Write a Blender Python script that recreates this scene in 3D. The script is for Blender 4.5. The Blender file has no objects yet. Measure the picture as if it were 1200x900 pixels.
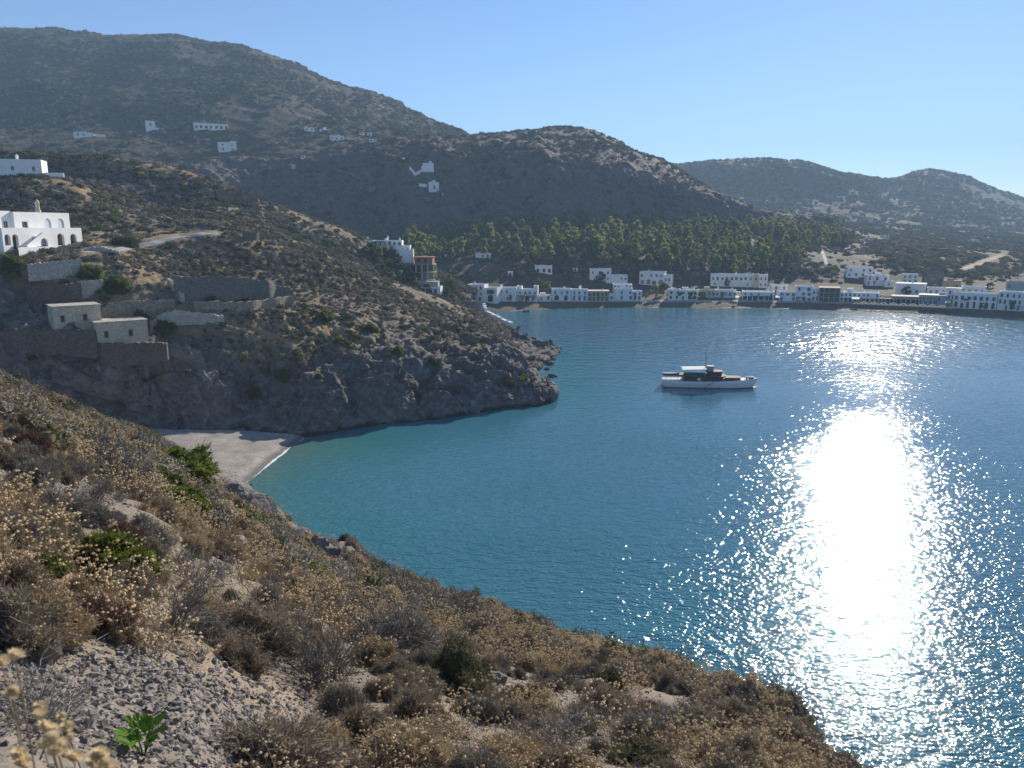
import bpy, bmesh, math, random
import numpy as np
from mathutils import Vector, Matrix
from mathutils.bvhtree import BVHTree

# ---------------------------------------------------------------- camera, sky, sun, exposure
SC = bpy.context.scene
COL = SC.collection
EYE = 30.0
PITCH = math.atan(183.0 / 900.0)
cam_d = bpy.data.cameras.new("camera")
cam = bpy.data.objects.new("camera", cam_d)
COL.objects.link(cam)
cam.location = (0, 0, EYE)
cam.rotation_euler = (math.pi / 2 - PITCH, 0, 0)
cam_d.sensor_width = 36.0
cam_d.lens = 27.0
cam_d.clip_start = 0.05
cam_d.clip_end = 12000
cam_d.dof.use_dof = True
cam_d.dof.focus_distance = 40.0
cam_d.dof.aperture_fstop = 7.0
SC.camera = cam

SUN_AZ = math.radians(26.3)      # clockwise from +y
SUN_EL = math.radians(25.0)
world = bpy.data.worlds.new("World")
SC.world = world
world.use_nodes = True
wn = world.node_tree.nodes
sky = wn.new("ShaderNodeTexSky")
sky.sky_type = 'NISHITA'
sky.sun_disc = False
sky.sun_elevation = SUN_EL
sky.sun_rotation = SUN_AZ
sky.altitude = 0
sky.air_density = 0.8
sky.dust_density = 0.03
sky.ozone_density = 4.5
bg = wn["Background"]
bg.inputs["Strength"].default_value = 0.09
world.node_tree.links.new(sky.outputs[0], bg.inputs[0])

sun_d = bpy.data.lights.new("sun", 'SUN')
sun_d.energy = 5.0
sun_d.angle = math.radians(0.5)
sun_d.color = (1.0, 0.90, 0.76)
sun = bpy.data.objects.new("sun", sun_d)
COL.objects.link(sun)
SUN_DIR = Vector((math.sin(SUN_AZ) * math.cos(SUN_EL), math.cos(SUN_AZ) * math.cos(SUN_EL), math.sin(SUN_EL)))
sun.rotation_euler = SUN_DIR.to_track_quat('Z', 'Y').to_euler()
sun.location = (60, 100, 120)

vs = SC.view_settings
vs.view_transform = 'Standard'
vs.look = 'None'
vs.gamma = 1
vs.exposure = 0.72
SC.cycles.max_bounces = 6
SC.cycles.diffuse_bounces = 3
SC.cycles.glossy_bounces = 3
SC.cycles.volume_bounces = 0
SC.cycles.transparent_max_bounces = 8
SC.cycles.use_denoising = True
SC.cycles.caustics_reflective = False
SC.cycles.caustics_refractive = False

rng = np.random.default_rng(11)
random.seed(5)

# ---------------------------------------------------------------- rays, noise, lofts
CP, SP = math.cos(PITCH), math.sin(PITCH)

def ray(u, v):
    a, b = (u - 600) / 900.0, (450 - v) / 900.0
    return np.array((a, CP + b * SP, -SP + b * CP))

def P(u, v, Y):
    """the place at forward distance Y on the line of sight u, v of the photograph"""
    d = ray(u, v)
    return np.array((0, 0, EYE)) + d * (Y / d[1])

def W(u, v, z=0.0):
    d = ray(u, v)
    return np.array((0, 0, EYE)) + d * ((z - EYE) / d[2])

def _hash(ix, iy, iz, seed):
    h = (ix.astype(np.int64) * 374761393 + iy.astype(np.int64) * 668265263 + iz.astype(np.int64) * 2147483647 + seed * 1274126177) & 0xFFFFFFFF
    h = ((h ^ (h >> 13)) * 1274126177) & 0xFFFFFFFF
    h = ((h ^ (h >> 16)) * 2246822519) & 0xFFFFFFFF
    return ((h ^ (h >> 15)) & 0xFFFFFF) / float(0xFFFFFF)

def vnoise(p, seed=0):
    i = np.floor(p).astype(np.int64)
    f = p - i
    f = f * f * f * (f * (f * 6 - 15) + 10)
    r = 0
    for dx in (0, 1):
        wx = f[:, 0] if dx else 1 - f[:, 0]
        for dy in (0, 1):
            wy = f[:, 1] if dy else 1 - f[:, 1]
            for dz in (0, 1):
                wz = f[:, 2] if dz else 1 - f[:, 2]
                r = r + wx * wy * wz * _hash(i[:, 0] + dx, i[:, 1] + dy, i[:, 2] + dz, seed)
    return r * 2 - 1

def fbm(p, octaves=4, seed=0, gain=0.5):
    a, s, r = 1.0, 0.0, 0
    for o in range(octaves):
        r = r + a * vnoise(p * (2.03 ** o) + o * 17.3, seed + o)
        s += a
        a *= gain
    return r / s * 1.6

def ridged(p, octaves=4, seed=0, gain=0.5):
    a, s, r = 1.0, 0.0, 0
    for o in range(octaves):
        r = r + a * (1 - 2 * np.abs(vnoise(p * (2.1 ** o) + o * 9.7, seed + o)))
        s += a
        a *= gain
    return r / s

def blocks(p, seed=0, tilt=0.8):
    """broken rock: every cell of a jittered lattice is a block with its own offset and its own tilted face"""
    i = np.floor(p).astype(np.int64)
    best = np.full(len(p), 1e9)
    out = np.zeros(len(p))
    for dx in (-1, 0, 1):
        for dy in (-1, 0, 1):
            for dz in (-1, 0, 1):
                a, b, c = i[:, 0] + dx, i[:, 1] + dy, i[:, 2] + dz
                q = np.stack([a + _hash(a, b, c, seed), b + _hash(a, b, c, seed + 1), c + _hash(a, b, c, seed + 2)], -1)
                e = p - q
                d = (e * e).sum(1)
                h = _hash(a, b, c, seed + 3) * 2 - 1 + tilt * (e[:, 0] * (_hash(a, b, c, seed + 4) * 2 - 1) + e[:, 1] * (_hash(a, b, c, seed + 5) * 2 - 1) + e[:, 2] * (_hash(a, b, c, seed + 6) * 2 - 1)) * 2
                k = d < best
                best = np.where(k, d, best)
                out = np.where(k, h, out)
    return out

def smooth(a, b, x):
    t = np.clip((x - a) / (b - a), 0, 1)
    return t * t * (3 - 2 * t)

def _tangents(c):
    """limited (overshoot-free) tangents along axis 0"""
    d = c[1:] - c[:-1]
    m = np.zeros_like(c)
    a, b = d[:-1], d[1:]
    s = np.where(a * b > 0, 2 * a * b / (a + b + 1e-12 * np.sign(a + b + 1e-30)), 0)
    m[1:-1] = 0.5 * s + 0.5 * np.where(a * b > 0, (a + b) / 2, 0)
    m[0], m[-1] = d[0], d[-1]
    return m

def resample(c, n):
    """Hermite resampling of control rows c along axis 0 to n rows"""
    k = c.shape[0]
    if k == 2:
        t = np.linspace(0, 1, n).reshape((-1,) + (1,) * (c.ndim - 1))
        return c[0] * (1 - t) + c[1] * t
    m = _tangents(c)
    t = np.linspace(0, k - 1, n)
    i = np.minimum(t.astype(int), k - 2)
    f = (t - i).reshape((-1,) + (1,) * (c.ndim - 1))
    f2, f3 = f * f, f * f * f
    return (2 * f3 - 3 * f2 + 1) * c[i] + (f3 - 2 * f2 + f) * m[i] + (-2 * f3 + 3 * f2) * c[i + 1] + (f3 - f2) * m[i + 1]

def spread(n_total, sizes):
    """rows per span in proportion to sizes"""
    s = np.array(sizes, float)
    return np.maximum(2, np.round(n_total * s / s.sum())).astype(int)

def grid_normals(g):
    du = np.gradient(g, axis=1)
    dv = np.gradient(g, axis=0)
    n = np.cross(du, dv)
    n /= np.linalg.norm(n, axis=2, keepdims=True) + 1e-9
    return n

def grid_faces(nr, nc):
    i = np.arange(nr * nc).reshape(nr, nc)
    return np.stack([i[:-1, :-1], i[:-1, 1:], i[1:, 1:], i[1:, :-1]], axis=-1).reshape(-1, 4)

def mesh_from(name, verts, faces, mats=(), mat_idx=None, smooth_shade=False, attrs=None):
    me = bpy.data.meshes.new(name)
    verts = np.asarray(verts, np.float32)
    if isinstance(faces, np.ndarray):
        nf, k = faces.shape
        me.vertices.add(len(verts)); me.vertices.foreach_set("co", verts.ravel())
        me.loops.add(nf * k); me.loops.foreach_set("vertex_index", faces.astype(np.int32).ravel())
        me.polygons.add(nf)
        me.polygons.foreach_set("loop_start", np.arange(0, nf * k, k, dtype=np.int32))
        me.polygons.foreach_set("loop_total", np.full(nf, k, np.int32))
    else:
        me.from_pydata([tuple(v) for v in verts], [], faces)
    for m in mats:
        me.materials.append(m)
    if mat_idx is not None:
        me.polygons.foreach_set("material_index", np.asarray(mat_idx, np.int32))
    me.polygons.foreach_set("use_smooth", np.full(len(me.polygons), smooth_shade, bool))
    for k, val in (attrs or {}).items():
        a = me.attributes.new(k, 'FLOAT', 'POINT')
        a.data.foreach_set("value", np.asarray(val, np.float32).ravel())
    me.update(calc_edges=True)
    me.validate()
    return me

def tag(o, label=None, cat=None, group=None, kind=None):
    if label: o["label"] = label
    if cat: o["category"] = cat
    if group: o["group"] = group
    if kind: o["kind"] = kind
    return o

def link(name, me, parent=None, loc=None):
    o = bpy.data.objects.new(name, me)
    COL.objects.link(o)
    if parent is not None:
        o.parent = parent
    if loc is not None:
        o.location = loc
    return o

def empty(name, loc, rz=0.0, label=None, cat=None, group=None):
    o = bpy.data.objects.new(name, None)
    COL.objects.link(o)
    o.empty_display_size = 0.3
    o.location = loc
    o.rotation_euler = (0, 0, rz)
    return tag(o, label, cat, group)

# ---------------------------------------------------------------- materials
class NT:
    def __init__(self, name):
        self.m = bpy.data.materials.new(name)
        self.m.use_nodes = True
        self.t = self.m.node_tree
        self.n = self.t.nodes
        self.b = self.n["Principled BSDF"]
        self.out = self.n["Material Output"]
        self.b.inputs["Specular IOR Level"].default_value = 0.15
        self.b.inputs["Roughness"].default_value = 0.9
    def put(self, sock, v):
        if hasattr(v, "links") or isinstance(v, bpy.types.NodeSocket):
            self.t.links.new(v, sock)
        else:
            sock.default_value = v
    def node(self, kind, **kw):
        nd = self.n.new(kind)
        for k, v in kw.items():
            setattr(nd, k, v)
        return nd
    def pos(self):
        return self.node("ShaderNodeNewGeometry").outputs["Position"]
    def obj(self):
        return self.node("ShaderNodeTexCoord").outputs["Object"]
    def scaled(self, vec, s):
        nd = self.node("ShaderNodeMapping")
        self.put(nd.inputs["Vector"], vec)
        nd.inputs["Scale"].default_value = s if hasattr(s, "__len__") else (s, s, s)
        return nd.outputs[0]
    def noise(self, vec, scale, detail=4, rough=0.55, out="Fac", dist=0.0):
        nd = self.node("ShaderNodeTexNoise")
        self.put(nd.inputs["Vector"], vec)
        nd.inputs["Scale"].default_value = scale
        nd.inputs["Detail"].default_value = detail
        nd.inputs["Roughness"].default_value = rough
        nd.inputs["Distortion"].default_value = dist
        return nd.outputs[out]
    def voronoi(self, vec, scale, out="Distance", feature='F1'):
        nd = self.node("ShaderNodeTexVoronoi", feature=feature)
        self.put(nd.inputs["Vector"], vec)
        nd.inputs["Scale"].default_value = scale
        return nd.outputs[out]
    def ramp(self, fac, stops, interp='LINEAR'):
        nd = self.node("ShaderNodeValToRGB")
        nd.color_ramp.interpolation = interp
        while len(nd.color_ramp.elements) < len(stops):
            nd.color_ramp.elements.new(0.5)
        for e, (p, c) in zip(nd.color_ramp.elements, stops):
            e.position = p
            e.color = (c, c, c, 1) if not hasattr(c, "__len__") else (*c, 1)
        self.put(nd.inputs[0], fac)
        return nd.outputs[0]
    def mix(self, fac, a, b, mode='MIX'):
        nd = self.node("ShaderNodeMix", data_type='RGBA', blend_type=mode)
        self.put(nd.inputs[0], fac)
        for s, v in ((nd.inputs[6], a), (nd.inputs[7], b)):
            if hasattr(v, "__len__") and not isinstance(v, bpy.types.NodeSocket):
                v = (*v, 1) if len(v) == 3 else v
            self.put(s, v)
        return nd.outputs[2]
    def math(self, op, a, b=0.0, clamp=False):
        nd = self.node("ShaderNodeMath", operation=op, use_clamp=clamp)
        self.put(nd.inputs[0], a)
        self.put(nd.inputs[1], b)
        return nd.outputs[0]
    def attr(self, name, out="Fac"):
        nd = self.node("ShaderNodeAttribute", attribute_name=name)
        return nd.outputs[out]
    def rand(self):
        return self.node("ShaderNodeObjectInfo").outputs["Random"]
    def bump(self, h, strength=0.5, distance=0.1):
        nd = self.node("ShaderNodeBump")
        nd.inputs["Strength"].default_value = strength
        nd.inputs["Distance"].default_value = distance
        self.put(nd.inputs["Height"], h)
        self.t.links.new(nd.outputs[0], self.b.inputs["Normal"])
    def color(self, c):
        if hasattr(c, "__len__") and not isinstance(c, bpy.types.NodeSocket):
            c = (*c, 1)
        self.put(self.b.inputs["Base Color"], c)
        return self
    def rough(self, r, spec=None):
        self.put(self.b.inputs["Roughness"], r)
        if spec is not None:
            self.b.inputs["Specular IOR Level"].default_value = spec
        return self
    def translucent(self, col, fac=0.4, gain=1.0):
        if gain != 1.0:
            col = self.mix(1.0, col, (gain, gain, gain * 0.7), 'MULTIPLY')
        tr = self.node("ShaderNodeBsdfTranslucent")
        if hasattr(col, "__len__") and not isinstance(col, bpy.types.NodeSocket):
            col = (*col, 1)
        self.put(tr.inputs["Color"], col)
        mx = self.node("ShaderNodeMixShader")
        mx.inputs[0].default_value = fac
        self.t.links.new(self.b.outputs[0], mx.inputs[1])
        self.t.links.new(tr.outputs[0], mx.inputs[2])
        self.t.links.new(mx.outputs[0], self.out.inputs["Surface"])

def ground_material(name, soils, rocks, scrub, s=1.0, fine=1.0, strata=0.0, scrub_amt=0.5, bumpd=0.3, grain=(0.55, 0.55, 1.3)):
    """earth, dry grass, scrub and bare rock. Attributes: rock 0..1, dry 0..1, green 0..1"""
    k = NT(name)
    p = k.pos()
    big = k.noise(p, 0.035 * s, 5, 0.6)
    mid = k.noise(p, 0.22 * s, 6, 0.6)
    fin = k.noise(p, 1.6 * s * fine, 6, 0.65)
    soil = k.mix(k.ramp(mid, [(0.35, 0), (0.65, 1)]), soils[0], soils[1])
    soil = k.mix(k.math('MULTIPLY', k.attr("dry"), k.ramp(fin, [(0.3, 0.5), (0.6, 1)])), soil, soils[2])
    sm = k.math('ADD', k.math('MULTIPLY', fin, 0.5), k.math('MULTIPLY', mid, 0.5))
    soil = k.mix(k.math('MULTIPLY', k.ramp(sm, [(0.50 - 0.12 * scrub_amt, 0), (0.60, 1)]), scrub_amt), soil, k.mix(big, scrub[0], scrub[1]))
    pr = k.scaled(p, grain)
    rn = k.noise(pr, 0.35 * s, 8, 0.65, dist=0.6)
    rock = k.mix(k.ramp(rn, [(0.38, 0), (0.62, 1)]), rocks[0], rocks[1])
    rock = k.mix(k.math('MULTIPLY', k.attr("dry"), 0.75), rock, k.mix(k.ramp(k.noise(p, 0.16 * s, 5, 0.65), [(0.4, 0), (0.6, 1)]), (rocks[0][0] * 1.35, rocks[0][1] * 1.1, rocks[0][2] * 0.95), (rocks[1][0] * 1.9, rocks[1][1] * 1.6, rocks[1][2] * 1.35)))
    rock = k.mix(k.ramp(k.noise(p, 0.9 * s, 7, 0.7), [(0.45, 0), (0.7, 0.8)]), rock, rocks[2])
    crack = k.voronoi(k.scaled(p, (1, 1, 0.6)), 0.6 * s, feature='DISTANCE_TO_EDGE')
    rf = k.math('ADD', k.attr("rock"), k.math('MULTIPLY', k.math('SUBTRACT', mid, 0.5), 1.2))
    rf = k.ramp(rf, [(0.35, 0), (0.6, 1)])
    col = k.mix(rf, soil, rock)
    wet = k.attr("wet")
    col = k.mix(wet, col, (0.035, 0.033, 0.032))
    # fine value break-up of the surface
    col = k.mix(0.55, col, k.ramp(k.noise(p, 3.3 * s * fine, 5, 0.7), [(0.3, 0.35), (0.7, 1.0)]), 'MULTIPLY')
    k.color(col)
    h = k.math('ADD', k.math('MULTIPLY', fin, 1.0), k.math('MULTIPLY', k.math('MULTIPLY', rn, rf), 2.0))
    h = k.math('ADD', h, k.math('MULTIPLY', k.ramp(crack, [(0, 0), (0.08, 1)]), k.math('MULTIPLY', rf, 0.25)))
    k.bump(h, 0.9, bumpd)
    return k.m

def plain(name, c, r=0.8, var=0.0, scale=2.0, spec=0.2, metal=0.0):
    k = NT(name)
    if var:
        n = k.noise(k.obj(), scale, 5, 0.6)
        lo = tuple(x * (1 - var) for x in c)
        k.color(k.mix(k.ramp(n, [(0.35, 0), (0.7, 1)]), lo, c))
    else:
        k.color(c)
    k.rough(r, spec)
    k.b.inputs["Metallic"].default_value = metal
    return k.m
# ---------------------------------------------------------------- land
TERR = {}
def img(p):
    """where points fall in the photograph"""
    q = p - np.array((0, 0, EYE))
    fw = q[:, 1] * CP - q[:, 2] * SP
    up = q[:, 1] * SP + q[:, 2] * CP
    fw = np.where(np.abs(fw) < 1e-3, 1e-3, fw)
    return 600 + 900 * q[:, 0] / fw, 450 - 900 * up / fw, fw

def in_poly(poly, u, v):
    c = np.zeros(len(u), bool)
    for (x1, y1), (x2, y2) in zip(poly, poly[1:] + poly[:1]):
        k = ((y1 > v) != (y2 > v)) & (u < (x2 - x1) * (v - y1) / (y2 - y1 + 1e-9) + x1)
        c ^= k
    return c
# grounds of dry yellow grass and bare fields: (land, outline, how dry)
PATCHES = [("headland", [(98, 275), (140, 271), (206, 272), (214, 279), (160, 289), (104, 290)], 1.0), ("hillside", [(100, 268), (150, 268), (215, 271), (212, 279), (100, 280)], 1.0),
           ("hillside", [(112, 184), (160, 187), (215, 197), (246, 208), (230, 212), (170, 197), (112, 190)], 1.0), ("hillside", [(36, 209), (70, 211), (108, 224), (100, 228), (60, 217), (36, 216)], 1.0),
           ("headland", [(150, 316), (196, 318), (200, 332), (165, 334)], 0.9), ("headland", [(250, 378), (300, 384), (352, 398), (345, 412), (290, 400), (250, 396)], 0.9), ("headland", [(196, 400), (262, 404), (300, 428), (280, 440), (215, 420)], 0.9),
           ("headland", [(360, 378), (410, 384), (402, 394), (362, 390)], 1.0), ("coast", [(545, 310), (586, 309), (590, 317), (550, 321)], 1.0), ("coast", [(560, 320), (580, 321), (578, 325), (560, 324)], 0.9),
           ("coast", [(1000, 300), (1040, 298), (1044, 304), (1004, 306)], 0.9), ("coast", [(985, 287), (1012, 286), (1010, 293), (988, 293)], 0.9), ("coast", [(935, 322), (990, 318), (1000, 334), (945, 336)], 0.25)]
ROADS = [(["headland", "hillside"], [(98, 296), (140, 293), (175, 286), (205, 279), (235, 274), (258, 273)], 4), (["coast"], [(1128, 316), (1140, 312), (1160, 304), (1178, 298)], 4), (["coast"], [(960, 283), (963, 294), (967, 304), (969, 311)], 3)]

def terrain(name, net, nrow, ncol, mat, disp=None, label=None, span=None, kind="structure", attrs=None):
    """net: rows x cols x (x, y, z, rock, dry)"""
    net = np.asarray(net, float)
    R, C, K = net.shape
    # rows get samples in proportion to their span seen from the eye
    rows = []
    if span is None:
        ang = []
        eye = np.array((0, 0, EYE))
        for r in range(R - 1):
            a, b = net[r, :, :3] - eye, net[r + 1, :, :3] - eye
            an = np.linalg.norm(a, axis=1) * np.linalg.norm(b, axis=1)
            ang.append(np.mean(np.arccos(np.clip((a * b).sum(1) / an, -1, 1))) + 0.004)
        span = ang
    dense = resample(net, (R - 1) * 16 + 1)
    t, pos = [0.0], 0.0
    cnt = spread(nrow, span)
    ts = np.concatenate([np.linspace(i, i + 1, c, endpoint=False) for i, c in enumerate(cnt)] + [[R - 1]])
    k = ts * 16
    i = np.minimum(k.astype(int), dense.shape[0] - 2)
    f = (k - i)[:, None, None]
    g = dense[i] * (1 - f) + dense[i + 1] * f
    g = resample(g.transpose(1, 0, 2), ncol).transpose(1, 0, 2)
    pts = g[:, :, :3].copy()
    n = grid_normals(pts)
    n[n[..., 2] < 0] *= np.where(True, 1, 1)
    rock = np.clip(g[..., 3], 0, 1)
    if disp is not None:
        sh = pts.shape[:2]
        d = disp(pts.reshape(-1, 3), rock.ravel()).reshape(sh)
        nn = n.copy()
        pts = pts + nn * d[..., None]
    dry = np.clip(g[..., 4], 0, 1)
    uu, vv, ff = img(pts.reshape(-1, 3))
    for land, poly, val in PATCHES:
        if land == name:
            jit = 4 * fbm(pts.reshape(-1, 3) * 0.25, 3, 5)
            dry = np.where(in_poly(poly, uu + jit, vv + jit * 0.5).reshape(dry.shape), val, dry)
    at = {"rock": rock, "dry": dry,
          "wet": smooth(0.9, 0.2, pts[..., 2] + 0.5 * fbm(pts.reshape(-1, 3) * 0.5, 2, 4).reshape(rock.shape)) * (rock > 0.3)}
    fc = grid_faces(*pts.shape[:2])
    me = mesh_from(name, pts.reshape(-1, 3), fc, [mat], smooth_shade=True, attrs=at)
    o = link(name, me)
    tag(o, label, None, None, kind)
    TERR[name] = dict(obj=o, pts=pts, n=n, rock=rock, dry=at["dry"], bvh=BVHTree.FromPolygons(pts.reshape(-1, 3).tolist(), fc.tolist()))
    return o

def at(u, v, names):
    """first land hit on the line of sight"""
    d = Vector(ray(u, v)).normalized()
    best = None
    for nme in names:
        h = TERR[nme]["bvh"].ray_cast(Vector((0, 0, EYE)), d, 3000)
        if h[0] is not None and (best is None or h[3] < best[3]):
            best = h
    return None if best is None else Vector(best[0])

def drop(x, y, names, top=400):
    best = None
    for nme in names:
        h = TERR[nme]["bvh"].ray_cast(Vector((x, y, top)), Vector((0, 0, -1)), 1000)
        if h[0] is not None and (best is None or h[0].z > best.z):
            best = Vector(h[0])
    return best

def pick(name, n, ok, seed=0):
    """n random points on a land sheet, by area; ok(points, rock, dry) gives the keep-probability"""
    T = TERR[name]
    g = T["pts"]
    r = np.random.default_rng(seed)
    a, b, c = g[:-1, :-1], g[:-1, 1:], g[1:, :-1]
    ar = np.linalg.norm(np.cross(b - a, c - a), axis=2)
    pr = (ar / ar.sum()).ravel()
    idx = r.choice(len(pr), n, p=pr)
    ri, ci = np.unravel_index(idx, ar.shape)
    f1, f2 = r.random((2, n, 1))
    p = g[ri, ci] * (1 - f1) * (1 - f2) + g[ri, ci + 1] * f1 * (1 - f2) + g[ri + 1, ci] * (1 - f1) * f2 + g[ri + 1, ci + 1] * f1 * f2
    nz = T["n"][ri, ci]
    nz = nz * np.sign(nz[:, 2:3] + 1e-9)
    keep = r.random(n) < ok(p, T["rock"][ri, ci], T["dry"][ri, ci], nz)
    return p[keep], nz[keep]

def net(rows):
    """rows of (u, v, Y, rock, dry) -> positions; Y None: at sea level; a 6th value lowers or raises it"""
    out = []
    for row in rows:
        o = []
        for c in row:
            u, v, Y, rk, dr = c[:5]
            p = W(u, v) if Y is None else P(u, v, Y)
            if len(c) > 5:
                p = p + np.array(c[5])
            o.append((*p, rk, dr))
        out.append(o)
    return np.array(out)

SOIL = ((0.18, 0.148, 0.115), (0.26, 0.215, 0.168), (0.44, 0.31, 0.17))
ROCKS = ((0.15, 0.135, 0.125), (0.24, 0.215, 0.20), (0.33, 0.31, 0.29))
ROCKB = ((0.105, 0.092, 0.085), (0.185, 0.168, 0.158), (0.36, 0.34, 0.325))
SCRUB = ((0.062, 0.062, 0.040), (0.095, 0.085, 0.060))
M_head = ground_material("headland_ground", SOIL, ROCKB, SCRUB, 1.0, 1.0, bumpd=0.35, scrub_amt=0.35)
M_hill = ground_material("hill_ground", SOIL, ROCKB, SCRUB, 0.6, 1.0, bumpd=0.5, scrub_amt=0.6)
M_coast = ground_material("coast_ground", ((0.045, 0.046, 0.034), (0.075, 0.068, 0.049), (0.22, 0.165, 0.11)), ROCKS, SCRUB, 0.5, 0.8, bumpd=0.5, scrub_amt=0.9)
M_mount = ground_material("mountain_ground", ((0.056, 0.056, 0.043), (0.085, 0.078, 0.060), (0.17, 0.14, 0.098)), ((0.085, 0.077, 0.074), (0.145, 0.126, 0.118), (0.19, 0.168, 0.156)), ((0.045, 0.05, 0.032), (0.07, 0.07, 0.048)), 0.22, 0.8, bumpd=1.6, scrub_amt=0.9, grain=(1.1, 1.1, 0.22))
M_near = ground_material("near_ground", ((0.21, 0.18, 0.15), (0.30, 0.26, 0.22), (0.40, 0.30, 0.195)), ROCKS, ((0.10, 0.085, 0.06), (0.13, 0.11, 0.08)), 4.0, 1.6, bumpd=0.03, scrub_amt=0.3)

# --- the near slope the photographer stands on: convex, falling to the right into the bay
SIL = np.array([  # azimuth point (u, v) of the brow and its distance
    (-1400, 330, 60), (-700, 352, 62), (-300, 372, 62), (-60, 424, 62), (0, 447, 62), (60, 474, 64), (130, 504, 68), (170, 513, 70), (215, 543, 71), (250, 571, 70), (300, 600, 66), (345, 633, 60),
    (385, 654, 55), (430, 670, 46), (480, 690, 40), (560, 722, 33), (650, 756, 27), (720, 778, 23), (790, 797, 20), (860, 826, 17.5), (930, 866, 15), (975, 900, 13), (1020, 930, 12),
    (1100, 990, 11), (1300, 1120, 10), (1700, 1350, 9), (2600, 1800, 9)], float)
def _sil():
    az, te, rs = [], [], []
    for u, v, r in SIL:
        d = ray(u, v)
        az.append(math.atan2(d[0], d[1])); te.append(d[2] / math.hypot(d[0], d[1])); rs.append(r)
    return np.array(az), np.array(te), np.array(rs)
S_AZ, S_TE, S_R = _sil()
def near_h(x, y, noise=True):
    az = np.arctan2(x, y)
    r = np.hypot(x, y)
    te = np.interp(az, S_AZ, S_TE)
    rs = np.interp(az, S_AZ, S_R)
    # behind the photographer the slope goes on upward to the left, down to the right
    back = smooth(1.15, 2.6, np.abs(az))
    te = te * (1 - back) + back * np.where(az < 0, 0.15, -0.35)
    te = te * (1 - smooth(2.6, 3.14, np.abs(az))) + smooth(2.6, 3.14, np.abs(az)) * -0.1
    h = r * te - 1.62 * np.clip(1 - r / rs, 0, 1) ** 2
    o = np.maximum(r - rs, 0)
    h = h - np.minimum(0.10 * o ** 1.6, 1.05 * o)
    if noise:
        p = np.stack([x, y, np.zeros_like(x)], -1)
        w = smooth(1.5, 9, r)
        h = h + w * (0.16 * fbm(p * 0.55, 3, 3) + 0.35 * smooth(8, 30, r) * fbm(p * 0.16, 3, 8))
        h = h + 0.03 * fbm(p * 3.0, 3, 5)
    return EYE + h

def build_near():
    na, nr = 620, 420
    az = np.concatenate([np.linspace(-math.pi, -0.75, 90, endpoint=False), np.linspace(-0.75, 0.68, na, endpoint=False), np.linspace(0.68, math.pi, 90)])
    r = np.concatenate([[0.02], 0.3 * (115 / 0.3) ** np.linspace(0, 1, nr)])
    A, Rr = np.meshgrid(az, r)
    x, y = Rr * np.sin(A), Rr * np.cos(A)
    z = near_h(x.ravel(), y.ravel()).reshape(x.shape)
    # the slope ends in the sea
    pts = np.stack([x, y, z], -1)
    u, v, fw = img(pts.reshape(-1, 3))
    u, v = u.reshape(x.shape), v.reshape(x.shape)
    rs = np.interp(A, S_AZ, S_R)
    uu = 600 + 900 * np.tan(A) / CP
    past = smooth(-3, 6, Rr - rs)
    shore = smooth(205, 235, u) * smooth(455, 400, u) * smooth(-32, -14, Rr - rs) * (fw.reshape(x.shape) > 0)
    rock = np.clip(np.maximum(past * 0.9, shore), 0, 1)
    pz = pts.reshape(-1, 3)
    rd = (1.5 * ridged(pz * 0.22, 5, 21, 0.6) + 0.35 * ridged(pz * 1.1, 3, 31)).reshape(x.shape)
    pts[..., 2] += rd * rock * smooth(-1, 3, z) * smooth(3, 14, Rr)
    pts[..., 2] = np.maximum(pts[..., 2], -3)
    dry = smooth(0.0, 0.5, fbm(pz * 0.25, 3, 44)).reshape(x.shape)
    n = grid_normals(pts)
    fc = grid_faces(*x.shape)
    mid = pts.reshape(-1, 3)[fc].max(1)[:, 2]
    fc2 = fc[mid > -2.5]
    wet = smooth(1.0, 0.2, pts[..., 2]) * rock
    me = mesh_from("near_slope", pts.reshape(-1, 3), fc2, [M_near], smooth_shade=True, attrs={"rock": rock, "dry": dry, "wet": wet})
    o = link("near_slope", me)
    tag(o, None, None, None, "structure")
    TERR["near"] = dict(obj=o, pts=pts, n=n, rock=rock, dry=dry, bvh=BVHTree.FromPolygons(pz.tolist(), fc2.tolist()))
build_near()

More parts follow.
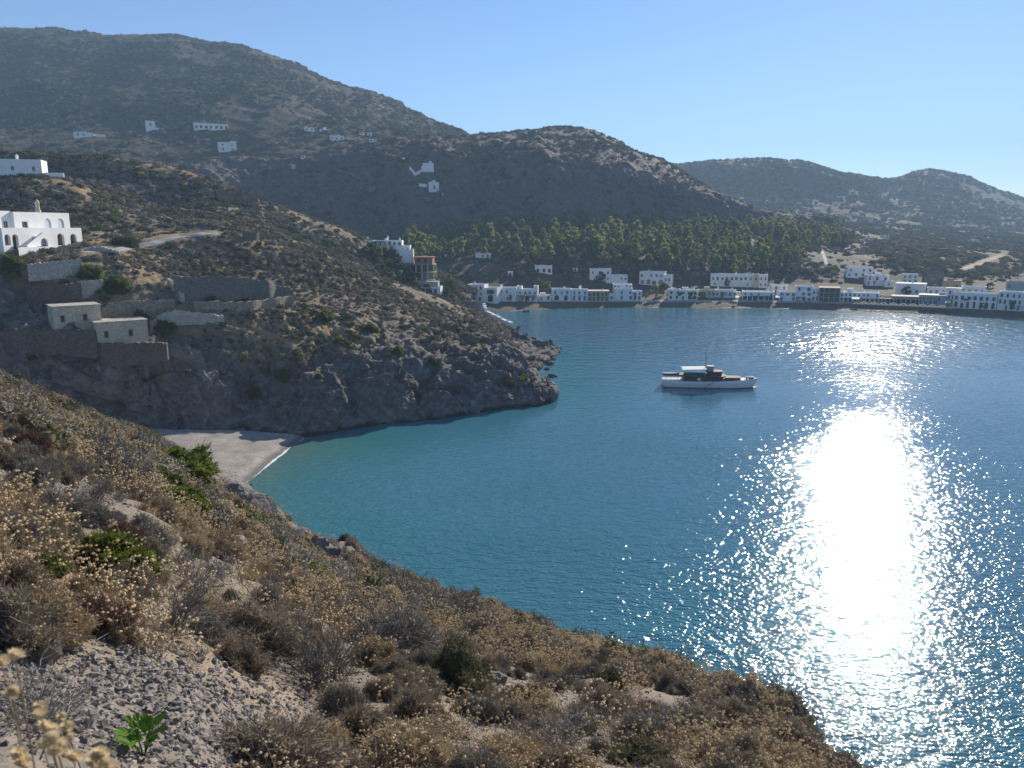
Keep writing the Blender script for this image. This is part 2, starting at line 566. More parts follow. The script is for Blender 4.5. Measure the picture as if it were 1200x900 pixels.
# --- the headland across the cove: cliff, terraces, scrub slope, rocky point
def headland():
    cols_u = [-420, -200, -60, 60, 140, 200, 270, 340, 400, 470, 530, 590, 640, 662]
    base = [(-420, 560), (-200, 540), (-60, 525), (60, 516), (140, 513), (200, 511), (270, 513), (340, 512), (388, 506), (450, 495), (515, 489), (585, 478), (628, 474), (650, 463), (624, 443), (655, 411)]
    r0 = [(u, v, None, 1, 0, (0, -3, -3)) for u, v in base]
    r1 = [(u, v, None, 1, 0, (0, 0, 0.6)) for u, v in base]
    yb = [W(u, v)[1] for u, v in base]
    # mid height of the cliff
    m = [(-430, 470), (-210, 460), (-60, 452), (60, 450), (140, 455), (200, 465), (275, 485), (345, 488), (392, 470), (452, 467), (520, 468), (590, 455), (624, 459), (643, 455), (618, 437), (653, 409)]
    r2 = [(u, v, yb[i] + [1.5, 1.5, 1.5, 1, 1.2, 2, 3.5, 4, 2.5, 2.5, 3, 3, 3, 2.5, 2.5, 1.5][i], 1, [.9, .9, .9, .9, .9, .8, .6, .3, 0, 0, 0, 0, 0, 0, 0, 0][i]) for i, (u, v) in enumerate(m)]
    # cliff top
    t = [(-430, 402), (-210, 398), (-60, 394), (60, 392), (120, 404), (180, 404), (250, 430), (320, 468), (380, 440), (440, 432), (520, 440), (592, 430), (615, 447), (634, 449), (610, 432), (648, 406.5)]
    rk = [1, 1, 1, 1, .9, .9, .75, .8, .9, .9, .9, 1, 1, 1, 1, 1]
    r3 = [(u, v, yb[i] + [3, 3, 2.5, 1.8, 2.2, 4, 7, 7, 7, 7, 7, 8, 8, 6, 8, 2][i], rk[i], [.9, .9, .9, .8, .8, .8, .7, .5, .15, .1, 0, 0, 0, 0, 0, 0][i]) for i, (u, v) in enumerate(t)]
    # first terrace: behind the stone huts
    a = [(-430, 385), (-210, 382), (-60, 384), (60, 385), (125, 392), (185, 395), (262, 395), (325, 420), (385, 415), (440, 405), (515, 408), (590, 412), (604, 427), (620, 436), (604, 423), (640, 403)]
    r4 = [(u, v, yb[i] + [4.5, 4.5, 4, 3.4, 5, 9, 13, 13, 14, 15, 17, 20, 18, 15, 16, 3][i], [1, 1, 1, .8, .3, .35, .4, .45, .45, .5, .5, .75, .9, 1, 1, 1][i], [.2, .2, .2, .3, .7, .6, .7, .6, .4, .2, .2, .1, 0, 0, 0, 0][i]) for i, (u, v) in enumerate(a)]
    # second terrace: foot of the retaining walls
    b = [(-430, 362), (-210, 360), (-60, 352), (40, 350), (110, 352), (190, 356), (270, 360), (330, 372), (385, 375), (440, 372), (512, 380), (575, 392), (592, 403), (604, 412), (600, 410), (628, 399)]
    Y5 = [112, 112.5, 113, 114.5, 118, 121, 126, 130, 136, 144, 152, 158, 164, 164, 178, 195]
    r5 = [(u, v, Y5[i], [.9, .9, .9, .7, .1, .05, .15, .2, .25, .25, .3, .4, .6, .9, .9, 1][i], [.2, .2, .2, .5, .8, .6, .5, .8, .7, .3, .2, .1, .1, 0, 0, 0][i]) for i, (u, v) in enumerate(b)]
    # foot of the white house, road level
    c = [(-430, 305), (-210, 303), (-60, 304), (40, 306), (110, 304), (190, 312), (265, 320), (330, 334), (385, 342), (440, 347), (510, 360), (570, 380), (584, 391), (594, 400), (596, 399), (612, 393)]
    Y6 = [115, 116, 117, 118.5, 125, 134, 140, 145, 150, 157, 166, 172, 176, 178, 187, 198]
    r6 = [(u, v, Y6[i], [.2, .2, .15, .1, 0, 0, 0, 0, .05, .05, .1, .2, .4, .6, .7, 1][i], [.3, .3, .4, .6, .7, .5, .3, .2, .2, .2, .1, .1, 0, 0, 0, 0][i]) for i, (u, v) in enumerate(c)]
    # ridge line
    d = [(-430, 290), (-210, 286), (-60, 284), (30, 285), (110, 284), (180, 279), (262, 272), (325, 288), (382, 306), (440, 326), (505, 347), (556, 366), (578, 375), (588, 380), (600, 386), (606, 388)]
    Y7 = [122, 128, 132, 137, 142, 148, 154, 158, 162, 169, 178, 186, 190, 193, 197, 201]
    r7 = [(u, v, Y7[i], [0] * 10 + [.1, .1, .2, .4, .5, .8], [.3, .3, .3, .5, .8, .8, .7, .4, .3, .3, .2, .1, 0, 0, 0, 0]) for i, (u, v) in enumerate(d)]
    r7 = [(u, v, Y, a[i], c[i]) for i, (u, v, Y, a, c) in enumerate(r7)]
    # behind the ridge
    r8 = [(u, v, Y7[i] + 14, 0, .3, (0, 0, -2.0 if i > 5 else 0.5)) for i, (u, v) in enumerate(d)]
    r9 = [(u, v, Y7[i] + 38, 0.2, .3, (0, 0, -13 if i > 6 else -4)) for i, (u, v) in enumerate(d)]
    r10 = [(u, v, Y7[i] + 60, 0.2, .2, (0, 0, -34 if i > 6 else -20)) for i, (u, v) in enumerate(d)]
    N = net([r0, r1, r2, r3, r4, r5, r6, r7, r8, r9, r10])
    def disp(p, rock):
        q = p * np.array((1, 1, 0.55))
        d = rock * (2.6 * ridged(q * 0.085, 5, 2, 0.6) + 0.9 * ridged(q * 0.36, 5, 12, 0.65)) * smooth(-2.5, 0.8, p[:, 2])
        # clefts run down the face
        g = p * np.array((0.11, 0.11, 0.02)) + 0.25 * fbm(p * 0.1, 2, 15)[:, None]
        d = d - rock * 3.0 * smooth(0.35, 0.9, ridged(g, 3, 14, 0.5)) * smooth(0, 2, p[:, 2])
        w = p + 1.2 * np.stack([fbm(p * 0.12, 2, 41), fbm(p * 0.12, 2, 42), fbm(p * 0.12, 2, 43)], -1)
        a = 0.5                                   # the beds dip to the right
        w = np.stack([w[:, 0] * math.cos(a) - w[:, 2] * math.sin(a), w[:, 1], w[:, 0] * math.sin(a) + w[:, 2] * math.cos(a)], -1)
        bl = 0.75 * blocks(w * np.array((0.16, 0.22, 0.30)), 5) + 0.38 * blocks(w * np.array((0.42, 0.5, 0.8)), 15)
        d = d * 0.6 + rock * bl * smooth(-2, 0.5, p[:, 2])
        return d * np.clip(0.35 + p[:, 2] / 7, 0.35, 1) + rock * 0.9 * ridged(p * 0.2, 4, 19, 0.6) * smooth(-2, 0.5, p[:, 2]) * smooth(-45, -15, p[:, 0]) + 0.35 * fbm(p * 0.2, 4, 6) * (1 - rock) + 0.1 * fbm(p * 0.9, 3, 7)
    terrain("headland", N, 480, 760, M_head, disp)
headland()

# --- the hill behind: upper spur with a white house, lower spur with the old wall, falling to the town
def hillside():
    u_ = [-420, -120, 20, 90, 140, 200, 262, 320, 380, 430, 480, 530, 560]
    a = [(-420, 300), (-120, 290), (20, 288), (90, 284), (140, 281), (200, 278), (262, 276), (320, 296), (380, 316), (430, 332), (480, 345), (530, 356), (556, 364)]
    Ya = [150, 152, 152, 154, 156, 160, 165, 178, 195, 212, 232, 256, 268]
    r0 = [(u, v + 14, Ya[i] - 6, 0, .5) for i, (u, v) in enumerate(a)]
    r1 = [(u, v, Ya[i], 0, .4) for i, (u, v) in enumerate(a)]
    b = [(-420, 245), (-120, 242), (20, 246), (90, 257), (140, 263), (200, 266), (258, 266), (318, 281), (380, 303), (430, 321), (482, 338), (530, 348), (556, 358)]
    Yb = [172, 174, 174, 176, 178, 180, 184, 202, 220, 234, 247, 262, 272]
    r2 = [(u, v, Yb[i], 0, .1) for i, (u, v) in enumerate(b)]
    c = [(-420, 200), (-120, 203), (20, 209), (75, 213), (128, 240), (195, 256), (256, 255), (318, 266), (380, 288), (430, 308), (484, 331), (528, 342), (556, 352)]
    Yc = [194, 194, 194, 196, 194, 197, 210, 228, 240, 248, 256, 268, 276]
    r3 = [(u, v, Yc[i], 0, [.4, .4, .5, .8, .3, .2, .3, .2, .2, .2, .2, .3, .3][i]) for i, (u, v) in enumerate(c)]
    # back of the upper spur, a dip
    d = [(-420, 196), (-120, 200), (20, 207), (85, 216), (140, 236), (200, 248), (256, 244), (318, 256), (380, 278), (430, 298), (486, 324), (528, 338), (556, 348)]
    Yd = [208, 208, 208, 210, 214, 220, 228, 238, 247, 254, 262, 272, 280]
    r4 = [(u, v, Yd[i], [0, 0, 0, .2, .5, .6, .4, 0, 0, 0, 0, 0, 0][i], .2) for i, (u, v) in enumerate(d)]
    # foot of the brown bluff
    e = [(-420, 192), (-120, 196), (20, 204), (90, 212), (145, 222), (200, 232), (256, 237), (318, 249), (380, 271), (430, 291), (486, 314), (526, 332), (556, 344)]
    Ye = [226, 226, 226, 228, 230, 234, 240, 248, 255, 260, 267, 277, 284]
    r5 = [(u, v, Ye[i], [0, 0, .2, .6, .8, .8, .5, .1, 0, 0, 0, 0, 0][i], .1) for i, (u, v) in enumerate(e)]
    f = [(-420, 178), (-120, 178), (20, 181), (92, 184), (150, 189), (205, 198), (250, 214), (318, 241), (380, 262), (430, 280), (486, 302), (524, 326), (556, 340)]
    Yf = [240, 240, 240, 242, 244, 248, 252, 260, 266, 271, 278, 286, 292]
    r6 = [(u, v, Yf[i], [0, 0, .1, .2, .2, .2, .3, .1, 0, 0, 0, 0, 0][i], [.3, .3, .3, .7, .9, 1, .7, .5, .4, .3, .2, .1, .1][i]) for i, (u, v) in enumerate(f)]
    r7 = [(u, v, Yf[i] + 16, 0, .2, (0, 0, -1.0)) for i, (u, v) in enumerate(f)]
    r8 = [(u, v, Yf[i] + 50, 0, .2, (0, 0, -26 if i < 9 else -12)) for i, (u, v) in enumerate(f)]
    N = net([r0, r1, r2, r3, r4, r5, r6, r7, r8])
    def disp(p, rock):
        q = p * np.array((1, 1, 0.5))
        return rock * 2.2 * ridged(q * 0.07, 5, 52, 0.55) + 0.6 * fbm(p * 0.08, 4, 53) + 0.15 * fbm(p * 0.5, 3, 54)
    terrain("hillside", N, 260, 420, M_hill, disp)
hillside()

# --- the coast behind the town: beach, street, fields, wooded slope, far plain
def coast():
    us = [440, 500, 545, 600, 680, 760, 850, 940, 1030, 1110, 1200, 1380, 1700, 2300]
    wl = [370, 369, 367, 364, 361, 360, 360.5, 361.5, 364, 367.5, 373, 384, 405, 450]
    yw = [W(u, v)[1] for u, v in zip(us, wl)]
    r0 = [(u, v, None, 0, 0, (0, -6, -2)) for u, v in zip(us, wl)]
    r1 = [(u, v, None, 0, .9, (0, 0, 0.05)) for u, v in zip(us, wl)]
    r2 = [(u, v, None, 0, .9, (0, 7, 1.3)) for u, v in zip(us, wl)]
    r3 = [(u, v, None, 0, .6, (0, 12, 1.9)) for u, v in zip(us, wl)]
    r4 = [(u, v, None, 0, .1, (0, 26, 3.6)) for u, v in zip(us, wl)]
    s1 = [336, 335, 334, 331, 331, 332, 334, 334, 334, 336, 340, 348, 362, 390]
    y1 = [y + d for y, d in zip(yw, [44] * 8 + [48, 52, 56, 60, 60, 60])]
    r5 = [(u, v, Y, 0, .3) for u, v, Y in zip(us, s1, y1)]
    s2 = [308, 306, 305, 304, 305, 308, 312, 314, 313, 316, 322, 332, 345, 368]
    y2 = [350, 348, 348, 350, 352, 355, 358, 362, 372, 378, 384, 390, 390, 380]
    r6 = [(u, v, Y, 0, [.1, .1, .2, .2, .1, .1, .1, .2, .2, .2, .2, .2, .2, .2][i]) for i, (u, v, Y) in enumerate(zip(us, s2, y2))]
    s3 = [284, 284, 284, 284, 284, 285, 288, 291, 293, 296, 301, 310, 322, 342]
    y3 = [392, 392, 394, 398, 402, 408, 416, 430, 452, 470, 486, 500, 500, 490]
    r7 = [(u, v, Y, 0, [.1, .1, .1, .1, .1, .1, .1, .1, .15, .15, .15, .1, .1, .1][i]) for i, (u, v, Y) in enumerate(zip(us, s3, y3))]
    s4 = [268, 268, 266, 265, 264, 264, 266, 272, 277, 280, 284, 290, 300, 318]
    y4 = [440, 440, 444, 450, 456, 464, 480, 530, 590, 640, 680, 700, 700, 680]
    r8 = [(u, v, Y, 0, .2) for u, v, Y in zip(us, s4, y4)]
    s5 = [252, 252, 250, 249, 249, 249, 252, 258, 262, 266, 270, 276, 286, 300]
    y5 = [490, 490, 500, 510, 520, 540, 580, 700, 820, 900, 950, 980, 980, 960]
    r9 = [(u, v, Y, 0, .1) for u, v, Y in zip(us, s5, y5)]
    N = net([r0, r1, r2, r3, r4, r5, r6, r7, r8, r9])
    def disp(p, rock):
        return smooth(3, 9, p[:, 2]) * (1.0 * fbm(p * 0.03, 4, 61) + 0.25 * fbm(p * 0.2, 3, 62))
    terrain("coast", N, 260, 460, M_coast, disp)
coast()

# --- the cliff behind the wood
def cliffs():
    us = [150, 220, 280, 350, 440, 540, 600, 680, 740, 800, 860, 920, 1000]
    ft = [245, 242, 246, 268, 292, 288, 280, 274, 272, 272, 272, 274, 278]
    yf = [385, 385, 388, 395, 405, 412, 420, 430, 440, 452, 470, 500, 540]
    md = [225, 214, 214, 226, 240, 238, 234, 226, 226, 236, 252, 264, 275]
    tp = [208, 200, 196, 191, 180, 183, 180, 186, 199, 220, 240, 256, 272]
    sm = [200, 196, 191, 187, 172, 166, 159, 154, 178, 206, 240, 260, 276]
    r0 = [(u, v + 10, y - 12, .1, 0) for u, v, y in zip(us, ft, yf)]
    r1 = [(u, v, y, .3, 0) for u, v, y in zip(us, ft, yf)]
    r2 = [(u, (a + b) / 2 + 4, y + 16, .9, 0) for u, a, b, y in zip(us, ft, md, yf)]
    r3 = [(u, v, y + 30, 1, 0) for u, v, y in zip(us, md, yf)]
    r4 = [(u, v, y + 52, .85, .1) for u, v, y in zip(us, tp, yf)]
    r5 = [(u, v, y + [90, 90, 90, 90, 110, 150, 170, 190, 170, 150, 130, 110, 90][i], .4, .2) for i, (u, v, y) in enumerate(zip(us, sm, yf))]
    r6 = [(u, v, y + 260, .2, .2, (0, 0, -25)) for u, v, y in zip(us, sm, yf)]
    r7 = [(u, v, y + 420, .2, .2, (0, 0, -75)) for u, v, y in zip(us, sm, yf)]
    N = net([r0, r1, r2, r3, r4, r5, r6, r7])
    def disp(p, rock):
        q = p * np.array((1, 1, 0.35))
        return rock * (6.0 * ridged(q * 0.028, 5, 71, 0.55) + 1.6 * ridged(p * 0.16, 3, 75)) + 1.5 * fbm(p * 0.03, 4, 72)
    terrain("cliff_ridge", N, 240, 460, M_mount, disp)
cliffs()

# --- the big mountain on the left
def mountain():
    us = [-900, -500, -250, -80, 0, 60, 130, 200, 270, 340, 400, 440, 500, 545, 620]
    a = [240, 230, 225, 220, 216, 215, 214, 214, 214, 212, 206, 200, 196, 192, 200]
    b = [190, 188, 186, 184, 182, 180, 181, 186, 192, 190, 180, 176, 172, 172, 190]
    c = [150, 148, 146, 150, 152, 150, 148, 144, 148, 151, 152, 154, 162, 168, 190]
    d = [110, 105, 100, 100, 98, 96, 98, 96, 104, 118, 130, 138, 154, 166, 190]
    e = [95, 75, 58, 45, 38, 37, 45, 42, 60, 82, 104, 115, 143, 164, 190]
    r0 = [(u, v, y, 0, .1) for u, v, y in zip(us, a, [340] * 4 + [360, 390, 425, 452, 458, 462, 470, 480, 520, 560, 600])]
    r1 = [(u, v, y, 0, .1) for u, v, y in zip(us, b, [420] * 5 + [430, 450, 470, 480, 485, 500, 510, 550, 590, 640])]
    r2 = [(u, v, y, 0, .35) for u, v, y in zip(us, c, [510] * 6 + [520, 535, 545, 550, 565, 580, 600, 630, 670])]
    r3 = [(u, v, y, .25, .15) for u, v, y in zip(us, d, [620] * 8 + [630, 640, 660, 680, 700, 700, 720])]
    r4 = [(u, v, y, .3, .1) for u, v, y in zip(us, e, [820] * 8 + [820, 810, 800, 800, 790, 770, 760])]
    r5 = [(u, v, 960, .2, .1, (0, 0, -20)) for u, v in zip(us, e)]
    r6 = [(u, v, 1250, .2, .1, (0, 0, -140)) for u, v in zip(us, e)]
    N = net([r0, r1, r2, r3, r4, r5, r6])
    def disp(p, rock):
        return smooth(330, 420, p[:, 1]) * (5.0 * fbm(p * 0.011, 4, 81) + smooth(480, 620, p[:, 1]) * 7 * ridged(p * np.array((0.012, 0.005, 0.005)), 3, 85) + 1.6 * ridged(p * np.array((.05, .05, .05)), 4, 82) + rock * 5 * ridged(p * 0.04, 4, 83))
    terrain("mountain", N, 220, 460, M_mount, disp)
mountain()

# --- the two far mountains on the right
def far_range():
    us = [600, 700, 745, 790, 840, 890, 940, 1000, 1042, 1085, 1130, 1200, 1300, 1450, 1700, 2200]
    ft = [262, 262, 262, 262, 262, 263, 264, 266, 268, 270, 272, 274, 280, 288, 300, 320]
    tp = [200, 200, 200, 197, 190, 188, 192, 207, 213, 202, 209, 235, 262, 282, 300, 318]
    md = [(2 * f + 1.5 * t) / 3.5 for f, t in zip(ft, tp)]
    r0 = [(u, v + 12, 830, 0, 0) for u, v in zip(us, ft)]
    r1 = [(u, v, 930, 0, .2) for u, v in zip(us, ft)]
    r2 = [(u, v, 1040 if u < 1042 else 1120, .4, .1) for u, v in zip(us, md)]
    r3 = [(u, v, 1200 if u < 1042 else 1360, .3, .1) for u, v in zip(us, tp)]
    r4 = [(u, v, 1500, .2, .1, (0, 0, -20)) for u, v in zip(us, tp)]
    r5 = [(u, v, 1650, .2, .1, (0, 0, -110)) for u, v in zip(us, tp)]
    N = net([r0, r1, r2, r3, r4, r5])
    def disp(p, rock):
        return smooth(850, 1000, p[:, 1]) * (5 * ridged(p * 0.012, 4, 91) + 2.5 * fbm(p * 0.03, 4, 92) + 1.2 * ridged(p * 0.06, 3, 93))
    terrain("far_mountains", N, 160, 420, M_mount, disp)
far_range()

# --- pebble beach in the cove and sand along the town
def beach():
    k = NT("pebble_beach")
    p = k.pos()
    c = k.mix(k.ramp(k.noise(p, 0.5, 5, 0.6), [(0.35, 0), (0.65, 1)]), (0.30, 0.27, 0.24), (0.42, 0.385, 0.345))
    c = k.mix(0.5, c, k.ramp(k.voronoi(p, 5.0, "Color"), [(0.2, 0.55), (0.8, 1.0)]), 'MULTIPLY')
    sz = k.node('ShaderNodeSeparateXYZ'); k.put(sz.inputs[0], p)
    wetz = k.math('ADD', sz.outputs[2], k.math('MULTIPLY', k.math('SUBTRACT', k.noise(p, 0.7, 3), 0.5), 0.25))
    c = k.mix(k.ramp(wetz, [(0.18, 1), (0.42, 0)]), c, (0.15, 0.14, 0.125))
    c = k.mix(k.ramp(k.noise(k.scaled(p, (0.6, 2.2, 1)), 0.35, 4, 0.6), [(0.55, 0), (0.7, 0.5)]), c, (0.22, 0.20, 0.175))
    k.color(c); k.bump(k.noise(p, 4, 5, 0.7), 0.8, 0.12)
    wl = [(358, 513), (345, 521), (322, 537), (300, 556), (282, 574), (262, 600)]
    r = []
    for d, z in ((6, -1.5), (0, 0.03), (-1.5, 0.55), (-3.2, 0.75), (-9, 1.3), (-22, 1.9), (-34, 2.4)):
        r.append([(*(W(u, v) + np.array((d, 0.10 * d + (-2 if i > 3 and d < -5 else 0), z))), 0, 0) for i, (u, v) in enumerate(wl)])
    terrain("cove_beach", np.array(r), 60, 80, k.m, lambda p, rk: 0.08 * fbm(p * 0.6, 3, 3))
beach()

# --- sea
def sea():
    xs = np.concatenate([np.linspace(-2600, -120, 20, endpoint=False), np.linspace(-120, 220, 171, endpoint=False), np.linspace(220, 2600, 20)])
    ys = np.concatenate([np.linspace(-900, 20, 14, endpoint=False), np.linspace(20, 340, 161, endpoint=False), np.linspace(340, 2100, 16)])
    X, Y = np.meshgrid(xs, ys)
    # depth below the surface, from the distance to the shores
    def dist(poly):
        q = np.stack([X.ravel(), Y.ravel()], -1)
        best = np.full(len(q), 1e9)
        for a, b in zip(poly[:-1], poly[1:]):
            a, b = np.array(a[:2]), np.array(b[:2])
            t = np.clip(((q - a) @ (b - a)) / ((b - a) @ (b - a)), 0, 1)
            best = np.minimum(best, np.linalg.norm(q - a - t[:, None] * (b - a), axis=1))
        return best
    cove = [W(*c) for c in ((345, 521), (322, 537), (300, 556), (282, 574), (262, 600))]
    rim = [W(*c) for c in ((352, 514), (388, 506), (450, 495), (515, 489), (585, 478), (640, 468), (652, 440), (656, 410))]
    ownr = np.array([(r * math.sin(a) , r * math.cos(a), 0) for a, r in zip(S_AZ, S_R + 16)])[6:]
    town = [W(u, v) for u, v in ((545, 367), (600, 364), (760, 360), (940, 361.5), (1110, 367.5), (1200, 373), (1380, 384))]
    nz = 4 * fbm(np.stack([X.ravel(), Y.ravel(), 0 * X.ravel()], -1) * 0.05, 3, 7)
    sh = np.exp(-np.maximum(dist(cove) + nz, 0) / 9.0)
    sh2 = np.maximum(np.exp(-np.maximum(dist(cove) + nz, 0) / 42), 0.85 * np.exp(-np.maximum(dist(rim) + nz, 0) / 20))
    sh2 = np.maximum(sh2, 0.7 * np.exp(-np.maximum(dist(list(ownr)) + nz, 0) / 30))
    sh2 = np.maximum(sh2, 0.75 * np.exp(-np.maximum(dist(town) + nz, 0) / 25))
    k = NT("sea_water")
    p = k.pos()
    deep = (0.050, 0.132, 0.208)
    col = k.mix(k.attr("shelf"), deep, (0.014, 0.160, 0.190))
    col = k.mix(k.attr("shallow"), col, (0.075, 0.17, 0.15))
    col = k.mix(k.ramp(k.noise(p, 0.03, 4), [(0.4, 0.0), (0.7, 0.35)]), col, (0.07, 0.165, 0.245))
    k.color(col)
    k.b.inputs["IOR"].default_value = 1.333
    k.b.inputs["Specular IOR Level"].default_value = 0.5
    pw = k.scaled(p, (1.0, 1.5, 1.0))
    w1 = k.noise(pw, 0.70, 1, 0.5)
    w2 = k.noise(pw, 2.3, 1, 0.5, dist=0.3)
    w3 = k.noise(pw, 6.5, 1, 0.5)
    sx = k.node('ShaderNodeSeparateXYZ'); k.put(sx.inputs[0], p)
    band = k.math('ADD', k.math('DIVIDE', sx.outputs[1], 320.0), k.math('MULTIPLY', k.math('SUBTRACT', k.noise(k.scaled(p, (0.4, 1.0, 1)), 0.02, 3, 0.5), 0.5), 0.16))
    wind = k.ramp(band, [(0.08, 0.95), (0.22, 0.98), (0.31, 0.60), (0.38, 0.40), (0.47, 0.40), (0.56, 0.8), (0.70, 1.0), (0.92, 0.4)])
    calm = k.ramp(k.noise(k.scaled(p, (0.5, 1.0, 1)), 0.028, 4, 0.55), [(0.35, 0.55), (0.65, 1.0)])
    # longer waves in the open, windier part of the bay
    w0 = k.noise(pw, 0.27, 1, 0.5)
    sy = k.node('ShaderNodeSeparateXYZ'); k.put(sy.inputs[0], p)
    far = k.ramp(k.math('DIVIDE', sy.outputs[1], 320.0), [(0.34, 0.0), (0.62, 1.0)])
    k.rough(k.ramp(far, [(0.0, 0.06), (1.0, 0.12)]))
    yy = k.math('DIVIDE', sy.outputs[1], 320.0)
    f3 = k.ramp(yy, [(0.12, 1.0), (0.25, 0.05)])
    f2 = k.ramp(yy, [(0.40, 1.0), (0.60, 0.25)])
    fine = k.math('ADD', k.math('MULTIPLY', k.math('MULTIPLY', w2, 0.178), f2), k.math('MULTIPLY', k.math('MULTIPLY', w3, 0.048), f3))
    h = k.math('ADD', k.math('MULTIPLY', w1, 0.30), k.math('ADD', fine, k.math('MULTIPLY', k.math('MULTIPLY', w0, far), 0.75)))
    h = k.math('MULTIPLY', h, k.math('MULTIPLY', calm, k.math('MULTIPLY', wind, 0.8)))
    k.bump(h, 1.0, 0.9)
    me = mesh_from("sea", np.stack([X.ravel(), Y.ravel(), 0 * X.ravel()], -1), grid_faces(*X.shape), [k.m], smooth_shade=True, attrs={"shallow": sh, "shelf": sh2})
    tag(link("sea", me), None, None, None, "structure")
sea()
# ---------------------------------------------------------------- scrub and stones
def unit(a):
    return a / (np.linalg.norm(a, axis=-1, keepdims=True) + 1e-9)

def dirs(n, r, up=0.0):
    d = unit(r.normal(size=(n, 3)))
    d[:, 2] = np.abs(d[:, 2]) + up
    return unit(d)

def strand_pts(base, d, L, bend, K=4):
    t = np.linspace(0, 1, K)[None, :, None]
    return base[:, None, :] + d[:, None, :] * (L[:, None, None] * t) + bend[:, None, :] * (L[:, None, None] * t * t)

def ribbons(pts, w, r, taper=0.35):
    """flat tapering strips along strands pts (N,K,3)"""
    N, K, _ = pts.shape
    ax = unit(pts[:, -1] - pts[:, 0])
    side = unit(np.cross(ax, unit(r.normal(size=(N, 3)))))
    ww = (w[:, None] * np.linspace(1, taper, K)[None, :])[..., None] * 0.5
    a, b = pts - side[:, None] * ww, pts + side[:, None] * ww
    v = np.stack([a, b], 2).reshape(N, K * 2, 3)
    f = np.array([[2 * i, 2 * i + 1, 2 * i + 3, 2 * i + 2] for i in range(K - 1)])
    F = (np.arange(N)[:, None, None] * (2 * K) + f[None]).reshape(-1, 4)
    return v.reshape(-1, 3), F

def leaves(c, size, r, outward=None, amt=0.6, stretch=1.6):
    N = len(c)
    n = unit(r.normal(size=(N, 3)))
    if outward is not None:
        n = unit(n * (1 - amt) + outward * amt)
    a = unit(np.cross(n, unit(r.normal(size=(N, 3)))))
    b = np.cross(n, a)
    s = (np.asarray(size) * r.uniform(0.6, 1.3, N))[:, None] * 0.5
    v = np.stack([c - a * s * stretch, c - b * s, c + a * s * stretch, c + b * s], 1).reshape(-1, 3)
    return v, np.arange(4 * N).reshape(N, 4)

def blobs(c, size, r, squash=0.8):
    """small eight-faced heads as quads with a doubled corner"""
    N = len(c)
    o = np.array([(1, 0, 0), (0, 1, 0), (-1, 0, 0), (0, -1, 0), (0, 0, squash), (0, 0, -squash)], float)
    fs = np.array([(0, 1, 4), (1, 2, 4), (2, 3, 4), (3, 0, 4), (1, 0, 5), (2, 1, 5), (3, 2, 5), (0, 3, 5)])
    fs = np.concatenate([fs, fs[:, 2:3]], 1)
    v = c[:, None, :] + o[None] * (size * r.uniform(0.7, 1.25, N))[:, None, None] * 0.5
    F = (np.arange(N)[:, None, None] * 6 + fs[None]).reshape(-1, 4)
    return v.reshape(-1, 3), F

def join(*vf):
    V, F, M, o = [], [], [], 0
    for i, (v, f) in enumerate(vf):
        V.append(v); F.append(f + o); M.append(np.full(len(f), i)); o += len(v)
    return np.concatenate(V), np.concatenate(F), np.concatenate(M)

def tri_mesh(name, V, F, M, mats, smooth_shade=False):
    # quads with a doubled corner become triangles
    deg = F[:, 2] == F[:, 3]
    faces = [tuple(q[:3]) if d else tuple(q) for q, d in zip(F.tolist(), deg)]
    return mesh_from(name, V, faces, mats, M, smooth_shade)

def foliage(name, lo, hi, back=0.25, scale=1.5, gain=1.0):
    k = NT(name)
    c = k.mix(k.rand(), lo, hi)
    c = k.mix(0.6, c, k.ramp(k.noise(k.obj(), scale * 2.5, 4, 0.65), [(0.3, 0.5), (0.7, 1.15)]), 'MULTIPLY')
    k.color(c).rough(0.85, 0.1)
    if back:
        k.translucent(c, back, gain)
    return k.m

MF_grey = foliage("grey_scrub", (0.200, 0.183, 0.152), (0.305, 0.278, 0.234), 0.15)
MF_olive = foliage("olive_scrub", (0.100, 0.103, 0.055), (0.150, 0.148, 0.085), 0.2)
MF_green = foliage("green_scrub", (0.095, 0.125, 0.026), (0.150, 0.185, 0.042), 0.45, 1.5, 1.4)
MF_brown = foliage("brown_scrub", (0.225, 0.182, 0.134), (0.325, 0.268, 0.203), 0.2)
MF_dark = foliage("dark_scrub", (0.045, 0.056, 0.030), (0.070, 0.080, 0.044), 0.2)
MF_dry = foliage("dry_grass", (0.34, 0.24, 0.12), (0.46, 0.34, 0.18), 0.3)
MF_twig = foliage("grey_twigs", (0.19, 0.172, 0.155), (0.30, 0.27, 0.24), 0.0, 4)
MF_red = foliage("red_twigs", (0.15, 0.095, 0.075), (0.20, 0.13, 0.105), 0.1, 4)
MF_head = foliage("dried_heads", (0.72, 0.58, 0.36), (0.84, 0.71, 0.48), 0.4, 3)
MF_stem = foliage("dried_stems", (0.26, 0.19, 0.12), (0.33, 0.25, 0.16), 0.2, 3)
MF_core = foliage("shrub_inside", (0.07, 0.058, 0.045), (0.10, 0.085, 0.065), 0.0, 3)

def ico(sub):
    bm = bmesh.new(); bmesh.ops.create_icosphere(bm, subdivisions=sub, radius=1)
    v = np.array([q.co for q in bm.verts]); f = np.array([[q.index for q in t.verts] for t in bm.faces]); bm.free()
    return v, np.concatenate([f, f[:, 2:3]], 1)
ICO1, ICO2, ICO3 = ico(1), ico(2), ico(3)

PROTO = {}
def proto(name, me):
    o = bpy.data.objects.new(name, me)
    PROTO[name] = o
    return o

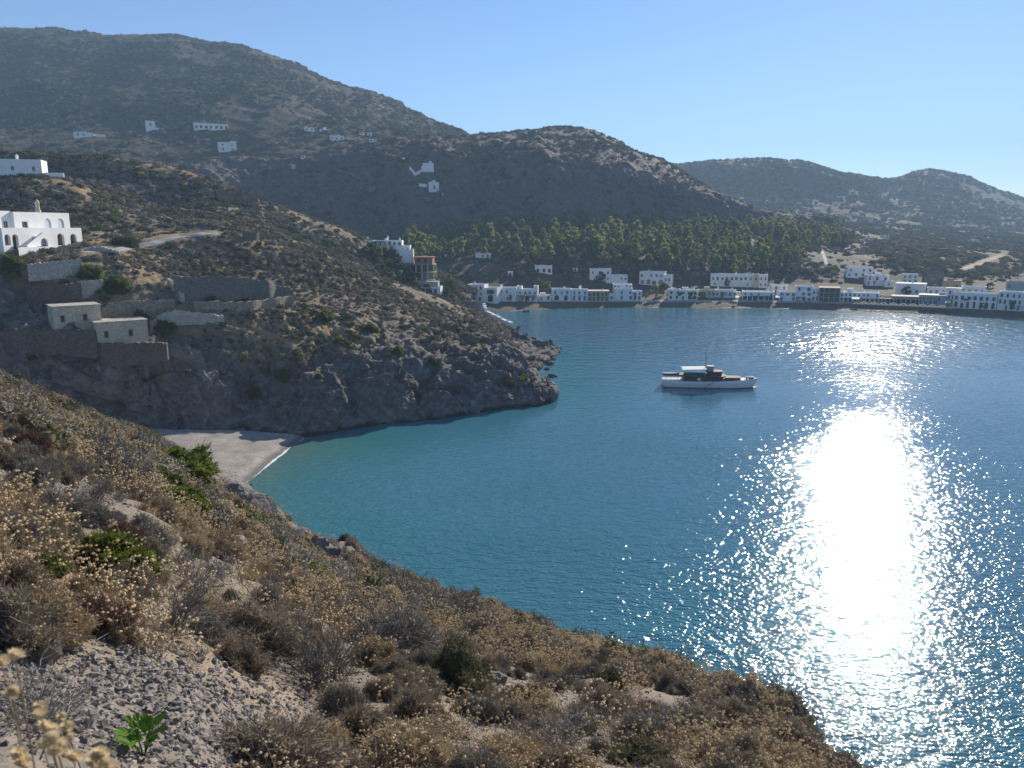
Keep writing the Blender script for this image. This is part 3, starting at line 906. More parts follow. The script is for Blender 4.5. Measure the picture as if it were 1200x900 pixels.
def bush_mesh(name, mat, seed, nleaf=110, size=0.26, squash=0.75, core=0.78):
    r = np.random.default_rng(seed)
    v, f = ICO1
    v = v * core * np.array((1, 1, squash))
    v = v * (1 + 0.18 * r.normal(size=(len(v), 1)))
    d = dirs(nleaf, r, 0.05)
    lump = 1 + 0.22 * vnoise(d * 2.2, seed)
    c = d * lump[:, None] * r.uniform(0.72, 1.08, (nleaf, 1)) * np.array((1, 1, squash))
    V, F, M = join((v, f), leaves(c, size, r, d, 0.55, 1.35))
    return tri_mesh(name, V, F, M * 0, [mat])

def scatter(name, label, cat, pts, scale, kinds, protos, tilt=None, group=None):
    """one object of many instances: ground cover nobody could count"""
    n = len(pts)
    c = bpy.data.collections.new(name + "_forms")
    for i, q in enumerate(protos):
        q2 = bpy.data.objects.new("%03d_%s" % (i, q.name), q.data)
        c.objects.link(q2)
    me = bpy.data.meshes.new(name)
    me.vertices.add(n)
    me.vertices.foreach_set("co", np.asarray(pts, np.float32).ravel())
    r = np.random.default_rng(n)
    for nm, ty, val in (("sc", 'FLOAT', np.asarray(scale, np.float32)), ("rz", 'FLOAT', r.uniform(0, 6.28, n).astype(np.float32)), ("kd", 'INT', np.asarray(kinds, np.int32)),
                        ("tx", 'FLOAT', (r.normal(0, 0.12, n) if tilt is None else tilt[0]).astype(np.float32)), ("ty", 'FLOAT', (r.normal(0, 0.12, n) if tilt is None else tilt[1]).astype(np.float32))):
        a = me.attributes.new(nm, ty, 'POINT')
        a.data.foreach_set("value", val)
    o = link(name, me)
    tag(o, label, cat, group, "stuff")
    g = bpy.data.node_groups.new(name, 'GeometryNodeTree')
    g.interface.new_socket("Geometry", in_out='INPUT', socket_type='NodeSocketGeometry')
    g.interface.new_socket("Geometry", in_out='OUTPUT', socket_type='NodeSocketGeometry')
    N, L = g.nodes, g.links
    gi, go = N.new("NodeGroupInput"), N.new("NodeGroupOutput")
    iop = N.new("GeometryNodeInstanceOnPoints")
    ci = N.new("GeometryNodeCollectionInfo")
    ci.inputs["Collection"].default_value = c
    ci.inputs["Separate Children"].default_value = True
    ci.inputs["Reset Children"].default_value = True
    def attr(nm, ty):
        q = N.new("GeometryNodeInputNamedAttribute"); q.data_type = ty; q.inputs["Name"].default_value = nm
        return q.outputs["Attribute"]
    cx = N.new("ShaderNodeCombineXYZ")
    L.new(attr("tx", 'FLOAT'), cx.inputs[0]); L.new(attr("ty", 'FLOAT'), cx.inputs[1]); L.new(attr("rz", 'FLOAT'), cx.inputs[2])
    L.new(gi.outputs[0], iop.inputs["Points"])
    L.new(ci.outputs[0], iop.inputs["Instance"])
    iop.inputs["Pick Instance"].default_value = True
    L.new(attr("kd", 'INT'), iop.inputs["Instance Index"])
    L.new(cx.outputs[0], iop.inputs["Rotation"])
    L.new(attr("sc", 'FLOAT'), iop.inputs["Scale"])
    L.new(iop.outputs[0], go.inputs[0])
    mo = o.modifiers.new("scatter", 'NODES')
    mo.node_group = g
    return o

FAR = [proto("scrub_form", bush_mesh("scrub_form", m, 40 + i)) for i, m in enumerate((MF_grey, MF_grey, MF_olive, MF_olive, MF_brown, MF_brown, MF_dark, MF_green, MF_dry))]
# weights of the nine forms
def kinds(n, w, seed):
    return np.random.default_rng(seed).choice(len(w), n, p=np.array(w) / np.sum(w))

def in_view(p, m=70):
    u, v, fw = img(p)
    return (fw > 0) & (u > -m - 160) & (u < 1200 + m + 160) & (v > -m) & (v < 900 + m)

def cover(land, name, label, n, dens, smin, smax, w, seed):
    p, nz = pick(land, n, dens, seed)
    k = in_view(p)
    u, v, fw = img(p)
    rk = np.random.default_rng(seed + 9).random(len(p))
    for ln, poly, val in PATCHES:
        if ln == land:
            k &= ~(in_poly(poly, u, v) & (rk < 0.75 * val))
    for lands, line, px in ROADS:
        if land in lands:
            for (a, b), (c, d) in zip(line[:-1], line[1:]):
                t = np.clip(((u - a) * (c - a) + (v - b) * (d - b)) / ((c - a) ** 2 + (d - b) ** 2), 0, 1)
                k &= np.hypot(u - a - t * (c - a), v - b - t * (d - b)) > px
    p = p[k]
    r = np.random.default_rng(seed + 1)
    s = smin * (smax / smin) ** (r.random(len(p)) ** 1.4)
    kd = kinds(len(p), w, seed + 2)
    # clumps of one kind grow together
    g = fbm(p * 0.06, 3, seed)
    kd = np.where((g > 0.35) & (r.random(len(p)) < 0.5), 2 + (kd % 2), kd)
    kd = np.where((g < -0.4) & (r.random(len(p)) < 0.4), 4 + (kd % 2), kd)
    p = p - np.array((0, 0, 1)) * (0.18 * s)[:, None]
    scatter(name, label, "scrub", p, s, kd, FAR)

def slope_dens(base, rockmax=0.5, nf=0.05, seed=0, dry=0.25):
    def f(p, rock, dr, nz):
        a = np.clip(0.55 + 0.75 * fbm(p * nf, 4, seed), 0.03, 1)
        return base * a * smooth(rockmax + 0.25, rockmax - 0.15, rock) * (1 - dry * dr * smooth(0.0, 0.5, fbm(p * nf * 2, 3, seed + 1) + 0.3)) * smooth(0.35, 0.6, nz[:, 2]) * (p[:, 2] > 1.2)
    return f

cover("headland", "headland_scrub", "grey and olive scrub dotting the rocky headland across the cove", 75000, slope_dens(1.0, 0.6, 0.05, 3), 0.24, 0.85, (7, 7, 3, 2.5, 2.2, 2.2, 0.6, 0.8, 2.2), 101)
cover("headland", "cliff_bushes", "dark bushes clinging to ledges and clefts of the headland cliff", 4200, lambda p, rk, dr, nz: 0.9 * (rk > 0.7) * smooth(0.1, 0.5, fbm(p * 0.07, 3, 33)) * (p[:, 2] > 3), 0.35, 1.5, (0, 0, 1, 1, 0, 0, 6, 1, 0), 107)
cover("hillside", "hillside_scrub", "dark scrub covering the hill behind the white arched house", 60000, slope_dens(1.0, 0.7, 0.03, 4), 0.35, 1.5, (4, 4, 4, 4, 0.8, 0.8, 6, 1.8, 0.8), 102)
cover("coast", "coast_scrub", "bushy scrub on the fields and slope above the town", 330000, lambda p, rk, dr, nz: 0.9 * np.clip(0.5 + 0.8 * fbm(p * 0.03, 4, 5), 0.05, 1) * (1 - 0.6 * dr) * smooth(6, 10, p[:, 2]), 0.6, 2.5, (2, 2, 4, 4, 1, 1, 7, 1.0, 0.4), 103)
cover("cliff_ridge", "cliff_scrub", "dark scrub on top and on ledges of the cliff behind the town", 70000, lambda p, rk, dr, nz: np.where(rk > 0.6, 0.4, 1.0) * np.clip(0.5 + 0.8 * fbm(p * 0.03, 4, 6), 0.02, 1) * smooth(0.15, 0.5, nz[:, 2]), 0.7, 2.6, (2, 2, 4, 4, 1, 1, 8, 0.3, 0), 104)
cover("mountain", "mountain_scrub", "dark low scrub over the big mountain on the left", 200000, lambda p, rk, dr, nz: 0.95 * np.clip(0.55 + 0.9 * fbm(p * 0.018, 5, 7), 0.03, 1) * (1 - 0.4 * dr), 0.7, 3.0, (3, 3, 4, 4, 1, 1, 8, 0.2, 0), 105)
cover("far_mountains", "far_scrub", "dark low scrub over the far mountains", 120000, lambda p, rk, dr, nz: 0.9 * np.clip(0.5 + 0.9 * fbm(p * 0.012, 5, 8), 0.03, 1), 1.4, 4.5, (2, 2, 4, 4, 1, 1, 8, 0.2, 0), 106)
# ---------------------------------------------------------------- buildings
M_white = plain("whitewash", (0.87, 0.86, 0.84), 0.85, 0.12, 0.6)
M_cream = plain("cream_plaster", (0.66, 0.56, 0.42), 0.85, 0.12, 0.6)
M_beige = plain("beige_plaster", (0.46, 0.38, 0.30), 0.9, 0.15, 0.6)
M_grey = plain("grey_concrete", (0.36, 0.35, 0.34), 0.9, 0.2, 0.8)
M_orange = plain("orange_plaster", (0.62, 0.36, 0.20), 0.9, 0.12, 0.6)
M_blueg = plain("blue_grey_plaster", (0.36, 0.42, 0.48), 0.8, 0.12, 0.6)
M_brick = plain("bare_brick", (0.42, 0.20, 0.13), 0.9, 0.25, 3.0)
M_tile = plain("terracotta_roof", (0.38, 0.20, 0.12), 0.9, 0.3, 4.0)
M_glass = plain("dark_window_glass", (0.020, 0.025, 0.030), 0.12, spec=0.5)
M_frame = plain("pale_window_frame", (0.55, 0.56, 0.57), 0.6)
M_shut = plain("blue_shutter", (0.12, 0.20, 0.30), 0.6)
M_green = plain("green_shutter", (0.10, 0.17, 0.12), 0.6)
M_wood = plain("brown_door_wood", (0.16, 0.09, 0.05), 0.7)
M_canvas = plain("white_canvas", (0.82, 0.81, 0.78), 0.8)
M_shade = plain("reed_pergola", (0.20, 0.16, 0.11), 0.9, 0.4, 6)
M_metal = plain("dark_metal", (0.06, 0.06, 0.065), 0.45, spec=0.4)

def stone_mat(name, c0, c1, mortar, sc=1.6):
    k = NT(name)
    o = k.scaled(k.pos(), (1, 1, 1.5))
    cell = k.voronoi(o, sc, "Color")
    edge = k.voronoi(o, sc, "Distance", 'DISTANCE_TO_EDGE')
    c = k.mix(k.ramp(cell, [(0.2, 0), (0.8, 1)]), c0, c1)
    c = k.mix(k.ramp(edge, [(0.02, 1), (0.07, 0)]), c, mortar)
    c = k.mix(0.5, c, k.ramp(k.noise(k.pos(), 0.5, 5, 0.6), [(0.3, 0.55), (0.7, 1)]), 'MULTIPLY')
    k.color(c)
    k.bump(k.ramp(edge, [(0, 0), (0.12, 1)]), 0.8, 0.08)
    return k.m
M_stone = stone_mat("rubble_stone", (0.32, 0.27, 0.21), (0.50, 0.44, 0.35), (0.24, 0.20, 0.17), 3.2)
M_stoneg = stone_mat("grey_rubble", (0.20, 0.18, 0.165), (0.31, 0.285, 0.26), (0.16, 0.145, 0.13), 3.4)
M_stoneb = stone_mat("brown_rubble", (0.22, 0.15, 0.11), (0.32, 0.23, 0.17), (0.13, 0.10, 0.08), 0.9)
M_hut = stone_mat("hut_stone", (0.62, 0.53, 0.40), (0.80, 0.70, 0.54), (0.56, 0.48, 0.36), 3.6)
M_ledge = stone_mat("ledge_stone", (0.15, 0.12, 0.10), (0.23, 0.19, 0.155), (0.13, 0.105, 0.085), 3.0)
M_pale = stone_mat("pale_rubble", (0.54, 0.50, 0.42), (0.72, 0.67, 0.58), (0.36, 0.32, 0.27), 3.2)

def loop_pts(op):
    cx, z0, w, h, kind = op[:5]
    if kind == 'a':
        r = w / 2
        pts = [(cx - r, z0), (cx + r, z0)]
        n = 10
        for i in range(n + 1):
            a = math.pi * i / n
            pts.append((cx + r * math.cos(a), z0 + h - r + r * math.sin(a)))
        return pts
    return [(cx - w / 2, z0), (cx + w / 2, z0), (cx + w / 2, z0 + h), (cx - w / 2, z0 + h)]

def add_facade(bm, outline, openings, t, M=Matrix(), mi=0):
    """upright plate in x-z with openings, thickness t towards +y"""
    edges = []
    for loop in [outline] + [loop_pts(o) for o in openings]:
        vs = [bm.verts.new((x, 0, z)) for x, z in loop]
        edges += [bm.edges.new((vs[i], vs[(i + 1) % len(vs)])) for i in range(len(vs))]
    res = bmesh.ops.triangle_fill(bm, use_beauty=True, use_dissolve=False, edges=edges)
    faces = [g for g in res["geom"] if isinstance(g, bmesh.types.BMFace)]
    ex = bmesh.ops.extrude_face_region(bm, geom=faces)
    nv = [g for g in ex["geom"] if isinstance(g, bmesh.types.BMVert)]
    bmesh.ops.translate(bm, vec=(0, t, 0), verts=nv)
    allv = list({v for e in edges for v in e.verts} | set(nv))
    bmesh.ops.transform(bm, matrix=M, verts=allv)
    for f in {f for v in allv for f in v.link_faces}:
        f.material_index = mi

def add_box(bm, x0, x1, y0, y1, z0, z1, mi=0, skip=(), M=None):
    v = [bm.verts.new(c) for c in ((x0, y0, z0), (x1, y0, z0), (x1, y1, z0), (x0, y1, z0), (x0, y0, z1), (x1, y0, z1), (x1, y1, z1), (x0, y1, z1))]
    fs = {"bottom": (3, 2, 1, 0), "top": (4, 5, 6, 7), "front": (0, 1, 5, 4), "right": (1, 2, 6, 5), "back": (2, 3, 7, 6), "left": (3, 0, 4, 7)}
    out = []
    for k, q in fs.items():
        if k not in skip:
            f = bm.faces.new([v[i] for i in q]); f.material_index = mi; out.append(f)
    if M is not None:
        bmesh.ops.transform(bm, matrix=M, verts=v)
    return out

def add_prism(bm, poly, z0, z1, mi=0, M=None):
    n = len(poly)
    a = [bm.verts.new((x, y, z0)) for x, y in poly]
    b = [bm.verts.new((x, y, z1)) for x, y in poly]
    fs = [bm.faces.new(a[::-1]), bm.faces.new(b)]
    for i in range(n):
        fs.append(bm.faces.new((a[i], a[(i + 1) % n], b[(i + 1) % n], b[i])))
    for f in fs:
        f.material_index = mi
    if M is not None:
        bmesh.ops.transform(bm, matrix=M, verts=a + b)

def add_lathe(bm, prof, seg=12, c=(0, 0, 0), mi=0, cap=True):
    rings = []
    for r, z in prof:
        rings.append([bm.verts.new((c[0] + r * math.cos(2 * math.pi * i / seg), c[1] + r * math.sin(2 * math.pi * i / seg), c[2] + z)) for i in range(seg)])
    for A, B in zip(rings[:-1], rings[1:]):
        for i in range(seg):
            f = bm.faces.new((A[i], A[(i + 1) % seg], B[(i + 1) % seg], B[i])); f.material_index = mi; f.smooth = True
    if cap:
        bm.faces.new(rings[0][::-1]).material_index = mi
        bm.faces.new(rings[-1]).material_index = mi

def add_tube(bm, pts, r0, r1=None, seg=6, mi=0):
    r1 = r0 if r1 is None else r1
    pts = [Vector(p) for p in pts]
    rings = []
    for i, p in enumerate(pts):
        d = (pts[min(i + 1, len(pts) - 1)] - pts[max(i - 1, 0)]).normalized()
        s = d.cross(Vector((0.3, 0.2, 1)) if abs(d.z) < 0.95 else Vector((1, 0.1, 0))).normalized()
        t = d.cross(s)
        r = r0 + (r1 - r0) * i / max(1, len(pts) - 1)
        rings.append([bm.verts.new(p + s * (r * math.cos(6.2832 * k / seg)) + t * (r * math.sin(6.2832 * k / seg))) for k in range(seg)])
    for A, B in zip(rings[:-1], rings[1:]):
        for k in range(seg):
            f = bm.faces.new((A[k], A[(k + 1) % seg], B[(k + 1) % seg], B[k])); f.material_index = mi; f.smooth = True
    bm.faces.new(rings[0][::-1]).material_index = mi
    bm.faces.new(rings[-1]).material_index = mi

def obj(name, bm, mats, parent=None, loc=None, bev=0.0):
    bmesh.ops.recalc_face_normals(bm, faces=bm.faces)
    me = bpy.data.meshes.new(name)
    bm.to_mesh(me); bm.free()
    for m in (mats if isinstance(mats, (list, tuple)) else [mats]):
        me.materials.append(m)
    o = link(name, me, parent, loc)
    if bev:
        b = o.modifiers.new("bevel", 'BEVEL'); b.width = bev; b.segments = 2; b.limit_method = 'ANGLE'
    return o

_win = {}
def window(parent, cx, z0, w, h, kind, mat, depth=0.16, y=0.0, name="window"):
    key = (round(w, 2), round(h, 2), kind, mat.name, name)
    if key not in _win:
        bm = bmesh.new()
        e, fr = 0.004, min(0.08, w * 0.1)
        if kind == 'a':
            add_facade(bm, [(x, z) for x, z in loop_pts((0, e, w - 2 * e, h - 2 * e, 'a'))], [], 0.05, Matrix(), 0)
        else:
            add_box(bm, -w / 2 + fr, w / 2 - fr, 0.02, 0.05, fr, h - fr, 0)
            add_box(bm, -w / 2 + e, -w / 2 + fr, 0, 0.06, e, h - e, 1)
            add_box(bm, w / 2 - fr, w / 2 - e, 0, 0.06, e, h - e, 1)
            add_box(bm, -w / 2 + fr, w / 2 - fr, 0.001, 0.058, e, fr, 1)
            add_box(bm, -w / 2 + fr, w / 2 - fr, 0.001, 0.058, h - fr, h - e, 1)
            if w > 0.7 and name == "window":
                add_box(bm, -0.03, 0.03, 0.005, 0.019, fr, h - fr, 1)
        bmesh.ops.recalc_face_normals(bm, faces=bm.faces)
        me = bpy.data.meshes.new(name); bm.to_mesh(me); bm.free()
        me.materials.append(mat); me.materials.append(M_frame if name == "window" else mat)
        _win[key] = me
    return link(name, _win[key], parent, (cx, y + depth, z0))

def chimney(parent, x, y, z, h=1.3, w=0.5):
    bm = bmesh.new()
    add_box(bm, x - w / 2, x + w / 2, y - w / 2, y + w / 2, z - 0.3, z + h)
    add_box(bm, x - w / 2 - .08, x + w / 2 + .08, y - w / 2 - .08, y + w / 2 + .08, z + h, z + h + 0.12)
    add_lathe(bm, [(w * 0.35, 0), (w * 0.28, 0.25), (0.03, 0.42)], 8, (x, y, z + h + 0.12))
    return obj("chimney", bm, M_white, parent)

_fr = random.Random(77)
def block(name, parent, x0, y0, w, d, h, mat, rows, base=2.0, glass=None, roof=None, side_win=True, t=0.28):
    """one walled volume with recessed openings in its front; returns the wall object. rows: (z, n, w, h, kind, what)"""
    ops = []
    for (z, n, ww, hh, kd, what) in rows:
        m = max(0.5, (w - n * ww) / (n + 1))
        for i in range(n):
            # hand-built fronts: openings a little off their rows, some missing, some shuttered or turned into doors
            if kd == 'r' and what == "window" and n > 2 and _fr.random() < 0.16:
                continue
            cx = w * (i + 0.5) / n if n > 1 else w / 2
            lim = w / n * 0.78
            j = _fr.uniform(-0.08, 0.08) * w / n if n > 1 else 0
            a, b, zz, wh = ww * _fr.uniform(0.8, 1.12), hh * _fr.uniform(0.85, 1.08), z + _fr.uniform(-0.1, 0.1), what
            if what == "window" and kd == 'r':
                q = _fr.random()
                if q < 0.22: wh = "shutter"
                elif q < 0.36: wh = "door"
            ops.append((cx + j, zz, min(a, lim), min(b, h - zz - 0.25), kd, wh))
    bm = bmesh.new()
    add_facade(bm, [(0, -base), (w, -base), (w, h), (0, h)], ops, t)
    p = 0.22
    add_box(bm, 0, w, t, d, -base, h - 0.45, 0, skip=("front",))
    for b in ((0, p, t, d), (w - p, w, t, d), (p, w - p, d - p, d)):
        add_box(bm, *b, h - 0.45, h, 0, skip=("bottom",))
    wall = obj(name, bm, mat, parent, (x0, y0, 0))
    for (cx, z, ww, hh, kd, what) in ops:
        if what == "void":
            continue
        mt = {"window": glass or M_glass, "shutter": _fr.choice((M_shut, M_shut, M_blueg, M_green)), "door": M_wood, "pane": M_glass}[what]
        window(wall if name != "wall" else parent, (0 if name != "wall" else x0) + cx, z, ww, hh, kd, mt, 0.14, 0 if name != "wall" else y0, {"pane": "window"}.get(what, what))
    if roof is not None:
        bm = bmesh.new()
        add_box(bm, -0.25, w + 0.25, -0.3, d + 0.2, h + 0.003, h + 0.22)
        obj("roof", bm, roof, wall)
    return wall

def place(u, v, land, yaw=0.0):
    p = at(u, v, land)
    if p is None:
        raise RuntimeError("no land at %s %s" % (u, v))
    fw = p.y * CP - (p.z - EYE) * SP
    az = math.atan2(p.x, p.y)
    return p, fw / 900.0, -az + math.radians(yaw)

ALL = ["coast", "hillside", "headland", "cliff_ridge", "mountain", "far_mountains"]

def house(label, u0, u1, vt, vb, rows, mat=None, yaw=0, land=None, depth=None, wings=(), ch=(), roof=None, glass=None, group=None, name="house", cat="house", extra=None, base=2.5):
    mat = mat or M_white
    p, s, rz = place((u0 + u1) / 2, vb, land or ["coast"], yaw)
    w, h = (u1 - u0) * s / math.cos(math.radians(yaw)), (vb - vt) * s
    d = depth or min(9.0, max(4.5, w * 0.7))
    e = empty(name, (p.x, p.y, p.z - 0.1), rz, label, cat, group)
    h += 0.1
    rows = [((a * h), n, ww, hh, k, wt) for (a, n, ww, hh, k, wt) in rows]
    block("wall", e, -w / 2, 0, w, d, h, mat, rows, base=base, glass=glass, roof=roof)
    for (a, b, y0, dd, hh, m2, r2) in wings:      # in parts of the width, heights in parts of h
        x0, x1 = -w / 2 + a * w, -w / 2 + b * w
        block("wing", e, x0, y0, x1 - x0, dd, hh * h, m2 or mat, [((q[0] * h),) + q[1:] for q in r2], base=base, glass=glass)
    for (fx, fy, hh) in ch:
        chimney(e, -w / 2 + fx * w, fy * d, h - 0.1, hh)
    if extra:
        extra(e, w, d, h)
    hr = random.Random(label)
    if w > 5 and hr.random() < 0.6:
        bm = bmesh.new()
        x, y = hr.uniform(-0.35, 0.35) * w, d * hr.uniform(0.4, 0.7)
        if hr.random() < 0.5:
            add_lathe(bm, [(0.45, -0.45), (0.45, 0.55), (0.2, 0.7)], 10, (x, y, h))
            obj("water_tank", bm, M_frame, e)
        else:
            add_box(bm, x - 1.1, x + 1.1, y - 0.9, y + 0.9, h - 0.45, h + hr.uniform(0.7, 1.5))
            obj("stair_head", bm, mat, e)
    return e

def veranda(x0, x1, z, dep=2.4, mat=None, posts=4):
    def f(e, w, d, h):
        a, b = -w / 2 + x0 * w, -w / 2 + x1 * w
        bm = bmesh.new()
        add_box(bm, a, b, -dep, -0.01, z * h, z * h + 0.14)
        pg = obj("pergola", bm, mat or M_shade, e)
        for i in range(posts):
            bm = bmesh.new()
            x = a + 0.1 + (b - a - 0.3) * i / (posts - 1)
            add_box(bm, x, x + 0.14, -dep + 0.1, -dep + 0.24, -1.5, z * h - 0.002)
            obj("post", bm, M_white, e)
    return f

def turret(e, x, y, h):
    bm = bmesh.new()
    add_lathe(bm, [(0.55, -0.4), (0.55, 0.9), (0.6, 0.9), (0.5, 1.15), (0.3, 1.4), (0.05, 1.5)], 12, (x, y, h))
    obj("turret", bm, M_white, e)
def gable(e, w, d, h):
    bm = bmesh.new()
    x0, x1 = -w / 2 - 0.2, w / 2 + 0.2
    v = [bm.verts.new(c) for c in ((x0, -0.2, h - 0.1), (x1, -0.2, h - 0.1), (x1, d + 0.2, h - 0.1), (x0, d + 0.2, h - 0.1), (x0, d / 2, h + 1.6), (x1, d / 2, h + 1.6))]
    for q in ((0, 1, 5, 4), (2, 3, 4, 5), (0, 4, 3), (1, 2, 5), (0, 3, 2, 1)):
        bm.faces.new([v[i] for i in q])
    obj("roof", bm, M_stoneb, e)
W2 = lambda n, a=0.56, b=0.10: [(b, n, 0.95, 1.5, 'r', "window"), (a, n, 0.85, 1.25, 'r', "window")]
W1 = lambda n, b=0.22: [(b, n, 0.95, 1.4, 'r', "window")]
TG = None
T = "town houses along the beach"
B = dict(group=T)
house("white three-row house at the left end of the beach row, beside the quay wall", 548, 567, 333.5, 354, [(0.06, 2, 1.0, 1.7, 'r', "window"), (0.40, 3, 0.8, 1.2, 'r', "window"), (0.70, 3, 0.8, 1.2, 'r', "window")], yaw=-18, depth=6, wings=[(0.95, 1.75, 1.0, 6, 0.82, None, [(0.06, 1, 2.6, 2.4, 'a', "window"), (0.46, 1, 2.8, 1.6, 'r', "void")])], **B)
house("white flat house with two windows and a green vine, second along the beach", 584, 605, 337, 353, W2(3), yaw=-6, ch=[(0.15, 0.5, 0.8)], **B)
house("white house with two raised end blocks and dark shaded terrace", 606, 630, 339, 353, [(0.08, 3, 1.8, 1.9, 'r', "void"), (0.58, 4, 0.8, 1.1, 'r', "window")], yaw=-4, wings=[(0.0, 0.22, 0.8, 5, 1.22, None, [(0.75, 1, 0.7, 1.0, 'r', "window")]), (0.8, 1.0, 0.8, 5, 1.25, None, [(0.75, 1, 0.7, 1.0, 'r', "window")])], extra=veranda(0.05, 0.95, 0.46), **B)
house("low white one-storey house between two taller white ones", 631, 646, 346, 353, W1(2), yaw=0, **B)
house("white house with blue washed terrace arch on the beach row", 647, 669, 338.5, 353, [(0.08, 2, 1.7, 2.1, 'a', "void"), (0.58, 3, 0.85, 1.2, 'r', "shutter")], yaw=3, **B)
house("white house carrying a small domed turret and tall windows", 669.5, 688.5, 339, 353, [(0.08, 3, 1.0, 1.9, 'r', "shutter"), (0.56, 3, 0.8, 1.3, 'r', "window")], yaw=4, extra=lambda e, w, d, h: turret(e, 0.05 * w, 2.0, h), **B)
house("beige house with brown arched windows and a pale flat roof", 689, 713, 341.5, 353, [(0.08, 5, 0.9, 1.5, 'r', "door"), (0.55, 5, 0.85, 1.3, 'a', "window")], mat=M_beige, yaw=3, roof=M_cream, **B)
house("narrow low white house beside the beige arched one", 713.5, 720, 344.5, 353, W1(1), **B)
house("white two-storey house with a wide flat roof block behind it", 720.5, 741, 338, 352.5, W2(4), yaw=2, wings=[(-0.1, 1.0, 5.5, 6, 1.25, M_white, [(1.0, 5, 0.7, 0.8, 'r', "window")])], **B)
house("white house corner with two small windows beside the dark garden trees", 741.5, 752, 341, 352.5, W2(2), yaw=2, **B)
house("low white house with flat annex half hidden by garden trees", 783, 797, 339, 352, W2(2), yaw=4, ch=[(0.3, 0.4, 0.7)], **B)
house("white house behind palm-like trees, chimney beside its stepped roof", 797.5, 817, 340, 352, [(0.1, 3, 1.0, 1.6, 'r', "door"), (0.56, 3, 0.8, 1.2, 'r', "window")], yaw=3, wings=[(0.1, 0.45, 2, 4, 1.2, None, [])], ch=[(0.8, 0.4, 1.0)], **B)
house("cream yellow house with a low flat front", 818, 838, 339.5, 349, W1(4, 0.3), mat=M_cream, yaw=2, base=4, **B)
house("white house with row of five windows and bright awning", 838.5, 862, 340, 349, W1(5, 0.3), yaw=2, ch=[(0.12, 0.3, 1.0)], base=4, extra=veranda(0.85, 1.2, 0.8, 2.0, M_canvas, 2), **B)
house("low white house with dark shop openings below thin flat canopy", 870, 906, 342, 352.5, [(0.1, 6, 1.6, 1.7, 'r', "void"), (0.6, 5, 0.8, 0.9, 'r', "window")], yaw=2, extra=veranda(0.3, 0.95, 0.52), **B)
house("white square house with roof terrace in front of the bare slope", 904, 922, 334, 346, W2(2), yaw=4, depth=5, base=6, **B)
house("white house with wide windows below the square terrace house", 913.5, 931.5, 342, 353, [(0.1, 4, 1.1, 1.6, 'r', "window"), (0.58, 3, 1.2, 1.1, 'r', "window")], yaw=2, **B)
house("tall white house with three balcony openings beside the grey apartment block", 931.8, 951, 335.5, 353, [(0.06, 3, 1.2, 1.7, 'r', "window"), (0.4, 3, 1.1, 1.3, 'r', "window"), (0.7, 2, 1.1, 1.2, 'r', "void")], yaw=2, extra=veranda(0.1, 0.95, 0.33, 1.5, M_canvas), **B)
house("white narrow house touching the grey apartment block", 951.2, 959.5, 338, 353, W2(2), yaw=2, **B)

def flats():
    p, s, rz = place(971, 354, ["coast"], 2)
    w, h = 23 * s, 17 * s
    e = empty("apartment_block", (p.x, p.y, p.z - 0.1), rz, "grey apartment block with three open balcony floors", "apartment block", T)
    n = 3
    fh = h / n
    bm = bmesh.new(); add_box(bm, -w / 2, w / 2, 1.6, 9, -2.5, h - 0.2)
    obj("wall", bm, M_grey, e)
    for i in range(n + 1):
        bm = bmesh.new(); add_box(bm, -w / 2 - 0.1, w / 2 + 0.1, 0, 1.598 if i < n else 9.2, i * fh - 0.2, i * fh - 0.02)
        obj("floor_slab", bm, M_beige, e)
        if i < n:
            bm = bmesh.new()
            add_box(bm, -w / 2, w / 2, 0.02, 0.08, i * fh + 0.85, i * fh + 0.92)
            for q in range(18):
                x = -w / 2 + 0.2 + (w - 0.4) * q / 17
                add_box(bm, x, x + 0.05, 0.03, 0.07, i * fh - 0.02, i * fh + 0.848)
            obj("railing", bm, M_metal, e)
            for q in range(4):
                x = -w / 2 + w * (q + 0.5) / 4
                bm = bmesh.new(); add_box(bm, x - 0.75, x + 0.75, 1.55, 1.597, i * fh + 0.05, i * fh + 1.75)
                obj("window", bm, M_glass, e)
    for q in (0, 1, 2, 3, 4):
        x = -w / 2 + w * q / 4
        bm = bmesh.new(); add_box(bm, x - 0.12, x + 0.12, 0.1, 0.34, -2.5, h - 0.21)
        obj("column", bm, M_beige, e)
flats()
house("small white house between the grey apartment block and the long low row", 983, 989, 343, 353.5, W2(1), yaw=2, **B)
house("long low white row with eight windows over white pillars on the beach", 989.5, 1028, 343, 353.5, [(0.05, 8, 1.0, 1.3, 'r', "void"), (0.56, 8, 0.75, 1.1, 'r', "window")], yaw=2, ch=[(0.2, .3, .5), (0.6, .3, .5)], extra=veranda(0.0, 1.0, 0.45, 2.0, M_white, 8), **B)
house("low flat-roofed beach tavern with dark shaded front", 1029, 1046, 348, 355, [(0.1, 4, 1.5, 1.3, 'r', "void")], mat=M_beige, yaw=2, extra=veranda(0, 1, 0.8, 2.5, M_cream, 5), **B)
house("long low pavilion with pale roof strip and dark front", 1046.5, 1076, 348, 356, [(0.1, 6, 1.7, 1.6, 'r', "void")], mat=M_grey, yaw=2, roof=M_cream, **B)
house("blue grey building with a glazed band across its front", 1078, 1108, 346.5, 357.5, [(0.5, 8, 0.95, 1.2, 'r', "window"), (0.1, 6, 1.2, 1.4, 'r', "window")], mat=M_blueg, yaw=-2, roof=M_white, **B)
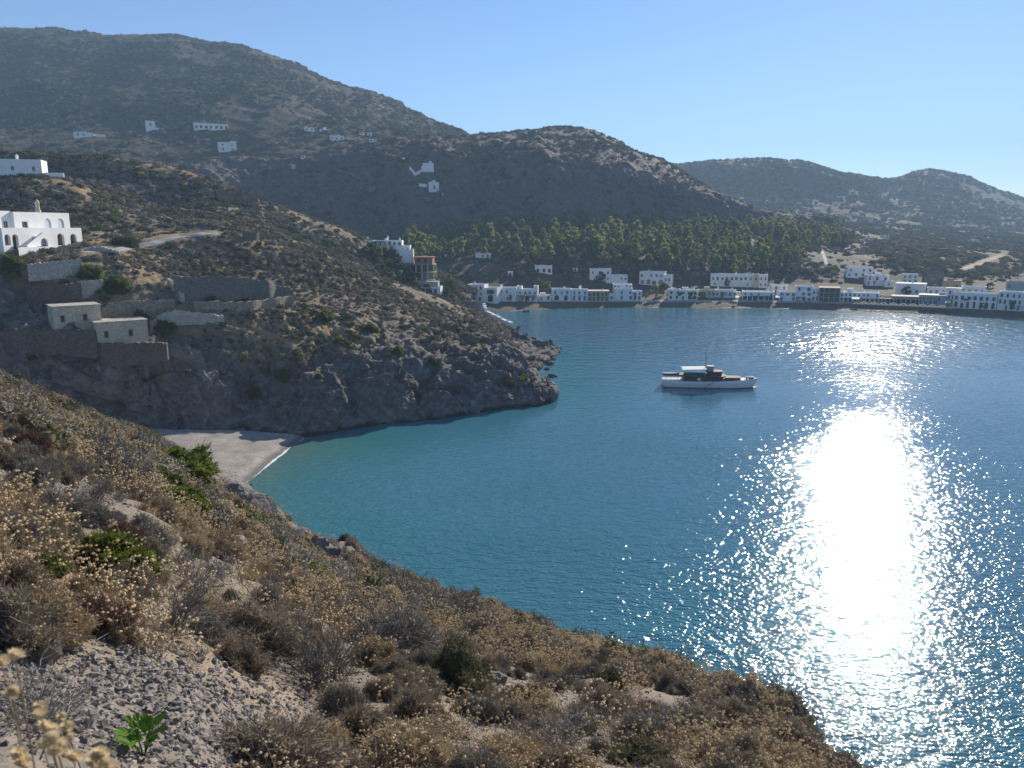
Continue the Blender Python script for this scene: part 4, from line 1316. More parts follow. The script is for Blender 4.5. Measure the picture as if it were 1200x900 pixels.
house("white house with red awning right of the blue grey glazed building", 1108.5, 1123, 338.5, 357.5, [(0.06, 3, 1.0, 1.9, 'r', "void"), (0.38, 3, 0.8, 1.3, 'r', "window"), (0.68, 2, 0.9, 1.1, 'r', "window")], yaw=-3, roof=M_cream, extra=veranda(0.1, 0.9, 0.30, 1.6, M_tile, 3), **B)
house("big white house with a row of arched windows and arched doors", 1119, 1163, 343.5, 362, [(0.05, 7, 1.0, 2.2, 'a', "window"), (0.55, 7, 0.95, 1.5, 'a', "window")], yaw=-6, depth=8, **B)
house("narrow orange plastered house front between two white houses", 1163.5, 1169.5, 344, 362.5, [(0.06, 1, 0.9, 1.9, 'r', "door"), (0.55, 1, 0.8, 1.3, 'r', "shutter")], mat=M_orange, yaw=-6, **B)
house("white three-storey house with pointed dark windows at the right end of the beach", 1170, 1194, 342, 364, [(0.04, 4, 0.9, 1.8, 'r', "window"), (0.36, 5, 0.75, 1.5, 'a', "window"), (0.70, 4, 0.75, 1.3, 'a', "window")], yaw=-8, ch=[(0.2, 0.4, 0.7)], **B)
house("white house cut off by the right picture edge, plain front", 1194.5, 1220, 346, 365, W2(4), yaw=-10, **B)

# upper rows
U = dict(group="houses on the slope above the beach")
house("tall white cube house with long low wing among the pines", 691, 716, 314.5, 329, W2(3), yaw=4, wings=[(0.75, 1.75, -1.5, 5, 0.5, None, [(0.12, 5, 0.8, 1.1, 'r', "window")])], **U)
house("white villa with four big arches on its lower floor", 749, 777, 318.5, 334.5, [(0.1, 4, 1.8, 2.0, 'a', "window"), (0.62, 5, 0.95, 1.2, 'r', "window")], yaw=-10, wings=[(1.0, 1.3, 1.0, 6, 0.78, M_white, [(0.35, 2, 0.8, 1.3, 'r', "window")])], ch=[(0.35, 0.4, 0.6)], **U)
house("long white terrace house with a small dome and dark windows under the wood", 833, 881, 321.5, 336, [(0.1, 4, 1.0, 1.2, 'r', "window"), (0.55, 9, 1.0, 1.3, 'r', "window")], yaw=2, depth=7, wings=[(1.0, 1.13, -0.8, 6, 1.05, M_cream, [(0.55, 1, 0.9, 1.2, 'r', "window")]), (1.13, 1.33, -1.6, 6, 1.0, None, [(0.15, 2, 0.8, 1.2, 'r', "window"), (0.6, 2, 0.8, 1.2, 'r', "window")])], ch=[(0.6, 0.3, 0.5)], **U)
house("white stepped villa at the top of the bare slope on the right", 993.5, 1021, 313, 325, W2(4), yaw=8, wings=[(-0.05, 0.45, -2.0, 4, 0.6, None, [(0.15, 2, 0.9, 1.2, 'r', "window")])], base=4, **U)
house("white stepped house lower down the ridge with four dark doors", 1016, 1040, 322.5, 335, [(0.1, 4, 0.9, 1.7, 'r', "window"), (0.56, 3, 0.9, 1.3, 'r', "void")], yaw=10, wings=[(0.75, 1.15, -3.0, 4, 0.55, None, [(0.1, 1, 0.8, 1.0, 'r', "window")])], base=4, **U)
house("white two-storey house with four blue windows behind the beach pavilion", 1058, 1074, 321, 332, [(0.1, 3, 0.9, 1.3, 'r', "shutter"), (0.55, 3, 0.8, 1.1, 'r', "shutter")], yaw=4, **U)
house("windowless grey stone house with a gabled end among white houses", 1084, 1103, 321, 338, [(0.6, 1, 0.7, 0.9, 'r', "window")], mat=M_stoneg, yaw=14, land=["coast"], extra=lambda e, w, d, h: gable(e, w, d, h), **U)
house("brown stone house with a terracotta roof right of the grey gabled one", 1105, 1124, 329.5, 340, W1(2, 0.3), mat=M_beige, yaw=6, roof=M_tile, **U)
house("wide plain white house with a low roof edge behind the pavilion", 1050.5, 1081, 333, 346, [(0.2, 2, 1.0, 1.3, 'r', "window")], yaw=-4, roof=M_white, **U)
house("white house with three windows behind the blue grey glazed building", 1087, 1107, 337, 347, W1(3, 0.3), yaw=0, **U)
house("low white house beside round trees at the right end of the town", 1127, 1152, 336, 346, W1(4, 0.3), yaw=-4, **U)
house("grey white house above the right end of the beach", 1180, 1204, 330, 343, W1(4, 0.4), mat=M_blueg, yaw=-6, **U)
house("low white bungalow with flat roof in the clearing above the beach", 557, 575, 297, 302.5, W1(3, 0.25), yaw=-2, depth=4, **U)
house("white cottage with dark porch in the field above the beach row", 627, 647, 311, 320, [(0.12, 3, 1.3, 1.6, 'r', "void")], yaw=3, depth=5, **U)
house("tiny white hut in the field left of the porch cottage", 595, 601, 318.5, 324, W1(1, 0.2), yaw=0, depth=3, **U)
house("tiny pale hut under the pines right of the porch cottage", 671, 677, 314, 318.5, W1(1, 0.2), yaw=0, depth=3, **U)
house("long pale flat-roofed house at the top edge of the pine wood", 926, 943, 270.5, 275, W1(4, 0.25), yaw=0, depth=5, **U)
FARH = [(1018, 281.5, 8, 3.2), (1037, 279, 9, 3.4), (1052, 276, 6, 3), (1029, 269, 6, 2.6), (1074, 271, 8, 2.6), (1092, 276, 5, 2.4), (1140, 284, 8, 3), (978, 272, 7, 2.8), (990, 277, 6, 2.8), (1105, 294, 7, 3), (1014, 292, 7, 3.2), (1120, 268, 6, 2.4)]
FARL = ["pale house on the far plain, first below the straight pale path end", "widest white house of the far plain cluster", "small white house just above the widest far one", "tiny white house highest of the far cluster under the mountain", "white house farther along the plain toward the mountain foot", "tiny hut on the far plain beside olive trees", "pale house near the dirt track on the right slope", "white house left in the far cluster, near the wood edge", "little white house between the wood edge and the far cluster", "lonely white house on the middle of the right slope", "white house low in the far cluster beside a bare field", "faint tiny house farthest to the right below the mountain"]
for (u, v, w, h), lab in zip(FARH, FARL):
    house(lab, u - w / 2, u + w / 2, v - h, v, [(0.25, 2, 1.0, 1.3, 'r', "window")], yaw=random.uniform(-12, 12), depth=5, group="small houses on the far plain", land=["coast", "far_mountains"])
G = dict(group="small houses on the big mountain", land=["mountain", "cliff_ridge"])
house("low white farmhouse at the left on the mountain slope", 89, 108, 155, 161, W1(3, 0.3), yaw=6, wings=[(1.1, 1.7, 1, 5, 0.8, None, [])], **G)
house("white chapel-like tower house with a lower wing on the mountain slope", 172, 182, 142, 153, [(0.5, 1, 1.0, 1.6, 'a', "window")], yaw=5, wings=[(1.0, 2.0, 0.5, 5, 0.35, None, [(0.1, 1, 1.0, 1.2, 'r', "window")])], **G)
house("long white flat-roofed building across the mountain slope", 229, 267, 145, 153, [(0.3, 7, 1.6, 1.8, 'r', "window")], yaw=4, depth=8, **G)
house("white cube house standing alone below the long mountain building", 257, 277, 167, 178, [(0.15, 2, 1.2, 1.6, 'r', "window"), (0.6, 2, 1.0, 1.2, 'r', "window")], yaw=4, wings=[(0.7, 1.0, 1, 4, 1.15, None, [])], **G)
house("small white house left in the row above the cliff", 357, 368, 149.5, 154, W1(2, 0.3), yaw=2, **G)
house("low white house second in the row above the cliff", 375, 386, 151.5, 155, W1(2, 0.3), yaw=2, **G)
house("widest white house of the row above the cliff, stepped roofs", 387, 403, 159, 165, W1(3, 0.3), yaw=2, wings=[(0.9, 1.7, 0.5, 6, 0.6, None, [(0.15, 2, 0.9, 1.2, 'r', "window")])], **G)
house("small white house right of the stepped house above the cliff", 421, 427, 155, 158.5, W1(1, 0.3), yaw=0, **G)
house("white house at the mountain foot near the cliff top edge", 430, 436, 155.5, 159.5, W1(1, 0.3), yaw=0, **G)
house("white house right on the brink of the cliff", 433, 441, 163, 167.5, W1(2, 0.3), yaw=0, **G)
house("tiny white hut alone above the dark cliff", 353, 358, 182.5, 186, W1(1, 0.3), yaw=0, depth=3, **G)

# --- villa above the bay, and the unfinished house below it
house("white terraced villa with chimneys above the unfinished concrete house", 437, 471, 282, 296, [(0.14, 4, 1.1, 1.6, 'r', "window"), (0.56, 6, 1.0, 1.4, 'r', "window")], yaw=-6, land=["hillside"], depth=7, base=5,
      wings=[(-0.38, 0.0, 0.8, 6, 1.0, None, [(0.5, 2, 0.9, 1.2, 'r', "window")]), (0.75, 1.3, -3.0, 5, 0.62, None, [(0.15, 3, 0.9, 1.3, 'r', "window")]), (0.95, 1.42, -5.5, 3, 0.3, None, [])],
      ch=[(0.5, 0.4, 1.2), (-0.2, 0.5, 0.9), (0.9, 0.6, 0.6)], extra=veranda(0.1, 0.42, 0.92, 1.8, M_shade, 3))
def unfinished():
    p, s, rz = place(484, 327, ["hillside"], -8)
    e = empty("unfinished_house", (p.x, p.y, p.z - 0.3), rz, "unfinished concrete frame house with red brick upper room", "house")
    w = 50 * s
    fh = 9.0 * s
    for i in range(3):
        bm = bmesh.new()
        add_box(bm, -w / 2, w / 2, 0, 8, i * fh - 0.22, i * fh)
        obj("floor_slab", bm, M_grey, e)
    for i in range(2):
        for q in range(8):
            x = -w / 2 + 0.15 + (w - 0.5) * q / 7
            for y in (0.1, 7.6):
                bm = bmesh.new(); add_box(bm, x, x + 0.3, y, y + 0.3, i * fh + 0.003, (i + 1) * fh - 0.223)
                obj("column", bm, M_grey if q < 4 else M_cream, e)
        bm = bmesh.new()
        add_box(bm, -w / 2 + 0.5, w / 2 - 0.5, 4.0, 4.2, i * fh + 0.003, (i + 1) * fh - 0.224)
        obj("back_wall", bm, M_grey if i == 0 else M_stoneg, e)
    bm = bmesh.new()
    add_box(bm, -w / 2 + 0.1, -w / 2 + 4.0, 0.5, 0.7, 0.004, fh - 0.226)
    obj("infill_wall", bm, M_grey, e)
    bm = bmesh.new()
    add_facade(bm, [(0, 0), (w * 0.42, 0), (w * 0.42, fh * 0.85), (0, fh * 0.85)], [(w * 0.1, 0.7, 1.2, 1.1, 'r'), (w * 0.26, 0.7, 1.2, 1.1, 'r')], 0.25)
    add_box(bm, 0, w * 0.42, 0.25, 6, 0, fh * 0.85, 0, skip=("front", "bottom"))
    o = obj("brick_room", bm, M_brick, e, (w * 0.04, 0.6, fh * 2 + 0.003))
    bm = bmesh.new(); add_box(bm, -0.3, w * 0.42 + 0.3, -0.4, 6.3, fh * 0.85 + 0.003, fh * 0.85 + 0.25)
    obj("roof", bm, M_tile, o)
    bm = bmesh.new(); add_box(bm, -w * 0.5, -w * 0.02, -0.3, 6.3, fh * 2 + 0.004, fh * 2 + 0.4)
    obj("roof", bm, M_tile, e)
    bm = bmesh.new(); add_box(bm, w * 0.02, w * 0.62, -4.5, -0.01, -4, -0.25)
    obj("terrace", bm, M_pale, e)
    bm = bmesh.new(); add_box(bm, -w * 0.72, -w * 0.5, 1.0, 7, -3, fh * 2.3)
    obj("stair_block", bm, M_grey, e)
unfinished()
house("low white house with thin flat canopy and arch below the unfinished house", 492, 516, 336, 344, [(0.1, 1, 1.6, 2.0, 'a', "void"), (0.1, 2, 1.0, 1.4, 'r', "door")], yaw=-10, land=["hillside", "coast"], depth=5, base=4, extra=veranda(-0.1, 0.75, 0.85, 2.2, M_canvas, 3))

# --- stone huts on the ledge of the headland
def hut(label, u0, u1, vt, vb, nwin, yaw, base):
    # stands clear of the cliff face, floor carried by the ledge wall
    p, s, rz = place((u0 + u1) / 2, vb, ["headland"], yaw)
    w, h = (u1 - u0) * s / math.cos(math.radians(yaw)), (vb - vt) * s
    e = empty("stone_hut", (p.x, p.y, p.z), rz, label, "hut", "stone huts on the cliff ledge")
    ops = [(w * (0.19 + (0.47 if nwin == 2 else 0) * i), h * 0.28, 0.62, 1.05, 'r') for i in range(nwin)]
    bm = bmesh.new()
    add_facade(bm, [(0, -base), (w, -base), (w, h), (0, h)], ops, 0.4)
    add_box(bm, 0, w, 0.4, 4.6, -base, h - 0.02, 0, skip=("front", "top"))
    obj("wall", bm, M_hut, e, (-w / 2, 0, 0))
    bm = bmesh.new(); add_box(bm, -0.12, w + 0.12, -0.12, 4.7, h - 0.018, h + 0.14)
    obj("roof", bm, M_pale, e, (-w / 2, 0, 0))
    for (cx, z, ww, hh, _) in ops:
        window(e, -w / 2 + cx, z, ww, hh, 'r', M_glass, 0.3)
    return e
hut("upper stone hut with two small dark windows, left of its twin on the ledge", 68, 117, 359, 384, 2, 9, 0.5)
hut("lower stone hut with two small windows at the ledge end above the cliff", 118, 172, 377, 402, 2, 10, 1.0)

# --- free walls: (u, top v, foot v); the foot stands on the land
def wall_line(name, label, pts, mat, th=0.5, land=("headland",), cat="wall", group=None, ext=1.0, sub=16, Yfix=None):
    foot = []
    for i in range(len(pts) - 1):
        for k in range(sub if i < len(pts) - 2 else sub + 1):
            t = k / sub
            u, vt, vb = [pts[i][j] * (1 - t) + pts[i + 1][j] * t for j in range(3)]
            p = at(u, vb, list(land)) if Yfix is None else Vector(P(u, vb, Yfix[0] + (Yfix[1] - Yfix[0]) * (i + t) / (len(pts) - 1)))
            if p is None: continue
            p = p * (1 - 0.6 / p.y) + Vector((0, 0, EYE)) * (0.6 / p.y)
            top = P(u, vt, p.y)
            foot.append((p.x, p.y, p.z - ext, top[2]))
    A = np.array(foot)
    # even out jumps of the sight-line hits
    for _ in range(3):
        A[1:-1, :2] = (A[:-2, :2] + 2 * A[1:-1, :2] + A[2:, :2]) / 4
    d = np.gradient(A[:, :2], axis=0)
    nrm = np.stack([-d[:, 1], d[:, 0]], -1); nrm /= np.linalg.norm(nrm, axis=1, keepdims=True) + 1e-9
    bm = bmesh.new()
    rows = []
    jr = np.random.default_rng(len(A))
    for (x, y, z0, z1), q in zip(A, nrm):
        j = jr.normal(0, 0.09)
        rows.append([bm.verts.new(c) for c in ((x, y, z0), (x, y, z1 + j), (x + q[0] * th, y + q[1] * th, z1 + j), (x + q[0] * th, y + q[1] * th, z0))])
    for a, b in zip(rows[:-1], rows[1:]):
        for k in range(3):
            bm.faces.new((a[k], b[k], b[k + 1], a[k + 1]))
    bm.faces.new(rows[0]); bm.faces.new(rows[-1][::-1])
    return tag(obj(name, bm, mat), label, cat, group, 'thing')
RW = "dry stone walls of the headland"
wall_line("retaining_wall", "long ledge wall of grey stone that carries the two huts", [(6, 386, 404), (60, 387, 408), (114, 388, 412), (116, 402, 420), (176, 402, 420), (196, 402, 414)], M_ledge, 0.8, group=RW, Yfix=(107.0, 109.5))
wall_line("retaining_wall", "pale rubble wall under the terrace of the white arched house", [(33, 310, 322), (60, 307, 320), (97, 304, 316)], M_pale, 0.6, group=RW)
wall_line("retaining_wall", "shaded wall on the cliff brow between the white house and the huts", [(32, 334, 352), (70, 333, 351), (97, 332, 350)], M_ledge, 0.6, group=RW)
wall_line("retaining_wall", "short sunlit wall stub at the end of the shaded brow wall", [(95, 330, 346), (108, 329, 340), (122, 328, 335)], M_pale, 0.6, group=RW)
def big_wall():
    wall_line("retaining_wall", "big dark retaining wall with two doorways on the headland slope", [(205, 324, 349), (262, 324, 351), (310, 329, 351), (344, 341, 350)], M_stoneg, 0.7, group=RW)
    for u in (236, 248):
        p = at(u, 347, ["headland"])
        s = p.y / 900
        bm = bmesh.new()
        add_facade(bm, loop_pts((0, 0, 4.2 * s, 10 * s, 'a')), [], 0.3)
        # flat dark plate on the wall; its colour stands for shade in the opening
        bmesh.ops.translate(bm, vec=(0, -0.25, 0), verts=bm.verts)
        o = obj("doorway_shade", bm, M_glass, None, (p.x, p.y - 0.3, p.z))
        o.rotation_euler = (0, 0, 0.1)
        w = bpy.data.objects.get("retaining_wall.004")
        if w is not None:
            o.parent = w
big_wall()
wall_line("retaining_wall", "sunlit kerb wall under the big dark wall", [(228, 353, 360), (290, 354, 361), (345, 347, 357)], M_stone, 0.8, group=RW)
wall_line("retaining_wall", "curved pale wall winding below the doorways toward the huts", [(178, 377, 386), (190, 368, 379), (206, 364, 374), (232, 366, 373), (263, 370, 376)], M_pale, 0.5, group=RW)
wall_line("retaining_wall", "curved wall hugging the path above the upper hut", [(120, 362, 372), (132, 355, 365), (160, 353, 360), (205, 351, 356)], M_stone, 0.5, group=RW)
wall_line("retaining_wall", "ruined side wall climbing beside the big dark wall", [(196, 326, 334), (205, 335, 343), (212, 345, 352)], M_pale, 0.6, group=RW)
wall_line("retaining_wall", "brown wall of an old terrace standing on the hill spur", [(255, 222, 238), (280, 222, 238), (302, 223, 236)], M_stoneb, 1.0, land=("hillside",), Yfix=(238, 243), ext=3.0)
wall_line("retaining_wall", "short grey wall below the road on the hillside", [(284, 270, 278), (304, 274, 281)], M_stoneg, 0.6, land=("hillside", "headland"))
wall_line("retaining_wall", "white kerb along the road past the white house", [(100, 290, 294), (120, 289, 293), (140, 295, 300)], M_pale, 0.4, land=("headland",))
wall_line("quay_wall", "grey stone quay wall at the foot of the headland by the beach", [(538, 352.5, 366), (556, 353, 368), (569, 353.5, 369)], M_stoneg, 1.0, land=("coast", "headland"), Yfix=(266, 268))
wall_line("quay_steps", "white edged sloping steps running down from the quay to the water", [(565, 355, 368), (568, 364, 371), (580, 370, 374), (590, 375, 378), (597, 377.5, 379)], M_white, 1.2, cat="steps", Yfix=(266, 240))

for i, pts in enumerate(([(268, 243, 247), (300, 246, 250), (338, 255, 259)], [(276, 252, 255), (318, 258, 261), (352, 267, 270)], [(286, 260, 263), (330, 268, 271)], [(318, 274, 277), (372, 289, 292)], [(352, 272, 275), (398, 283, 286)],
        [(60, 222, 225), (100, 231, 234)], [(150, 246, 249), (205, 257, 260)], [(210, 244, 247), (250, 249, 252)], [(384, 300, 303), (420, 309, 312)])):
    wall_line("terrace_wall", "low dry stone terrace wall crossing the scrubby hillside", pts, M_stone, 0.5, land=("hillside",), group="old terrace walls of the hillside")
# --- roads
def track(name, pts, width, mat, land, lift=0.06):
    q = []
    for i in range(len(pts) - 1):
        for k in range(10):
            t = k / 10
            p = at(pts[i][0] * (1 - t) + pts[i + 1][0] * t, pts[i][1] * (1 - t) + pts[i + 1][1] * t, land)
            if p is not None: q.append(p)
    A = np.array([list(p) for p in q])
    for _ in range(4):
        A[1:-1] = (A[:-2] + 2 * A[1:-1] + A[2:]) / 4
    d = np.gradient(A[:, :2], axis=0)
    nn = np.stack([-d[:, 1], d[:, 0]], -1); nn /= np.linalg.norm(nn, axis=1, keepdims=True) + 1e-9
    V = []
    for a, n in zip(A, nn):
        for s in (-1, -0.5, 0, 0.5, 1):
            x, y = a[:2] + n * s * width / 2
            h = drop(x, y, land)
            z = (h.z if h is not None and abs(h.z - a[2]) < 2 else a[2]) + lift
            V.append((x, y, z))
    o = link(name, mesh_from(name, np.array(V), grid_faces(len(A), 5), [mat], smooth_shade=True))
    tag(o, None, None, None, "structure")
M_dirt = plain("dirt_road", (0.42, 0.33, 0.24), 0.95, 0.25, 0.8)
M_conc = plain("concrete_road", (0.42, 0.40, 0.38), 0.9, 0.2, 0.5)
track("dirt_road", [(98, 296), (140, 293), (175, 286), (205, 279), (235, 274), (258, 273)], 2.2, M_conc, ["headland", "hillside"])
track("dirt_road", [(110, 274), (140, 275), (170, 275), (205, 275)], 3.0, M_dirt, ["headland", "hillside"])
track("dirt_road", [(1128, 316), (1140, 312), (1160, 304), (1178, 298)], 4.0, M_dirt, ["coast"])
track("straight_path", [(960, 283), (963, 294), (967, 304), (969, 311)], 1.6, M_conc, ["coast"])
track("street", [(556, 352.5), (600, 352.8), (680, 353), (760, 353), (850, 353), (940, 354), (1030, 356), (1110, 359)], 4.0, M_conc, ["coast"], 0.1)
# --- the white house with arches on the headland (its front runs away to the right, towards the sun)
def arched_house():
    o = np.array(P(3, 293, 121))
    az_n = math.radians(99)                  # the way the front faces, clockwise from +y
    rz = math.pi - az_n                       # local -y points that way
    ax, ay = np.array((math.cos(rz), math.sin(rz), 0)), np.array((-math.sin(rz), math.cos(rz), 0))
    def on(u, v, y=0.0):
        """local x, z where the line of sight meets the plane of the front set back by y"""
        d = ray(u, v)
        t = ((o + ay * y - np.array((0, 0, EYE))) @ ay) / (d @ ay)
        q = np.array((0, 0, EYE)) + d * t - o
        return q @ ax, q[2]
    def arch(u0, u1, vt, vb, y=0.0, kind='a'):
        x0, x1 = on(u0, (vt + vb) / 2, y)[0], on(u1, (vt + vb) / 2, y)[0]
        um = (u0 + u1) / 2
        zt, zb = on(um, vt, y)[1], on(um, vb, y)[1]
        return ((x0 + x1) / 2, zb, x1 - x0, max(zt - zb, (x1 - x0) * 0.62), kind)
    e = empty("arched_house", o, rz, "white two-storey house with arched terrace, outside stair and slim chimney on the headland", "house")
    X0, XR = on(3, 280)[0], on(96.5, 280)[0]
    H1 = on(50, 267)[1]
    ops = [arch(5.5, 12.5, 274.5, 287.5), arch(15, 22, 274.5, 292), arch(67, 75.5, 273.5, 287.5), arch(82.5, 90, 274, 287)]
    bm = bmesh.new()
    add_facade(bm, [(X0, -4), (XR, -4), (XR, H1), (X0, H1)], ops, 0.45)
    obj("arcade", bm, M_white, e)
    bm = bmesh.new()
    add_box(bm, X0, XR, 0.45, 7.0, -4, H1 - 0.6, 0, skip=("front",))
    for b in ((X0, X0 + 0.25, 0.45, 3.0), (XR - 0.25, XR, 0.45, 3.0)):
        add_box(bm, *b, H1 - 0.598, H1, 0, skip=("bottom",))
    obj("terrace", bm, M_white, e)
    bm = bmesh.new(); add_box(bm, X0 + 0.3, XR - 0.3, 2.2, 2.4, -3, H1 - 0.7)
    obj("inner_wall", bm, M_cream, e)
    Y2 = 2.6
    ZB = H1 - 0.6 + 0.003
    A0, A1 = on(16.5, 258, Y2)[0], on(81.5, 258, Y2)[0]
    H2 = on(50, 249, Y2)[1] - ZB
    bm = bmesh.new()
    def rel(q, kind):
        return (q[0] - A0, max(q[1] - ZB, 0.05), q[2], q[3], kind)
    ox = [rel(arch(26, 33, 259.5, 267, Y2, 'r'), 'r'), rel(arch(52.5, 60, 256, 269, Y2), 'a'), rel(arch(67.5, 75, 256, 269, Y2), 'a')]
    add_facade(bm, [(0, 0), (A1 - A0, 0), (A1 - A0, H2), (0, H2)], ox, 0.35)
    w2 = A1 - A0
    add_box(bm, 0, w2, 0.35, 6.0, 0, H2 - 0.3, 0, skip=("front", "bottom"))
    for b in ((0, 0.25, 0.35, 6.0), (w2 - 0.25, w2, 0.35, 6.0), (0.25, w2 - 0.25, 5.75, 6.0)):
        add_box(bm, *b, H2 - 0.298, H2, 0, skip=("bottom",))
    up = obj("upper_storey", bm, M_white, e, (A0, Y2, ZB))
    q = ox[0]; window(up, q[0], q[1], q[2], q[3], 'r', M_glass, 0.2)
    M_pdoor = plain("pale_blue_door", (0.58, 0.61, 0.68), 0.7)
    for q in ox[1:]:
        window(up, q[0], q[1], q[2], q[3], 'a', M_pdoor, 0.12, name="door")
    bm = bmesh.new(); add_box(bm, -8.0, -0.01, 0.6, 6.0, -4, H2 + 0.12)
    lw = obj("left_wing", bm, M_white, e, (A0, Y2, ZB))
    window(lw, on(10, 262, Y2)[0] - A0, 0.5, 0.9, 1.2, 'r', M_glass, -0.03, 0.56)
    cx, cz = on(44.5, 247, Y2 + 0.9)
    ct = on(43, 233.5, Y2 + 0.9)[1] - cz
    bm = bmesh.new()
    add_lathe(bm, [(0.50, -0.6), (0.46, 0.0), (0.33, 0.25), (0.31, ct * 0.6), (0.38, ct * 0.63), (0.35, ct * 0.72), (0.22, ct * 0.88), (0.06, ct)], 10, (cx, Y2 + 0.9, cz))
    obj("chimney", bm, M_cream, e)
    # outside stair: its parapet wall climbs from the lower left to the landing
    ys = -1.9
    s0x, s0z = on(32, 287, ys); s1x, s1z = on(50, 272.5, ys); s2x, _ = on(66.5, 272.5, ys)
    bm = bmesh.new()
    add_facade(bm, [(s0x, -4.5), (s2x, -4.5), (s2x, s1z), (s1x, s1z), (s0x, s0z)], [arch(48, 56.5, 279, 290, ys)], 0.3, Matrix.Translation((0, ys, 0)))
    obj("stair_wall", bm, M_white, e)
    q = arch(48, 56.5, 279, 290, ys)
    bm = bmesh.new(); add_box(bm, q[0] - q[2], q[0] + q[2], ys + 0.8, ys + 0.9, -2, q[1] + q[3] + 0.3)
    obj("niche_back", bm, M_blueg, e)
    n = 14
    bm = bmesh.new()
    for i in range(n):
        a, b = s0x + (s1x - s0x) * i / n, s0x + (s1x - s0x) * (i + 1) / n - 0.002
        add_box(bm, a, b, ys + 1.0, -0.004, -4, s0z - 0.8 + (s1z - s0z) * (i + 1) / n)
    obj("stair", bm, M_white, e)
    bm = bmesh.new(); add_box(bm, s1x + 0.01, s2x, ys + 1.0, -0.004, -4, s1z - 0.75)
    obj("landing", bm, M_white, e)
    # splayed plinth below the stair
    p0, p1 = on(20, 290, -3.2), on(68, 290, -3.2)
    bm = bmesh.new()
    add_prism(bm, [(p0[0], -3.4), (p1[0], -3.1), (p1[0], ys - 0.003), (s0x - 1.5, ys - 0.003)], -5, on(45, 289.5, -3.2)[1])
    obj("plinth", bm, M_white, e)
arched_house()

house("white one-storey house with round chimney on the upper spur", -14, 45, 187, 207, [(0.35, 3, 0.85, 1.2, 'r', "window")], yaw=-14, land=["hillside"], depth=6, base=3,
      ch=[(0.56, 0.35, 1.0)], wings=[(1.0, 1.35, 1.2, 0.4, 0.3, None, [])])

# --- whitewashed hermitage steps on the dark cliff
def hermitage():
    p = at(499, 218, ["cliff_ridge"])
    s = p.y / 900
    e = empty("cliff_hermitage", p, -math.atan2(p.x, p.y), "whitewashed chapel and zigzag walled steps high on the dark cliff", "chapel")
    def loc(u, v):
        q = at(u, v, ["cliff_ridge"])
        return e.matrix_basis.inverted() @ q
    bm = bmesh.new(); add_box(bm, -3.2, 2.6, -2.2, 3, -2.0, 3.4)
    ch = obj("chapel", bm, M_white, e, loc(509, 221))
    bm = bmesh.new(); add_lathe(bm, [(1.5, 0), (1.4, 0.5), (1.0, 1.0), (0.1, 1.3)], 12, (-0.3, 0.6, 3.40))
    obj("dome", bm, M_white, ch)
    bm = bmesh.new(); add_box(bm, -0.5, 0.5, -2.26, -2.203, -0.3, 1.6)
    obj("door", bm, M_glass, ch)
    bm = bmesh.new(); add_box(bm, -3.0, 3.0, -1.4, 2, -2.2, 2.6); add_box(bm, -3.9, -1.2, -1.9, 2, -2.2, 1.0); add_box(bm, 0.4, 2.0, -1.2, 2, 2.602, 3.6)
    obj("cell", bm, M_white, e, loc(502, 197))
    for a, b in (((486, 204), (495, 199)), ((480, 196), (486, 203)), ((491, 216), (500, 217)), ((512, 222), (519, 227))):
        A, Bv = loc(*a), loc(*b)
        bm = bmesh.new()
        n = 8
        for i in range(n):
            q = A.lerp(Bv, (i + 0.5) / n)
            add_box(bm, q.x - 0.32, q.x + 0.32, q.y - 1.1, q.y + 1.2, q.z - 1.2, q.z + 0.5)
        obj("steps", bm, M_white, e)
    bm = bmesh.new(); add_box(bm, -0.7, 0.7, -1.2, 1, -1, 1.2)
    obj("shrine", bm, M_white, e, loc(473, 187))
hermitage()
# ---------------------------------------------------------------- trees
MF_pine = foliage("pine_needles", (0.140, 0.165, 0.060), (0.205, 0.230, 0.082), 0.55, 0.5, 2.3)
MF_pined = foliage("dark_pine_needles", (0.080, 0.105, 0.042), (0.125, 0.150, 0.058), 0.5, 0.5, 2.2)
MF_leaf = foliage("garden_leaves", (0.058, 0.080, 0.026), (0.095, 0.120, 0.038), 0.5, 0.8, 1.8)
MF_cyp = foliage("cypress_leaves", (0.020, 0.032, 0.015), (0.030, 0.042, 0.020), 0.1, 0.8)
M_bark = plain("bark", (0.14, 0.10, 0.075), 0.95, 0.4, 3)

